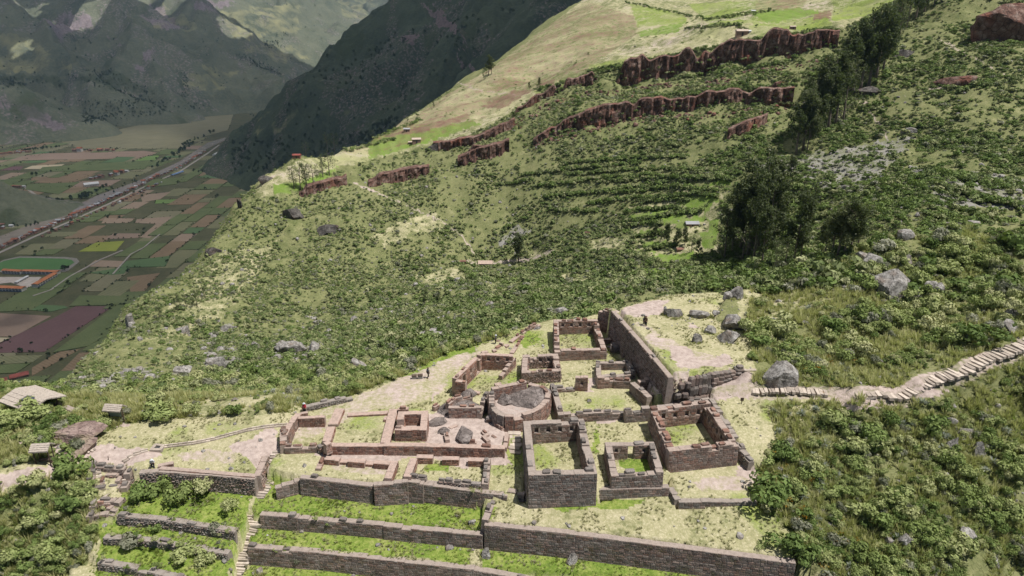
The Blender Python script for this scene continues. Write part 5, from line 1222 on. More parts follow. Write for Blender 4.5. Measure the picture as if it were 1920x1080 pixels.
# near brush
n = 66000
x = nr_.uniform(-85, 85, n); y = nr_.uniform(40, 140, n); keep = (np.abs(np.arctan2(x, y)) < radians(44)); x, y = x[keep], y[keep]; z = full_h(x, y)
u, v, t = proj(x, y, z)
dry = fbm(x / 8, y / 8, 90, 3); crest = inpoly(u, v, [(1390, 545), (1520, 490), (1640, 470), (1630, 560), (1560, 600), (1450, 630), (1390, 610)]) | inpoly(u, v, [(1405, 760), (1560, 752), (1520, 840), (1430, 830)])
meadow = inpoly(u, v, [(150, 745), (330, 740), (580, 730), (580, 775), (280, 790), (190, 800), (120, 780)]) & (y < 120)
smooth = lawnmask(x, y, z) | inpoly(u, v, [(1170, 575), (1405, 540), (1400, 690), (1280, 700)])
clump = fbm(x / 3.2, y / 3.2, 91, 3)
knoll = inpoly(u, v, [(1390, 545), (1640, 465), (1920, 412), (1920, 520), (1700, 600), (1640, 690), (1420, 690), (1400, 640)])
prob = np.where(crest, .14, np.where(knoll, .72, .75)) * sst(.30, .52, dry + .12) * sst(.40, .58, clump + .02); prob = np.where(meadow, .05, prob)
lowleft = inpoly(u, v, [(0, 890), (160, 900), (160, 1080), (0, 1080)]); prob = np.where(lowleft, .75, prob)
cov = (~smooth) & (nr_.uniform(0, 1, len(x)) < prob)
x, y, z, u, v, t = [q[cov] for q in (x, y, z, u, v, t)]
size = nr_.lognormal(-.78, .55, len(x)).clip(.2, 1.9) * np.where(lowleft[cov], .95, 1) * np.where(crest[cov], .75, np.where(knoll[cov], 1.25, 1))
pdist = segdist(x, y, [(p[0], p[1]) for p in PATHW]); size = np.where(pdist < size * 1.3 + 1.6, np.maximum((pdist - 1.5) * .6, .18), size)
ins = (u > -40) & (u < 1960) & (v > 380) & (v < 1130)
order = np.argsort(-(size / t) * ins)
kind = nr_.choice(8, len(x), p=[.16, .16, .12, .14, .10, .13, .10, .09]); kn_ = knoll[cov]; kind = np.where(kn_ & np.isin(kind, [2, 6]) & (nr_.uniform(0, 1, len(x)) < .7), 3, kind)
NAMED = [(1452, 955, 3.3, 3.6, 2, 'big round dark green bush swallowing the small ledge wall'), (1478, 1040, 2.4, 2.4, 6, 'dark bush at the end of the tallest retaining wall'), (1470, 862, 1.9, 2.2, 2, 'dark bush beside the end of the curving wall'), (1425, 650, 2.6, 2.0, 6, 'bright leafy bush behind the platform boulder pair'),
         (1752, 520, 2.4, 2.2, 0, 'round olive bush above the pale hill boulders'), (1830, 650, 3.6, 3.2, 2, 'tall dark bush standing over the stairway'), (1530, 694, 2.0, 1.8, 4, 'grey leaved bush at the bend of the stairway'), (62, 792, 3.2, 2.6, 5, 'yellow green bush in front of the thatched shelter'), (130, 905, 2.5, 3.6, 6, 'tall grey green bush beside the upper bath'),
         (305, 788, 2.6, 2.7, 3, 'brownish round bush at the edge of the meadow'), (360, 783, 1.4, 2.2, 1, 'slim bush right of the brownish meadow bush'), (402, 783, 1.0, 2.0, 1, 'thin dark shoot in the middle of the meadow edge'), (442, 780, 1.2, 1.9, 6, 'small dark bush nearest the gate court meadow'), (1640, 830, 2.2, 2.2, 2, 'dark bush below the path sign'), (1600, 820, 2.0, 2.0, 4, 'silvery bush beside the path sign'),
         (1120, 588, 3.4, 2.0, 5, 'bright green thicket behind the crumbling platform wall'), (265, 945, 2.0, 2.4, 6, 'dark bush against the high rough wall'), (335, 950, 2.0, 2.8, 1, 'tangled bush before the middle of the rough wall'), (375, 940, 1.7, 2.8, 5, 'taller green bush before the rough wall'), (300, 935, 1.8, 2.2, 3, 'olive bush before the left end of the rough wall'), (430, 965, 1.3, 2.0, 1, 'small bush near the stairway on the shrubby terrace'),
         (405, 1005, 1.3, 1.6, 4, 'pale twiggy bush below the shrubby terrace wall'), (290, 1000, 1.0, 1.2, 6, 'small dark bush on the second terrace'), (240, 1035, 1.6, 1.7, 4, 'grey bush growing out of the knee high wall'), (345, 1055, 2.0, 1.8, 1, 'wide bush on the lowest terrace'), (385, 1060, 1.6, 1.6, 5, 'bush near the foot of the stairway'), (1425, 1030, .9, .8, 5, 'little green bush on the straw lawn corner')]
def shrub(px, size, h, k, label, group, rz):
    o = bpy.data.objects.new('shrub', SHR[k]); o.location = px; o.rotation_euler = (0, 0, rz); o.scale = (size, size, h)
    link(o); return tag(o, label, 'shrub', group, 'thing')
for (uu, vv, sx, sz, k, lab) in NAMED:
    p = ground_at(uu, vv); shrub((p[0], p[1] + sx * .25, p[2] - .1), sx * .95, sz * .72, k, lab, None, uu * .37)
KN = ['olive green', 'small leaved green', 'dark glossy', 'spreading green', 'silvery grey', 'upright green', 'dense dark', 'coarse leaved']
IND = order[:265]
def zone(uu, vv):
    if uu < 480: return 'the lower left thicket' if vv > 880 else 'the bank by the thatched shelters'
    if vv < 470 + max(0, (1640 - uu) * .35): return 'the crest of the hill above the stairway'
    if vv < 740 - max(0, (uu - 1560) * .27): return 'the hill above the pale stairway'
    if vv < 850: return 'the bank just below the pale stairway'
    return 'the steep slope in the lower right'
LM = [(1677, 535, 'largest pale hill boulder'), (1752, 500, 'round olive bush'), (1830, 620, 'tall dark stairway bush'), (1463, 690, 'big slanting boulder'), (1787, 840, 'lichen covered boulder'), (1697, 1018, 'dark cracked boulder'), (1772, 893, 'grey slope boulder'), (1870, 945, 'pale right edge boulder'), (1452, 925, 'big round dark bush'), (1630, 757, 'path arrow sign'),
      (1898, 612, 'stairway top boulder'), (1513, 607, 'small dark hill rock'), (1385, 550, 'pointed far boulder'), (85, 850, 'small thatched stand'), (60, 775, 'yellow green shelter bush'), (130, 885, 'tall grey green bush'), (205, 900, 'upper stone bath'), (195, 960, 'lower stone bath'), (1812, 1010, 'shaded rock face'), (1866, 1055, 'lower right corner rock'), (60, 1000, 'lower left thicket centre'), (1560, 730, 'stairway bend'), (1745, 435, 'hill crest ledge'), (1520, 1050, 'end of the tallest retaining wall'), (1650, 900, 'middle of the right slope')]
USED = {}
def shrub_label(uu, vv, k):
    l = min(LM, key=lambda q: (q[0] - uu) ** 2 + (q[1] - vv) ** 2); dx, dy = uu - l[0], vv - l[1]; d = math.hypot(dx, dy); a = math.degrees(math.atan2(-dy, dx)) % 360
    w = ['right of', 'above and right of', 'above', 'above and left of', 'left of', 'below and left of', 'below', 'below and right of'][int((a + 22.5) // 45) % 8]
    pre = 'close ' if d < 55 else ('' if d < 120 else 'well ')
    t_ = '%s shrub %s%s the %s' % (KN[k], pre, w, l[2]); n_ = USED.get(t_, 0); USED[t_] = n_ + 1
    return ['', 'smaller ', 'smallest ', 'low '][min(n_, 3)] + t_
for i in IND:
    k = int(kind[i]); zn = zone(u[i], v[i])
    shrub((float(x[i]), float(y[i]), float(z[i]) - .08), float(size[i]) * 1.05, float(size[i]) * nr_.uniform(.8, 1.25), k, shrub_label(u[i], v[i], k), '%s shrubs on %s' % (KN[k], zn), float(nr_.uniform(0, 6)))
rest = order[265:]
LSH = lib(SHR, 'near_brush')
scatter_obj('near_brush', 'smaller shrubs filling the slopes round the ruins', np.stack([x, y, z - .06], 1)[rest], np.stack([size, size, size * nr_.uniform(.8, 1.2, len(size))], 1)[rest], nr_.uniform(0, 6, len(rest)), kind[rest], LSH)
# dry grass on the hill, in gaps and along edges
n = 95000
x = nr_.uniform(-85, 85, n); y = nr_.uniform(42, 140, n); keep = (np.abs(np.arctan2(x, y)) < radians(43)); x, y = x[keep], y[keep]; z = full_h(x, y); u, v, t = proj(x, y, z)
g = fbm(x / 6, y / 6, 95, 3); sm = lawnmask(x, y, z, 1.1) | inpoly(u, v, [(1170, 575), (1405, 540), (1400, 690), (1280, 700)])
c = (~sm) & (nr_.uniform(0, 1, len(x)) < sst(.28, .5, g) * .95) & (u > -60) & (u < 1990)
s = nr_.uniform(.5, 1.4, c.sum())
scatter_obj('dry_grass', 'straw coloured grass tufts between the shrubs', np.stack([x, y, z], 1)[c], np.stack([s, s, s], 1), nr_.uniform(0, 6, c.sum()), nr_.integers(0, 5, c.sum()) , lib(TUF + GTU, 'dry_grass'))
n = 5000
x = nr_.uniform(-80, 80, n); y = nr_.uniform(42, 135, n); z = full_h(x, y); u, v, t = proj(x, y, z)
c = (~lawnmask(x, y, z)) & (nr_.uniform(0, 1, n) < np.where((u > 1450) & (v > 740), .75, .12) * sst(.4, .6, fbm(x / 5, y / 5, 96, 2))) & (u > -40) & (u < 1960)
s = nr_.uniform(.45, 1.0, c.sum())
scatter_obj('silver_rosettes', 'spiky silver rosette plants in the brush', np.stack([x, y, z + .25], 1)[c], np.stack([s, s, s], 1), nr_.uniform(0, 6, c.sum()), nr_.integers(0, 2, c.sum()), lib(ROS, 'silver_rosettes'))
# short grass on the green terraces
n = 90000
x = nr_.uniform(-50, 40, n); y = nr_.uniform(46, 112, n); z = full_h(x, y); u, v, t = proj(x, y, z)
gm = np.zeros(n, bool)
for p in GREEN[:6]: gm |= inpoly(u, v, p)
gm &= nr_.uniform(0, 1, n) < .12 + .45 * (fbm(x / 3, y / 3, 98, 3) > .52)
s = nr_.uniform(.35, .8, gm.sum()) * np.where(fbm(x / 4, y / 4, 97, 2)[gm] > .66, 1.3, .8)
scatter_obj('terrace_grass', 'short green grass on the terraces', np.stack([x, y, z], 1)[gm], np.stack([s, s, s], 1), nr_.uniform(0, 6, gm.sum()), nr_.integers(0, 2, gm.sum()), lib(GTU, 'terrace_grass'))
n = 60000
x = nr_.uniform(-62, 45, n); y = nr_.uniform(52, 116, n); z = full_h(x, y); u, v, t = proj(x, y, z); m1_, m2_ = paint(x, y, z)
c = lawnmask(x, y, z) & (nr_.uniform(0, 1, n) < .6 * sst(.4, .62, fbm(x / 2.2, y / 2.2, 141, 3))) & (m1_[:, 1] < .5) & (m2_[:, 0] < .2) & (segdist(x, y, [(p[0], p[1]) for p in PATHW]) > 1.6)
s = nr_.uniform(.14, .34, c.sum())
scatter_obj('lawn_grass', 'short dry grass on the lawns between the ruins', np.stack([x, y, z], 1)[c], np.stack([s * 1.3, s * 1.3, s], 1), nr_.uniform(0, 6, c.sum()), nr_.integers(0, 2, c.sum()), lib([tuft_mesh(340 + i, M['lawn_tuft']) for i in range(2)], 'lawn_grass'))
# plants rooted in the retaining walls
wl = []
for pts, zf in (([(470, 1040), (600, 1050), (760, 1066), (890, 1078)], 30), ([(490, 975), (600, 985), (760, 1000), (900, 1012)], 14), ([(570, 905), (700, 925), (900, 935)], 8), ([(915, 1005), (1100, 1020), (1480, 1068)], 12), ([(300, 900), (480, 915)], 8), ([(225, 972), (440, 1000)], 16), ([(195, 1010), (430, 1042)], 18), ([(186, 1058), (345, 1086)], 14)):
    for _ in range(zf):
        f = nr_.uniform(0, len(pts) - 1.001); i = int(f); f -= i; p = ground_at(pts[i][0] + (pts[i + 1][0] - pts[i][0]) * f, pts[i][1] + (pts[i + 1][1] - pts[i][1]) * f + 8); wl.append((p[0], p[1] + nr_.uniform(-.4, .6), p[2] + nr_.choice([0, .2, .9, 1.5])))
s = nr_.uniform(.2, .5, len(wl))
scatter_obj('wall_plants', 'small plants rooted in the terrace walls', np.array(wl), np.stack([s, s, s], 1), nr_.uniform(0, 6, len(wl)), nr_.integers(0, 8, len(wl)), LSH)
# orange flowers in the brush
fl = leaves(40, 500, M['flower'], 'flower_heads', lumps=5, leaf=.09, lump_r=.35)
fp = []
for (uu, vv, k) in ((1505, 705, 5), (1530, 700, 3), (1570, 690, 4), (1470, 885, 3), (1520, 930, 4), (1452, 958, 3), (1488, 960, 3), (1560, 1015, 5), (1530, 1080, 4), (1610, 1010, 2), (1735, 795, 1), (1545, 750, 2), (1875, 630, 2), (1740, 605, 2), (770, 905, 1), (715, 980, 2), (1640, 530, 1), (1500, 985, 3)):
    p = ground_at(uu, vv)
    for _ in range(k): fp.append((p[0] + nr_.normal(0, .7), p[1] + nr_.normal(0, .7), p[2] + nr_.uniform(.5, 1.5) * (uu > 1000)))
fp = np.array(fp); s = nr_.uniform(.3, .55, len(fp))
scatter_obj('orange_flowers', 'orange flower heads dotted through the brush', fp, np.stack([s, s, s], 1), nr_.uniform(0, 6, len(fp)), np.zeros(len(fp)), lib([fl], 'orange_flowers'))
# brush of the opposite slope
n = 400000
th_ = nr_.uniform(radians(-46), radians(46), n); r_ = np.exp(nr_.uniform(math.log(118), math.log(640), n)); x, y = r_ * np.sin(th_), r_ * np.cos(th_); z = full_h(x, y); u, v, t = proj(x, y, z)
dens = sst(.36, .60, fbm(x / 16, y / 16, 110, 4)) * .75 + .12
dens *= np.interp(u, [0, 500, 900, 1300, 1920], [.55, .7, .9, 1.0, 1.0]); dens = np.where((v > 520) & (u > 700), dens * 1.25, dens)
fld = inpoly(u, v, FIELDS) & (t > 300); dens = np.where(fld, .012, dens)
for p in MEADOW + CROP + PLOUGH: dens = np.where(inpoly(u, v, p), dens * .12, dens)
for p in ROCKY: dens = np.where(inpoly(u, v, p), dens * .4, dens)
sm = lawnmask(x, y, z) | inpoly(u, v, [(1170, 575), (1405, 540), (1400, 690), (1280, 700)])
area = r_ * r_ / (300 * 300)       # sampling is even per solid angle; keep the number per square metre roughly even
c = (~sm) & (nr_.uniform(0, 1, n) < dens * np.clip(area * 1.1 + .22, 0, 1)) & (z > -330) & (y > 100)
for pts, w in TRAILS: c &= segdist(u, v, pts) > w * .9
x, y, z, u, t = [q[c] for q in (x, y, z, u, t)]
s = nr_.lognormal(-.50, .45, len(x)).clip(.25, 1.9) * np.interp(u, [0, 600, 1300], [.72, .86, 1.08])
scatter_obj('hillside_brush', 'dense low brush covering the opposite slope', np.stack([x, y, z - .15], 1), np.stack([s, s, s * nr_.uniform(.65, 1.1, len(s))], 1), nr_.uniform(0, 6, len(s)), np.where((u > 1330) & (nr_.uniform(0, 1, len(s)) < .38), 2, nr_.integers(0, 7, len(s))), lib(FARS, 'hillside_brush'))
NBRUSH = len(x)
# hedge rows along old terraces
hp = []
for pts in ([(1100, 136), (1250, 109), (1400, 79), (1560, 56)], [(1000, 172), (1100, 144), (1180, 126)], [(1050, 224), (1220, 184), (1400, 168), (1490, 162)], [(1260, 150), (1400, 130), (1480, 118)], [(1120, 345), (1250, 335), (1370, 340)], [(1150, 365), (1260, 352), (1340, 362)], [(1100, 385), (1200, 372), (1290, 380)], [(1170, 400), (1260, 392), (1300, 402)], [(1180, 425), (1240, 420)], [(1060, 330), (1180, 320), (1300, 318)], [(1000, 352), (1120, 338), (1240, 328)], [(1020, 372), (1130, 362), (1250, 344)], [(980, 330), (1080, 318), (1200, 308)], [(1200, 382), (1300, 366), (1350, 372)], [(1185, 420), (1260, 404), (1320, 396)], [(1190, 446), (1250, 440)], [(1050, 308), (1160, 300), (1290, 296)], [(1210, 470), (1270, 462)], [(1300, 340), (1370, 326)], [(930, 350), (1000, 340)], [(1730, 320), (1830, 345), (1920, 360)], [(1750, 350), (1850, 378), (1920, 392)],
            [(1170, 5), (1290, 30), (1330, 38), (1450, 20)], [(1285, 55), (1380, 48), (1400, 60)], [(700, 262), (790, 225)], [(1030, 395), (1120, 400)], [(1240, 500), (1330, 520)], [(1120, 520), (1230, 520), (1330, 535)], [(650, 285), (740, 262)]):
    for a, b in zip(pts[:-1], pts[1:]):
        k = int(np.hypot(b[0] - a[0], b[1] - a[1]) / 2.6)
        for i in range(k):
            f = (i + nr_.uniform(0, 1)) / k; hp.append((a[0] + (b[0] - a[0]) * f + nr_.normal(0, 1.5), a[1] + (b[1] - a[1]) * f + nr_.normal(0, 1.2)))
hq = np.array([ground_at(a, b, 130, 1200) for a, b in hp]); s = nr_.uniform(1.0, 2.0, len(hq))
scatter_obj('hedge_rows', 'dark hedge rows along the old field terraces', hq, np.stack([s, s, s], 1), nr_.uniform(0, 6, len(hq)), nr_.choice([2, 0, 1], len(hq)), lib(FARS, 'hedge_rows'))
bg = []
for bx, by, rx_, ry_ in BASES:
    for _ in range(int(10 + rx_ * 14)):
        a_ = nr_.uniform(0, 2 * pi); bg.append((bx + cos(a_) * rx_ * nr_.uniform(.85, 1.2), by + sin(a_) * ry_ * nr_.uniform(.85, 1.2), nr_.uniform(.25, .6)))
bg = np.array(bg); bz = full_h(bg[:, 0], bg[:, 1]); s = bg[:, 2]
scatter_obj('boulder_grass', 'grass tufts grown up round the boulders', np.stack([bg[:, 0], bg[:, 1], bz], 1), np.stack([s, s, s], 1), nr_.uniform(0, 6, len(s)), nr_.integers(0, 5, len(s)), bpy.data.collections['dry_grass'])
cd = []
for C_ in (CLIFF1, CLIFF2):
    for a, b in zip(C_[:-1], C_[1:]):
        for _ in range(46):
            f = nr_.uniform(0, 1); uu = a[0] + (b[0] - a[0]) * f; vv = a[3] + (b[3] - a[3]) * f + abs(nr_.normal(0, 7)); cd.append((uu, vv))
cq = np.array([ground_at(a, b, 200, 700) for a, b in cd]); s = nr_.lognormal(-.35, .5, len(cq)).clip(.3, 2.2)
RROCK = [rock_mesh('cliff_rock', 450 + i, M['redcliff'], 2, 9) for i in range(3)]
scatter_obj('cliff_debris', 'fallen red rocks below the cliff bands', cq, np.stack([s, s, s * .8], 1), nr_.uniform(0, 6, len(cq)), nr_.integers(0, 3, len(cq)), lib(RROCK, 'cliff_debris'))
cd = []
for C_ in (CLIFF1, CLIFF2):
    for a, b in zip(C_[:-1], C_[1:]):
        for _ in range(34):
            f = nr_.uniform(0, 1); g_ = nr_.choice([0, 0, .35, .6, 1.0]); t_ = a[2] + (b[2] - a[2]) * f - (2.5 if g_ > .1 else -1); p = F(a[0] + (b[0] - a[0]) * f, (a[1] + (b[1] - a[1]) * f) * (1 - g_) + (a[3] + (b[3] - a[3]) * f) * g_, t_); cd.append(p)
cd = np.array(cd); s = nr_.uniform(.7, 1.7, len(cd))
scatter_obj('cliff_bushes', 'bushes clinging to the red cliff bands', cd, np.stack([s, s, s], 1), nr_.uniform(0, 6, len(cd)), nr_.choice([0, 1, 2, 3], len(cd)), bpy.data.collections['hillside_brush'])
# scree and loose rocks of the slope
n = 26000
th_ = nr_.uniform(radians(-44), radians(44), n); r_ = np.exp(nr_.uniform(math.log(125), math.log(420), n)); x, y = r_ * np.sin(th_), r_ * np.cos(th_); z = full_h(x, y); u, v, t = proj(x, y, z)
rk = np.zeros(n, bool)
for p in ROCKY: rk |= inpoly(u, v, p)
c = (nr_.uniform(0, 1, n) < np.where(rk, .5, .05 + .20 * sst(.5, .68, fbm(x / 20, y / 20, 130, 3)) * (u < 1000))) & ~lawnmask(x, y, z) & (y > 118)
x, y, z = x[c], y[c], z[c]; s = nr_.lognormal(-.65, .5, len(x)).clip(.2, 2.2)
scatter_obj('slope_rocks', 'pale loose rocks and scree strewn over the slope', np.stack([x, y, z + s * .1], 1), np.stack([s, s * .9, s * .7], 1), nr_.uniform(0, 6, len(s)), nr_.integers(0, 4, len(s)), lib(ROCKS, 'slope_rocks'))
n = 2600
x = nr_.uniform(-60, 70, n); y = nr_.uniform(48, 125, n); z = full_h(x, y); u, v, t = proj(x, y, z)
c = (~lawnmask(x, y, z)) | (nr_.uniform(0, 1, n) < .3); c &= ~inpoly(u, v, [(600, 700), (1400, 700), (1400, 900), (600, 900)])
s = nr_.lognormal(-1.7, .5, c.sum()).clip(.08, .6)
scatter_obj('loose_stones', 'small loose stones lying about the spur', np.stack([x, y, z], 1)[c], np.stack([s, s, s * .7], 1), nr_.uniform(0, 6, c.sum()), nr_.integers(0, 4, c.sum()), lib(ROCKS, 'loose_stones'))

# ------------------------------------------------------------------ trees
def tree_parts(seed, h=20.0, slim=.22, n=3600, leaf=.32, low=.22, mat='eucalyptus'):
    r = random.Random(seed); q = np.random.default_rng(seed); mb = MB()
    lean = (r.uniform(-.04, .04), r.uniform(-.04, .04)); tp = [(lean[0] * h * f ** 1.5 + r.uniform(-.15, .15) * f, lean[1] * h * f ** 1.5, h * f * .92 - .4) for f in (0, .15, .3, .5, .7, .85, 1)]
    mb.tube(tp, [h * .018 * k for k in (1.25, 1, .85, .65, .42, .25, .08)])
    cl = []
    for i in range(r.randint(13, 18)):
        f = low + (1 - low) * (i + r.random()) / 17; f = min(f, .98); a = r.uniform(0, 2 * pi); ln = h * slim * r.uniform(.55, 1.15) * (1.15 - .75 * f) + .4
        b = Vector(np.array([np.interp(f, (0, .15, .3, .5, .7, .85, 1), [p[k] for p in tp]) for k in range(3)])); e = b + Vector((cos(a) * ln, sin(a) * ln, ln * r.uniform(.35, .8)))
        mb.tube([b, b.lerp(e, .55) + Vector((0, 0, -.1 * ln)), e], [h * .006, h * .004, h * .0015], 5)
        for w in (.55, .85, 1.05): cl.append((b.lerp(e, w) + Vector((r.uniform(-.5, .5), r.uniform(-.5, .5), r.uniform(-.2, .5))), h * r.uniform(.035, .07)))
    cl.append((Vector(tp[-1]), h * .05))
    C = np.array([c[0] for c in cl]); Rr = np.array([c[1] for c in cl]); k = q.choice(len(cl), n, p=Rr ** 2 / (Rr ** 2).sum())
    d = q.normal(0, 1, (n, 3)); d /= np.linalg.norm(d, axis=1)[:, None]
    P = C[k] + d * (Rr[k] * q.uniform(.35, 1.1, n) ** .6)[:, None] * np.array([1, 1, 1.15])
    nn = d + q.normal(0, .7, (n, 3)); nn /= np.linalg.norm(nn, axis=1)[:, None]; a = np.cross(nn, q.normal(0, 1, (n, 3))); a /= np.linalg.norm(a, axis=1)[:, None]; b = np.cross(nn, a)
    s = (leaf * q.uniform(.6, 1.4, n))[:, None]
    V = np.stack([P - a * s, P - b * s * .5, P + a * s, P + b * s * .5], 1).reshape(-1, 3)
    cm = mesh('crown', V, np.arange(4 * n).reshape(-1, 4), M[mat]); tone = q.uniform(0, 1, len(cl)); tt = np.clip(tone[k] * .6 + q.uniform(0, .4, n), 0, 1)
    vcol(cm, 'tint', np.repeat(np.stack([tt, tt * 0, tt * 0], 1), 4, axis=0))
    return mb.mesh('trunk', M['bark'], True), cm
TV = [tree_parts(1, slim=.2), tree_parts(2, slim=.17), tree_parts(3, slim=.24, low=.3), tree_parts(4, slim=.10, n=900), tree_parts(5, slim=.3, low=.1, n=1500), tree_parts(6, slim=.26, n=600, low=.3)]
def tree(u, v, hpx, k, label, group=None, wide=1.0, name='eucalyptus_tree', t0=60, p=None):
    p = ground_at(u, v, t0) if p is None else p
    t = np.linalg.norm(p - np.array([0, 0, CAMZ])); s = hpx / FPX * t / 20 / .97
    o = empty(name, (p[0], p[1], p[2] - .2), rng.uniform(0, 6)); o.scale = (s * wide, s * wide, s); tag(o, label, 'tree', group, 'thing')
    tr = obj('trunk', TV[k][0], o); cr = obj('crown', TV[k][1], o); return o
ORD = ['leftmost', 'second from left', 'third from left', 'fourth from left', 'fifth from left', 'sixth from left', 'seventh from left', 'eighth from left', 'ninth from left', 'tenth from left', 'second from right', 'rightmost']
for g, lab, L in (
    ('eucalyptus trees of the large grove', 'tall dark eucalyptus in the large grove above the platform', [(1372, 478, 125, 2), (1388, 470, 140, 0), (1402, 482, 165, 2), (1420, 474, 175, 0), (1434, 484, 160, 2), (1446, 478, 130, 0), (1358, 486, 90, 4), (1412, 492, 120, 4), (1392, 492, 100, 4), (1428, 500, 110, 1), (1412, 462, 180, 0), (1440, 455, 150, 1)]),
    ('eucalyptus trees beside the crest', 'broad eucalyptus right of the large grove', [(1558, 486, 92, 2), (1570, 484, 104, 0), (1582, 482, 108, 2), (1594, 478, 98, 0), (1606, 474, 82, 4), (1546, 484, 76, 2)]),
    ('slender trees between the groves', 'slender tree between large grove and crest', [(1488, 492, 125, 1), (1500, 488, 80, 3), (1520, 415, 75, 3), (1508, 420, 60, 1), (1470, 505, 60, 4), (1452, 515, 60, 4), (1480, 345, 50, 1)]),
    ('eucalyptus trees of the middle gully', 'dark eucalyptus in the middle of the gully', [(1492, 292, 100, 2), (1505, 282, 115, 0), (1520, 262, 110, 2), (1535, 250, 130, 0), (1552, 246, 135, 2), (1566, 236, 120, 0), (1580, 230, 100, 4), (1512, 290, 60, 4)]),
    ('eucalyptus trees of the upper gully', 'dark eucalyptus beside the end of the red cliff', [(1582, 175, 100, 0), (1598, 180, 115, 2), (1612, 172, 130, 0), (1628, 165, 130, 2), (1642, 150, 115, 0), (1655, 135, 100, 2)]),
    ('eucalyptus trees at the gully head', 'dark eucalyptus at the head of the gully by the top edge', [(1686, 66, 85, 0), (1700, 52, 85, 2), (1716, 40, 75, 0), (1732, 28, 70, 2), (1750, 14, 55, 0), (1680, 82, 70, 4), (1765, 5, 45, 2)]),
    ('open crowned trees on the ridge', 'open crowned tree on the ridge above the valley', [(552, 356, 48, 5), (564, 360, 58, 5), (576, 358, 60, 5), (588, 350, 48, 5), (606, 335, 46, 5), (618, 332, 52, 5), (628, 284, 38, 5), (614, 282, 34, 5)]),
    ('small trees by the terraced plots', 'small upright tree beside the bright terraced plots', [(1225, 450, 32, 1), (1238, 455, 28, 3), (1250, 460, 42, 1), (1268, 466, 40, 1), (1284, 462, 38, 1), (1296, 474, 30, 4), (1310, 480, 32, 1), (1120, 482, 22, 3)]),
    ('trees along the sunlit field edge', 'dark tree on the skyline edge of the sunlit fields', [(916, 142, 36, 1), (922, 138, 30, 0), (908, 150, 22, 4), (813, 203, 16, 3), (993, 168, 14, 1), (1011, 164, 18, 1), (700, 258, 14, 4), (764, 232, 12, 4)]),
    ('small trees in the brush of the left slope', 'small bent tree rising from the brush of the slope', [(797, 575, 40, 3), (822, 570, 32, 3), (768, 498, 26, 3), (786, 502, 18, 3), (370, 575, 30, 4), (335, 585, 28, 4), (350, 578, 26, 4), (385, 560, 22, 4), (300, 600, 24, 4)])):
    rank = {q: i for i, q in enumerate(sorted(L))}
    for q in L:
        i = rank[q]; w_ = 'rightmost' if i == len(L) - 1 else ('second from right' if i == len(L) - 2 else ORD[i])
        tree(*q, '%s of the %s' % (w_, g), g, .9 if 'grove' in g or 'gully' in g else 1.0)
tree(972, 494, 60, 1, 'lone dark tree beside the small farmstead on the slope', wide=1.25)
tree(574, 292, 28, 5, 'pale leafless looking tree at the ridge shed')
# valley trees: one mesh each
VT = [leaves(80, 600 + i, M['far_tree'], 'valley_tree', lumps=5, rx=.8, rz=1.5, leaf=.32, zc=1.1, lump_r=.55) for i in range(3)]
VTREES = [([(292, 322), (310, 305), (330, 290), (352, 276), (362, 262)], 34, 20, 'dark tree in the dense row along the far river bank'), ([(134, 378), (150, 374), (170, 368)], 16, 18, 'dark tree in the clump between river and white hall'), ([(75, 376), (95, 380), (118, 380)], 16, 15, 'dark tree in the row behind the river town'), ([(376, 324), (395, 316), (425, 312)], 14, 14, 'dark tree beside the road bend'),
          ([(438, 306), (460, 306), (482, 304), (510, 298)], 34, 20, 'dark tree at the foot of the shaded mountain'), ([(176, 362), (198, 352)], 6, 15, 'dark tree beside the white hall'), ([(155, 283), (196, 282)], 9, 12, 'round tree beside the long farm sheds'), ([(40, 285), (118, 276)], 26, 14, 'dark tree at the foot of the left hills'), ([(140, 250), (200, 242), (270, 222), (340, 216)], 40, 15, 'dark tree along the far edge of the fields'),
          ([(60, 330), (75, 328)], 4, 16, 'large tree on the left field edge'), ([(96, 324), (100, 322)], 2, 14, 'slim tree left of the field track'), ([(396, 252), (402, 250)], 2, 26, 'tall tree on the far river bank'), ([(370, 262), (392, 254)], 5, 14, 'small tree on the far river bank'), ([(354, 229), (357, 229)], 1, 14, 'single round tree on the wide pale field'), ([(94, 436), (99, 434)], 2, 13, 'tree among the roadside houses'),
          ([(118, 508), (125, 507)], 3, 15, 'dark tree at the school corner'), ([(402, 308), (420, 302)], 8, 18, 'dark tree by the white roofed barn'), ([(10, 425), (60, 425), (100, 402)], 14, 11, 'tree among the houses of the river town'), ([(180, 374), (260, 336)], 16, 9, 'tree on the river bank by the road'), ([(455, 240), (475, 215), (500, 200)], 10, 14, 'tree at the far mouth of the gorge'), ([(300, 212), (450, 205)], 22, 16, 'tree in the far village row'), ([(70, 727), (60, 715)], 3, 8, 'tree beside the red roofed compound')]
for pts, cnt, hm, lab in VTREES:
    P = [G(a, b, VZ) for a, b in pts]; sl = [np.linalg.norm(b - a) for a, b in zip(P[:-1], P[1:])]; tot = sum(sl)
    for i in range(cnt):
        s = rng.random() * tot; k = 0
        while k < len(sl) - 1 and s > sl[k]: s -= sl[k]; k += 1
        p = P[k] + (P[k + 1] - P[k]) * (s / sl[k]); j = 3 if cnt < 6 else 11; hh = hm * rng.uniform(.7, 1.2) / 2.3
        o = bpy.data.objects.new('valley_tree', VT[rng.randrange(3)]); o.location = (p[0] + rng.gauss(0, j), p[1] + rng.gauss(0, j), VZ); o.rotation_euler = (0, 0, rng.uniform(0, 6)); o.scale = (hh * .8, hh * .8, hh)
        link(o); tag(o, lab, 'tree', lab.replace('dark tree', 'dark trees').replace('tree ', 'trees ', 1) if cnt > 1 else None, 'thing')
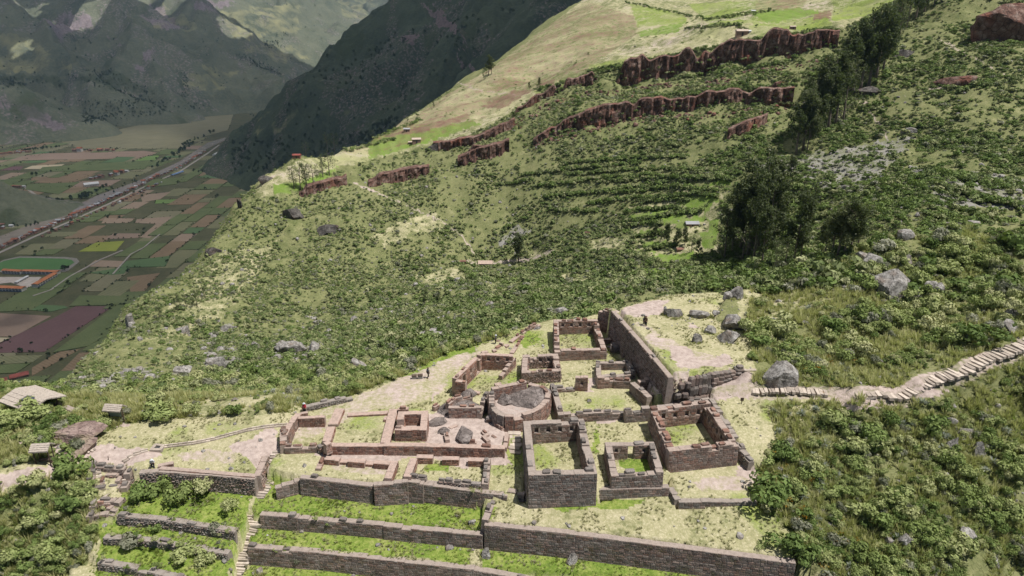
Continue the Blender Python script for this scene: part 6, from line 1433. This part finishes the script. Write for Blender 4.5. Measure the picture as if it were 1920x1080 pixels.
# woods on the far slopes
def mtn_pts(name, polys, n):
    me = bpy.data.objects[name].data; co = np.empty(len(me.vertices) * 3); me.vertices.foreach_get('co', co); co = co.reshape(-1, 3)
    u, v, t = proj(co[:, 0], co[:, 1], co[:, 2]); m = np.zeros(len(co), bool)
    for p in polys: m |= inpoly(u, v, p)
    m &= co[:, 2] > VZ; i = np.nonzero(m)[0]; i = nr_.choice(i, min(n, len(i)), replace=False); return co[i] + nr_.normal(0, 6, (len(i), 3)) * [1, 1, 0]
wp_ = np.vstack([mtn_pts('far_mountains', [[(120, 140), (200, 132), (260, 158), (300, 182), (250, 185), (180, 165)], [(0, 145), (110, 150), (120, 165), (0, 162)], [(150, 190), (250, 185), (420, 200), (270, 220), (160, 235)]], 900), mtn_pts('far_mountains', [[(495, 78), (527, 78), (527, 92), (495, 92)], [(530, 60), (546, 60), (546, 70), (530, 70)], [(342, 130), (352, 130), (352, 185), (342, 185)], [(440, 100), (520, 130), (530, 145), (450, 115)]], 260), mtn_pts('far_mountains', [[(0, 0), (740, 0), (540, 150), (270, 180), (0, 240)]], 500), mtn_pts('dark_mountain', [[(430, 262), (640, 255), (760, 215), (700, 300), (440, 330)]], 420), mtn_pts('dark_mountain', [[(600, 100), (1000, 0), (760, 210), (500, 260)]], 300)])
s = nr_.uniform(3, 6.5, len(wp_))
scatter_obj('far_woods', 'dark scattered woods on the far mountain slopes', wp_, np.stack([s, s, s * 1.3], 1), nr_.uniform(0, 6, len(s)), nr_.integers(0, 3, len(s)), lib(VT, 'far_woods'))
# ------------------------------------------------------------------ valley houses
def house_mesh(seed, roofcol, wallcol, flat=False):
    r = random.Random(seed); mb = MB(); L, Wd, Hh = 1.0, r.uniform(.55, .8), r.uniform(.38, .62)
    mb.box(-L / 2, L / 2, -Wd / 2, Wd / 2, -.05, Hh)
    nf = len(mb.f)
    if flat:
        mb.box(-L / 2 - .02, L / 2 + .02, -Wd / 2 - .02, Wd / 2 + .02, Hh, Hh + .05); mb.box(-L * .2, L * .15, -Wd * .3, Wd * .2, Hh + .05, Hh + .28)
    else:
        e = .06; rz_ = Hh + Wd * .28
        mb.add([(-L / 2 - e, -Wd / 2 - e, Hh - .03), (L / 2 + e, -Wd / 2 - e, Hh - .03), (L / 2 + e, 0, rz_), (-L / 2 - e, 0, rz_), (-L / 2 - e, Wd / 2 + e, Hh - .03), (L / 2 + e, Wd / 2 + e, Hh - .03)], [(0, 1, 2, 3), (3, 2, 5, 4), (0, 3, 4), (1, 5, 2)])
    nr2 = len(mb.f)
    for sy in (-1, 1):
        for i in range(3):
            x = -.3 + .3 * i; mb.add([(x - .06, sy * (Wd / 2 + .006), Hh * .35), (x + .06, sy * (Wd / 2 + .006), Hh * .35), (x + .06, sy * (Wd / 2 + .006), Hh * .75), (x - .06, sy * (Wd / 2 + .006), Hh * .75)], [(0, 1, 2, 3)])
    me = mb.mesh('town_house', [wallcol, roofcol, M['pane']])
    me.polygons.foreach_set('material_index', [0 if i < nf else (1 if i < nr2 else 2) for i in range(len(mb.f))]); return me
M['pane'] = plain('dark_window', (.035, .035, .04), .3, .1, .2, .5)
RC = {'terracotta': plain('terracotta_roof', (.30, .115, .07), .9, .3, .1), 'brown': plain('brown_tile_roof', (.21, .115, .085), .9, .3, .1), 'grey': plain('sheet_metal_roof', (.30, .30, .31), .6, .2, .1), 'white': plain('white_sheet_roof', (.55, .55, .55), .6, .1, .1)}
WC = {'adobe': plain('adobe_wall', (.28, .19, .145), .95, .3, .1), 'white': plain('whitewash_wall', (.55, .53, .5), .9, .15, .1), 'brick': plain('raw_brick_wall', (.29, .155, .115), .95, .25, .1)}
HM = [('terracotta roofed adobe', house_mesh(1, RC['terracotta'], WC['adobe'])), ('terracotta roofed white', house_mesh(2, RC['terracotta'], WC['white'])), ('brown roofed adobe', house_mesh(3, RC['brown'], WC['adobe'])), ('flat roofed brick', house_mesh(4, RC['grey'], WC['brick'], True)), ('white roofed', house_mesh(5, RC['white'], WC['white'])), ('grey roofed brick', house_mesh(6, RC['grey'], WC['brick']))]
ROWS = [([(2, 470), (66, 441), (128, 414), (205, 378.5)], -13, 56, 9, 14, 'between river and valley road', 5), ([(205, 378.5), (262, 353), (300, 333)], -14, 24, 9, 14, 'on the middle stretch of the valley road', 5), ([(300, 333), (340, 317), (392, 284)], -14, 22, 8, 14, 'where the valley road bends', 5),
        ([(66, 447), (128, 420), (205, 385), (300, 342)], 14, 28, 7, 12, 'on the field side of the valley road', 5), ([(0, 436), (55, 412), (100, 388)], -20, 34, 8, 13, 'in the river town', 22), ([(0, 420), (40, 406), (80, 388)], -60, 22, 8, 12, 'on the slope of the river town', 24),
        ([(0, 290), (60, 285)], 0, 14, 9, 14, 'at the foot of the left hills', 25), ([(150, 243), (215, 236), (245, 228)], 0, 20, 9, 15, 'along the far edge of the fields', 14), ([(160, 215), (290, 200)], 0, 16, 9, 14, 'below the far wood', 45), ([(310, 216), (490, 200)], 0, 16, 10, 18, 'in the far village', 22),
        ([(170, 338), (205, 330), (240, 322)], 0, 9, 12, 18, 'in the farm cluster across the river', 14), ([(130, 285), (225, 283)], 0, 6, 14, 24, 'among the long farm sheds', 5), ([(20, 352), (45, 352)], 0, 5, 9, 13, 'at the track below the bare hill', 8), ([(400, 305), (415, 290)], 0, 6, 9, 14, 'near the white roofed barn', 10)]
FLOORS = {'far_mountains': None}
def mz(p):
    return VZ
for pts, off, cnt, s0, s1, where, jit in ROWS:
    P = [G(a, b, VZ) for a, b in pts]; sl = [np.linalg.norm(b - a) for a, b in zip(P[:-1], P[1:])]; tot = sum(sl)
    for i in range(cnt):
        s = (i + rng.uniform(.2, .8)) / cnt * tot; k = 0
        while k < len(sl) - 1 and s > sl[k]: s -= sl[k]; k += 1
        d = (P[k + 1] - P[k])[:2] / sl[k]; p = P[k][:2] + d * s + np.array([d[1], -d[0]]) * (off + rng.gauss(0, jit * .5)); w_ = rng.choices(range(6), [4, 1.2, 5, 4, .7, 3])[0]; sz = rng.uniform(s0, s1)
        o = bpy.data.objects.new('town_house', HM[w_][1]); o.location = (p[0], p[1], VZ + .9); o.rotation_euler = (0, 0, math.atan2(d[1], d[0]) + rng.choice([0, pi / 2]) + rng.gauss(0, .08)); o.scale = (sz, sz, sz * rng.uniform(.7, 1.25))
        link(o); tag(o, '%s house %s' % (HM[w_][0], where), 'house', '%s houses %s' % (HM[w_][0], where), 'thing')
def long_block(name, label, a, b, width, h, roof, wallm, band, cat, z=VZ + .9, rows=2, win=9):
    A, B = G(*a, VZ), G(*b, VZ); d = (B - A)[:2]; L = np.linalg.norm(d); ang = math.atan2(d[1], d[0]); c = (A + B) / 2
    o = empty(name, (c[0], c[1], z), ang); tag(o, label, cat, None, 'thing')
    mb = MB(); mb.box(-L / 2, L / 2, -width / 2, width / 2, 0, h); obj('wall', mb.mesh('wall', wallm), o)
    mb = MB(); e = 1.0; mb.add([(-L / 2 - e, -width / 2 - e, h + .02), (L / 2 + e, -width / 2 - e, h + .02), (L / 2 + e, 0, h + width * .2), (-L / 2 - e, 0, h + width * .2), (-L / 2 - e, width / 2 + e, h + .02), (L / 2 + e, width / 2 + e, h + .02)], [(0, 1, 2, 3), (3, 2, 5, 4), (0, 3, 4), (1, 5, 2), (0, 4, 5, 1)]); obj('roof', mb.mesh('roof', roof), o)
    if band:
        mb = MB(); mb.box(-L / 2 + .3, L / 2 - .3, -width / 2 - .12, -width / 2 - .02, .1, 1.0); obj('painted_band', mb.mesh('painted_band', band), o)
    wm = MB(); wm.box(-L / win * .36, L / win * .36, -width / 2 - .1, -width / 2 - .01, 0, h * .26); wme = wm.mesh('window', M['pane'])
    for rr_ in range(rows):
        for i in range(win):
            w = bpy.data.objects.new('window', wme); w.location = (-L / 2 + L * (i + .5) / win, 0, h * (.18 + .46 * rr_)); link(w, o)
    return o
OR = plain('orange_tile_roof', (.40, .16, .075), .9, .2, .1); BL = plain('blue_paint', (.06, .13, .27), .7, .1, .1)
long_block('school_block', 'long orange roofed school block nearest the football pitch corner', (47, 513), (111, 515), 11, 7, OR, WC['white'], None, 'school')
long_block('school_block', 'orange roofed school block left along the football pitch', (9, 512), (42, 514), 11, 7, OR, WC['white'], None, 'school', win=6)
long_block('school_block', 'slanting orange roofed school block with blue painted wall', (66, 540), (103, 519), 12, 7, OR, WC['white'], BL, 'school', win=8)
long_block('school_block', 'front orange roofed school block with blue painted wall', (-8, 544), (46, 546), 13, 7, OR, WC['white'], BL, 'school', win=9)
long_block('school_block', 'low white link building in the school yard', (30, 533), (52, 521), 5, 3.5, RC['white'], WC['white'], None, 'school', rows=1, win=5)
RR_ = plain('dull_red_roof', (.25, .075, .06), .9, .3, .2)
long_block('compound_house', 'long dull red roofed house of the compound at the left edge', (20, 712), (54, 704), 14, 4, RR_, WC['adobe'], None, 'house', rows=1)
long_block('compound_house', 'nearer dull red roofed house of the compound at the left edge', (-20, 724), (14, 716), 14, 4, RR_, WC['adobe'], None, 'house', rows=1)
mb = MB(); A = G(16, 722, VZ); B = G(54, 714, VZ); mb.tube([(A[0], A[1], VZ + 1), (B[0], B[1], VZ + 1)], [1.1, 1.1], 4); tag(obj('compound_wall', mb.mesh('compound_wall', WC['white'])), 'white wall fronting the red roofed compound', 'wall', None, 'thing')
long_block('barn', 'bright white roofed barn beside the valley road bend', (402, 293), (411, 288), 16, 6, RC['white'], WC['white'], None, 'barn', rows=1, win=4)
long_block('hall', 'white sports hall with green floor across the river', (158, 350), (185, 347), 26, 7, RC['white'], WC['white'], None, 'hall', rows=1)
long_block('greenhouse', 'long blue sheeted greenhouse beside the valley road', (322, 330), (343, 323), 10, 3, plain('blue_sheet', (.10, .19, .36), .6, .1, .1), WC['white'], None, 'greenhouse', rows=1)
# hedges and bushes on the field borders
hp = []
for o in list(COL.objects):
    if o.name.startswith('crop_field'):
        v_ = o.data.vertices; k = len(v_) // 2
        for i in range(k):
            a, b = v_[k + i].co, v_[k + (i + 1) % k].co; L = (b - a).length
            if rng.random() < .42:
                for _ in range(int(L / 9)):
                    if rng.random() < .6: hp.append(a.lerp(b, rng.random()) + Vector((rng.gauss(0, 1.2), rng.gauss(0, 1.2), -.6)))
hp = np.array([tuple(p) for p in hp]); sc_ = nr_.uniform(.8, 2.0, len(hp)); sc_ = np.where(nr_.uniform(0, 1, len(hp)) < .04, 4.0, sc_)
scatter_obj('field_hedges', 'dark hedges and bushes along the valley field borders', hp, np.stack([sc_ * 1.2, sc_ * 1.2, sc_], 1), nr_.uniform(0, 6, len(hp)), nr_.integers(0, 3, len(hp)), lib(VT, 'field_hedges'))
# farm sheds on the opposite slope
def farm(u, v, wpx, label, roof, wallm, depth=.6, h=.45, t0=150, rz=0.0):
    p = ground_at(u, v, t0); t = np.linalg.norm(p - np.array([0, 0, CAMZ])); w = wpx / FPX * t
    o = empty('farm_house', (p[0], p[1], p[2]), rz); tag(o, label, 'farmhouse', None, 'thing')
    mb = MB(); hh = w * h; dd = w * depth; mb.box(-w / 2, w / 2, -dd / 2, dd / 2, -1.5, hh); obj('wall', mb.mesh('wall', wallm), o)
    mb = MB(); e = w * .06; mb.add([(-w / 2 - e, -dd / 2 - e, hh + .01), (w / 2 + e, -dd / 2 - e, hh + .01), (w / 2 + e, 0, hh + dd * .3), (-w / 2 - e, 0, hh + dd * .3), (-w / 2 - e, dd / 2 + e, hh + .01), (w / 2 + e, dd / 2 + e, hh + .01)], [(0, 1, 2, 3), (3, 2, 5, 4), (0, 3, 4), (1, 5, 2), (0, 4, 5, 1)]); obj('roof', mb.mesh('roof', roof), o)
    mb = MB(); mb.box(-w * .08, w * .08, -dd / 2 - .06, -dd / 2 - .005, 0, hh * .75); obj('door', mb.mesh('door', M['pane']), o)
    return o
M['thatchroof'] = plain('pale_thatch_roof', (.44, .36, .29), .95, .2, 2)
farm(781, 268, 15, 'thatched adobe farmhouse above the bright green field', M['thatchroof'], WC['adobe'], rz=.2); farm(770, 270, 8, 'small shed left of the thatched farmhouse', M['thatchroof'], WC['adobe']); farm(763, 247, 11, 'open shed on the field edge above the thatched farmhouse', RC['grey'], WC['adobe'])
farm(557, 297, 13, 'small red roofed hut on the ridge', RR_, WC['brick']); farm(1390, 68, 18, 'pale roofed farmhouse on the upper plateau', M['thatchroof'], WC['adobe']); farm(1402, 63, 9, 'white lean-to beside the upper plateau farmhouse', RC['white'], WC['white']); farm(1486, 55, 9, 'small hut near the red cliff top', M['thatchroof'], WC['adobe'])
farm(1412, 24, 7, 'tiny white hut among the upper fields', RC['white'], WC['white']); farm(1048, 162, 8, 'small pale hut on the cliff edge', RC['white'], WC['adobe']); farm(910, 497, 24, 'walled ruin of a farmstead beside the lone tree', plain('bare_earth_roof', (.42, .32, .26), .95, .2, 2), WC['adobe'], h=.2); farm(868, 494, 11, 'reddish hut left of the ruined farmstead', RC['brown'], WC['adobe'])
farm(1297, 424, 22, 'low grey roofed hut on the bright plots', RC['grey'], WC['adobe'], h=.25); farm(1276, 470, 14, 'small red hut among the plot trees', RC['brown'], WC['adobe'], h=.25)

# ------------------------------------------------------------------ thatched stands, sign boards, bins
def thatch_roof(parent, w, d, h, z, over=.35, name='roof'):
    mb = MB(); r = random.Random(3); n = 14
    for sy in (-1, 1):
        for i in range(n):
            for row in range(4):
                x0 = -w / 2 - over + (w + 2 * over) * i / n; x1 = x0 + (w + 2 * over) / n * 1.02
                f0, f1 = row / 4, (row + 1.15) / 4
                y0, y1 = sy * (d / 2 + over) * f0, sy * (d / 2 + over) * min(f1, 1.06); z0, z1 = z + h * (1 - f0), z + h * (1 - f1)
                j = r.uniform(0, .05); t = .09
                vs = [(x0, y0, z0 + .02 + j), (x1, y0, z0 + .02 + j), (x1, y1, z1 + t + j), (x0, y1, z1 + t + j), (x0, y0, z0 - .1), (x1, y0, z0 - .1), (x1, y1, z1 - .06), (x0, y1, z1 - .06)]
                mb.add(vs, [(0, 1, 2, 3), (7, 6, 5, 4), (3, 2, 6, 7), (0, 3, 7, 4), (1, 5, 6, 2), (0, 4, 5, 1)], (r.random(), 0, 0))
    obj(name, mb.mesh(name, M['thatch']), parent)
def post(parent, x, y, z0, z1, rad=.07, name='post'):
    mb = MB(); mb.tube([(x, y, z0), (x, y, z1)], [rad, rad], 8); return obj(name, mb.mesh(name, M['wood']), parent)
p = ground_at(221, 793); sb = empty('sign_board', tuple(p), -.12); tag(sb, 'thatch roofed green information board at the lawn edge', 'sign board', None, 'thing')
post(sb, -1.0, 0, -.3, 2.35); post(sb, 1.0, 0, -.3, 2.35); thatch_roof(sb, 1.9, .9, .65, 2.15, .3)
mb = MB(); mb.box(-.85, .85, -.06, .0, 1.05, 2.0); obj('panel', mb.mesh('panel', plain('green_grey_board', (.23, .27, .22), .6, .12, 2)), sb)
mb = MB(); mb.box(-.92, .92, -.09, -.065, .98, 1.04); mb.box(-.92, .92, -.09, -.065, 2.01, 2.07); mb.box(-.92, -.86, -.09, -.065, 1.04, 2.01); mb.box(.86, .92, -.09, -.065, 1.04, 2.01); obj('frame', mb.mesh('frame', M['wood']), sb)
mb = MB(); mb.tube([(-1.0, -.05, .9), (-1.9, -.4, .35)], [.05, .05], 6); obj('brace', mb.mesh('brace', M['wood']), sb)
p = ground_at(86, 868); kb_ = empty('thatched_stand', tuple(p), .1); tag(kb_, 'small thatched stand on two posts beside the dirt path', 'stand', None, 'thing')
for x_ in (-.8, .8): post(kb_, x_, -.45, -.3, 2.2); post(kb_, x_, .45, -.3, 2.2)
thatch_roof(kb_, 1.5, 1.1, .6, 2.05, .3); mb = MB(); mb.box(-.75, .75, -.1, .35, .4, .48); mb.box(-.7, -.6, -.05, .3, -.3, .4); mb.box(.6, .7, -.05, .3, -.3, .4); obj('bench', mb.mesh('bench', M['wood']), kb_)
# big thatched shelter
p = (G(20, 745, 1.6) + G(108, 772, 1.6)) / 2; gz = hz(p[0], p[1]); sh = empty('thatched_shelter', (p[0], p[1], gz), -.45); tag(sh, 'large low thatched shelter with a dark roof panel', 'shelter', None, 'thing')
for x_ in (-2.6, 0, 2.6):
    for y_ in (-1.6, 1.6): post(sh, x_, y_, -.8, 1.85, .1)
thatch_roof(sh, 6.0, 4.0, .75, 1.75, .4)
mb = MB(); mb.add([(.3, -1.5, 2.44), (1.9, -1.5, 2.44), (1.9, -.55, 2.66), (.3, -.55, 2.66), (.3, -1.5, 2.36), (1.9, -1.5, 2.36), (1.9, -.55, 2.58), (.3, -.55, 2.58)], [(0, 1, 2, 3), (7, 6, 5, 4), (0, 4, 5, 1), (1, 5, 6, 2), (2, 6, 7, 3), (3, 7, 4, 0)]); obj('solar_panel', mb.mesh('solar_panel', plain('blue_black_panel', (.05, .06, .08), .25, .1, 2, .5)), sh)
retain('rough fieldstone wall behind the thatched shelter', [((84, 746, 1.4), (112, 756, 1.3), -.2), ((112, 756, 1.3), (146, 771, 1.2), -.1)], red=.4, style='rubble', ruin=.3, cope=.3, moss=0)
# steps and stones beside the mound
sl_ = thing('stone_stairway', 'few pale stone steps beside the reddish mound', 'stairway', G(165, 832, .3)); steps(sl_, [G(178, 838, .3), G(150, 845, .6)], 6, 1.6, .25, .3)
# bins, posts, path sign
for (uu, vv, lab) in ((777, 712, 'left grey box bin of the pair beside the walker'), (788, 711, 'right grey box bin of the pair beside the walker')):
    p = ground_at(uu, vv); o = empty('waste_bin', tuple(p), .1); tag(o, lab, 'bin', 'box bins beside the path', 'thing')
    mb = MB(); mb.box(-.36, .36, -.25, .25, .08, .72); obj('body', mb.mesh('body', plain('grey_bin', (.22, .21, .19), .7, .15, 3)), o); mb = MB(); mb.box(-.4, .4, -.29, .29, .72, .78); obj('lid', mb.mesh('lid', M['wood']), o)
    for x_ in (-.3, .3): post(o, x_, 0, -.1, .1, .03, 'leg')
p = ground_at(1630, 762); o = empty('path_sign', tuple(p), .1); tag(o, 'small pale arrow sign on a post at the path bend', 'sign', None, 'thing'); post(o, 0, 0, -.2, 1.05, .035); mb = MB(); mb.box(-.5, .42, -.03, .02, 1.0, 1.2); mb.add([(-.72, -.03, 1.1), (-.5, -.03, 1.22), (-.5, -.03, .98), (-.72, .02, 1.1), (-.5, .02, 1.22), (-.5, .02, .98)], [(0, 2, 1), (3, 4, 5), (0, 1, 4, 3), (0, 3, 5, 2)]); obj('board', mb.mesh('board', plain('pale_sign_board', (.5, .43, .36), .8, .1, 3)), o)
p = ground_at(1390, 758); o = empty('path_marker', tuple(p), 0); tag(o, 'short dark marker post on the grass below the steps', 'marker post', None, 'thing'); post(o, 0, 0, -.2, .9, .05); mb = MB(); mb.box(-.22, .22, -.1, -.05, .55, 1.0); obj('board', mb.mesh('board', M['wood']), o)
for (uu, vv, lab) in ((172, 868, 'left short stake on the bank above the upper bath'), (204, 866, 'right short stake on the bank above the upper bath')):
    p = ground_at(uu, vv); mb = MB(); mb.tube([(0, 0, -.2), (.05, 0, .8)], [.05, .04], 6); tag(obj('stake', mb.mesh('stake', M['wood']), None, tuple(p)), lab, 'stake', None, 'thing')

# ------------------------------------------------------------------ people
def skinned(name, verts, edges, rad, mat, parent, root=0, sub=1):
    me = bpy.data.meshes.new(name); me.from_pydata(verts, edges, []); me.materials.append(mat)
    o = obj(name, me, parent); md = o.modifiers.new('skin', 'SKIN'); md.use_smooth_shade = True
    for i, r_ in enumerate(rad): me.skin_vertices[0].data[i].radius = (r_, r_); me.skin_vertices[0].data[i].use_root = (i == root)
    ss = o.modifiers.new('smooth', 'SUBSURF'); ss.levels = sub; ss.render_levels = sub; return o
def pm(n, c): return plain(n, c, .85, .12, 6)
SK = pm('skin', (.36, .21, .14)); HR = pm('dark_hair', (.02, .016, .013))
def person(u, v, label, top, legs, hat=None, rz=0.0, bend=0.0, stride=.1, arms=((.24, -.04, 1.12, .2, -.2, .98), (-.24, .02, 1.1, -.26, -.05, .86)), pack=None, scale=1.0):
    p = ground_at(u, v); o = empty('person', (p[0], p[1], p[2]), rz); o.scale = (scale,) * 3; tag(o, label, 'person', None, 'thing')
    def b(q):
        x, y, z = q
        if z <= .93: return q
        k = z - .93; return (x, y - k * sin(bend), .93 + k * cos(bend))
    V = [b(q) for q in [(0, 0, .93), (0, .01, 1.12), (0, .01, 1.33), (0, 0, 1.47), (0, -.01, 1.53), (0, -.02, 1.60), (0, -.01, 1.69)]]; E = [(0, 1), (1, 2), (2, 3), (3, 4), (4, 5), (5, 6)]; Rd = [.13, .12, .14, .06, .065, .095, .07]
    for a in arms:
        sx = .18 if a[0] > 0 else -.18; i = len(V)
        V += [b((sx, .01, 1.39)), b((a[0], a[1], a[2])), b((a[3], a[4], a[5])), b((a[3], a[4] - .05, a[5] - .07))]; E += [(2, i), (i, i + 1), (i + 1, i + 2), (i + 2, i + 3)]; Rd += [.06, .045, .032, .036]
        for k in range(5):
            j = len(V); hx = a[3] + (-.03 + .015 * k); V.append(b((hx, a[4] - .06 - .012 * (k % 3), a[5] - .13 - .012 * (2 - abs(k - 2))))); E.append((i + 3, j)); Rd.append(.009)
    for s in (1, -1):
        i = len(V); st = stride * s; V += [(.1 * s, 0, .86), (.105 * s, -st * .5 - .03, .48), (.11 * s, -st + (.08 if s < 0 else 0), .09), (.12 * s, -st - .15, .04)]; E += [(0, i), (i, i + 1), (i + 1, i + 2), (i + 2, i + 3)]; Rd += [.085, .062, .045, .042]
    skinned('body', V, E, Rd, SK, o)
    sv = [b(q) for q in [(0, 0, .90), (0, .01, 1.12), (0, .01, 1.36), (0, 0, 1.47)]]; se = [(0, 1), (1, 2), (2, 3)]; sr_ = [.165, .15, .17, .085]
    for a in arms:
        sx = .18 if a[0] > 0 else -.18; i = len(sv); sv += [b((sx, .01, 1.40)), b((a[0], a[1], a[2])), b((a[3], a[4], a[5]))]; se += [(2, i), (i, i + 1), (i + 1, i + 2)]; sr_ += [.08, .065, .05]
    skinned('jacket', sv, se, sr_, top, o)
    tv, te, tr_ = [(0, 0, .95)], [], [.155]
    for s in (1, -1):
        i = len(tv); st = stride * s; tv += [(.1 * s, 0, .84), (.105 * s, -st * .5 - .03, .48), (.11 * s, -st + (.08 if s < 0 else 0), .12)]; te += [(0, i), (i, i + 1), (i + 1, i + 2)]; tr_ += [.105, .082, .07]
    skinned('trousers', tv, te, tr_, legs, o)
    hc = Vector(b((0, -.01, 1.66))); mb = MB(); ra = [.105, .115, .10, .06, .0]; zz = [-.05, .0, .06, .1, .12]
    if hat: mb.tube([tuple(hc + Vector((0, 0, -.005))), tuple(hc + Vector((0, 0, .015)))], [.19, .18], 14); mb.tube([tuple(hc + Vector((0, 0, z_))) for z_ in (.015, .07, .12)], [.115, .11, .07], 14); obj('hat', mb.mesh('hat', hat, True), o)
    mb = MB(); mb.tube([tuple(hc + Vector((0, .02, z_))) for z_ in (-.09, -.03, .03, .07)], [.085, .108, .1, .05], 12); obj('hair', mb.mesh('hair', HR, True), o)
    # face
    fz = Vector(b((0, -.115, 1.605))); mb = MB()
    for s in (1, -1): mb.box(fz.x + s * .035 - .012, fz.x + s * .035 + .012, fz.y - .006, fz.y + .012, fz.z + .008, fz.z + .022)
    mb.box(fz.x - .012, fz.x + .012, fz.y - .02, fz.y + .012, fz.z - .025, fz.z + .002); mb.box(fz.x - .025, fz.x + .025, fz.y - .002, fz.y + .014, fz.z - .05, fz.z - .04); obj('face', mb.mesh('face', HR), o)
    if pack: mb = MB(); q = Vector(b((0, .2, 1.22))); mb.tube([tuple(q + Vector((0, 0, -.22))), tuple(q + Vector((0, .02, 0))), tuple(q + Vector((0, 0, .22)))], [.11, .15, .1], 10); obj('backpack', mb.mesh('backpack', pack, True), o)
    return o
WH = pm('white_cloth', (.62, .64, .66)); DK = pm('dark_cloth', (.025, .025, .03)); NV = pm('navy_cloth', (.03, .04, .075)); RD = pm('red_cloth', (.42, .03, .05)); BR = pm('brown_cloth', (.13, .075, .05)); GY = pm('grey_cloth', (.17, .16, .15)); BU = pm('pale_blue_cloth', (.30, .40, .55))
person(288, 880, 'person in white top and dark trousers bending forward at the wall edge', WH, NV, WH, .5, .55, .12, pack=BU)
person(803, 709, 'walker in grey jacket and dark trousers beside the box bins', GY, DK, BR, 2.6, .05, .28, pack=DK)
person(1207, 611, 'person in dark clothes on the platform, left of the two', DK, DK, DK, .8, .1, .1)
person(1211, 612, 'person in brown jacket on the platform, right of the two', BR, DK, BR, -.7, .1, .1)
person(572, 776, 'person in red top and white hat by the short red wall', RD, DK, WH, .2, .1, .12)
person(929, 646, 'person in white hat behind the tumbled wall stub', GY, DK, WH, 2.0, .1, .1)

# ------------------------------------------------------------------ broken cloud deck over the valley, and the air
CZ0 = 1750.0
k_ = cos(radians(SUN_EL)) / sin(radians(SUN_EL)); sx_, sy_ = sin(SUN_AZ), cos(SUN_AZ)
def cloud_over(p): h = CZ0 - p[2]; return (p[0] + sx_ * k_ * h, p[1] + sy_ * k_ * h)
HOLES = [(G(25, 604, VZ), 55)] + [(F(*q), r_) for *q, r_ in ((475, 40, 6600, 300), (330, 15, 5600, 200), (40, 20, 5000, 190), (440, 90, 5500, 170), (640, 45, 8000, 330), (150, 60, 4900, 110), (560, 90, 6800, 210), (40, 75, 4400, 110))]
xs = np.arange(-6300, 3000, 38.0); ys = np.arange(-150, 6000, 38.0); XX, YY = np.meshgrid(xs, ys, indexing='ij'); X, Y = XX.ravel(), YY.ravel()
edge = np.where(Y < 1000, 400 - X, np.maximum(Y - 1000, 0) + np.maximum(400 - X, -200)); edge = np.where((Y >= 1000) & (X >= 400), Y - 1050, edge)
den = np.clip(edge / 160, -1, 1) * .5 + .42 + (fbm(X / 420, Y / 420, 201, 4) - .5) * .9
den = np.where(Y > 3400, den - (fbm(X / 800, Y / 800, 203, 3) > .62) * .6, den)
for p, r_ in HOLES:
    c = cloud_over(p); d = np.hypot(X - c[0], Y - c[1]); den -= 1.6 * np.exp(-(d / r_) ** 2)
den = np.minimum(den, np.minimum(np.minimum(X + 6200, 2900 - X), np.minimum(Y + 100, 5900 - Y)) / 150)
th_ = np.clip(den - .2, 0, 1) ** .5; lump = fbm(X / 120, Y / 120, 205, 4)
zt_ = CZ0 + th_ * (120 + 330 * lump); zb__ = CZ0 - th_ * (30 + 60 * fbm(X / 160, Y / 160, 207, 3))
f = grid_faces(len(xs), len(ys)); on = (th_[f] > 0).any(axis=1); f = f[on]; nv = len(X)
V = np.vstack([np.stack([X, Y, zt_], 1), np.stack([X, Y, zb__ - .5], 1)])
m, n_, b_ = newmat('cloud_white', 1.0, 0); q = NB(n_); b_.inputs['Base Color'].default_value = (.9, .9, .9, 1)
tr = q.node('ShaderNodeBsdfTranslucent'); tr.inputs[0].default_value = (.95, .95, .95, 1); mx = q.node('ShaderNodeMixShader'); mx.inputs[0].default_value = .5
q.ln(b_.outputs[0], mx.inputs[1]); q.ln(tr.outputs[0], mx.inputs[2])
tp = q.node('ShaderNodeBsdfTransparent'); m2x = q.node('ShaderNodeMixShader'); q.ln(q.sep(q.attr('thin').outputs['Color'])[0], m2x.inputs[0]); q.ln(mx.outputs[0], m2x.inputs[1]); q.ln(tp.outputs[0], m2x.inputs[2]); q.ln(m2x.outputs[0], n_.nodes['Material Output'].inputs[0])
cme = mesh('clouds', V, np.vstack([f[:, ::-1], f + nv]), m, True)
qv = X + .64 * (Y - 2600) + 320
thin = .16 + .37 * sst(90, -90, qv) * sst(3900, 3200, Y) + .20 * sst(3200, 3900, Y) + (fbm(X / 500, Y / 500, 209, 3) - .5) * .3
vcol(cme, 'thin', np.repeat(np.clip(np.concatenate([thin, thin]), .05, .7)[:, None], 3, axis=1))
cl = obj('clouds', cme); tag(cl, 'broken white cloud deck over the valley', None, None, 'stuff')
m = bpy.data.materials.new('thin_haze'); m.use_nodes = True; n_ = m.node_tree; n_.nodes.clear(); pv = n_.nodes.new('ShaderNodeVolumePrincipled'); pv.inputs['Density'].default_value = 2.8e-5; pv.inputs['Color'].default_value = (.45, .68, 1, 1); pv.inputs['Anisotropy'].default_value = .3
mo = n_.nodes.new('ShaderNodeOutputMaterial'); n_.links.new(pv.outputs[0], mo.inputs['Volume'])
mb = MB(); mb.box(-9800, 5200, -300, 11300, -900, 1150); tag(obj('haze', mb.mesh('haze', m)), 'thin blue haze filling the valley air', None, None, 'stuff')
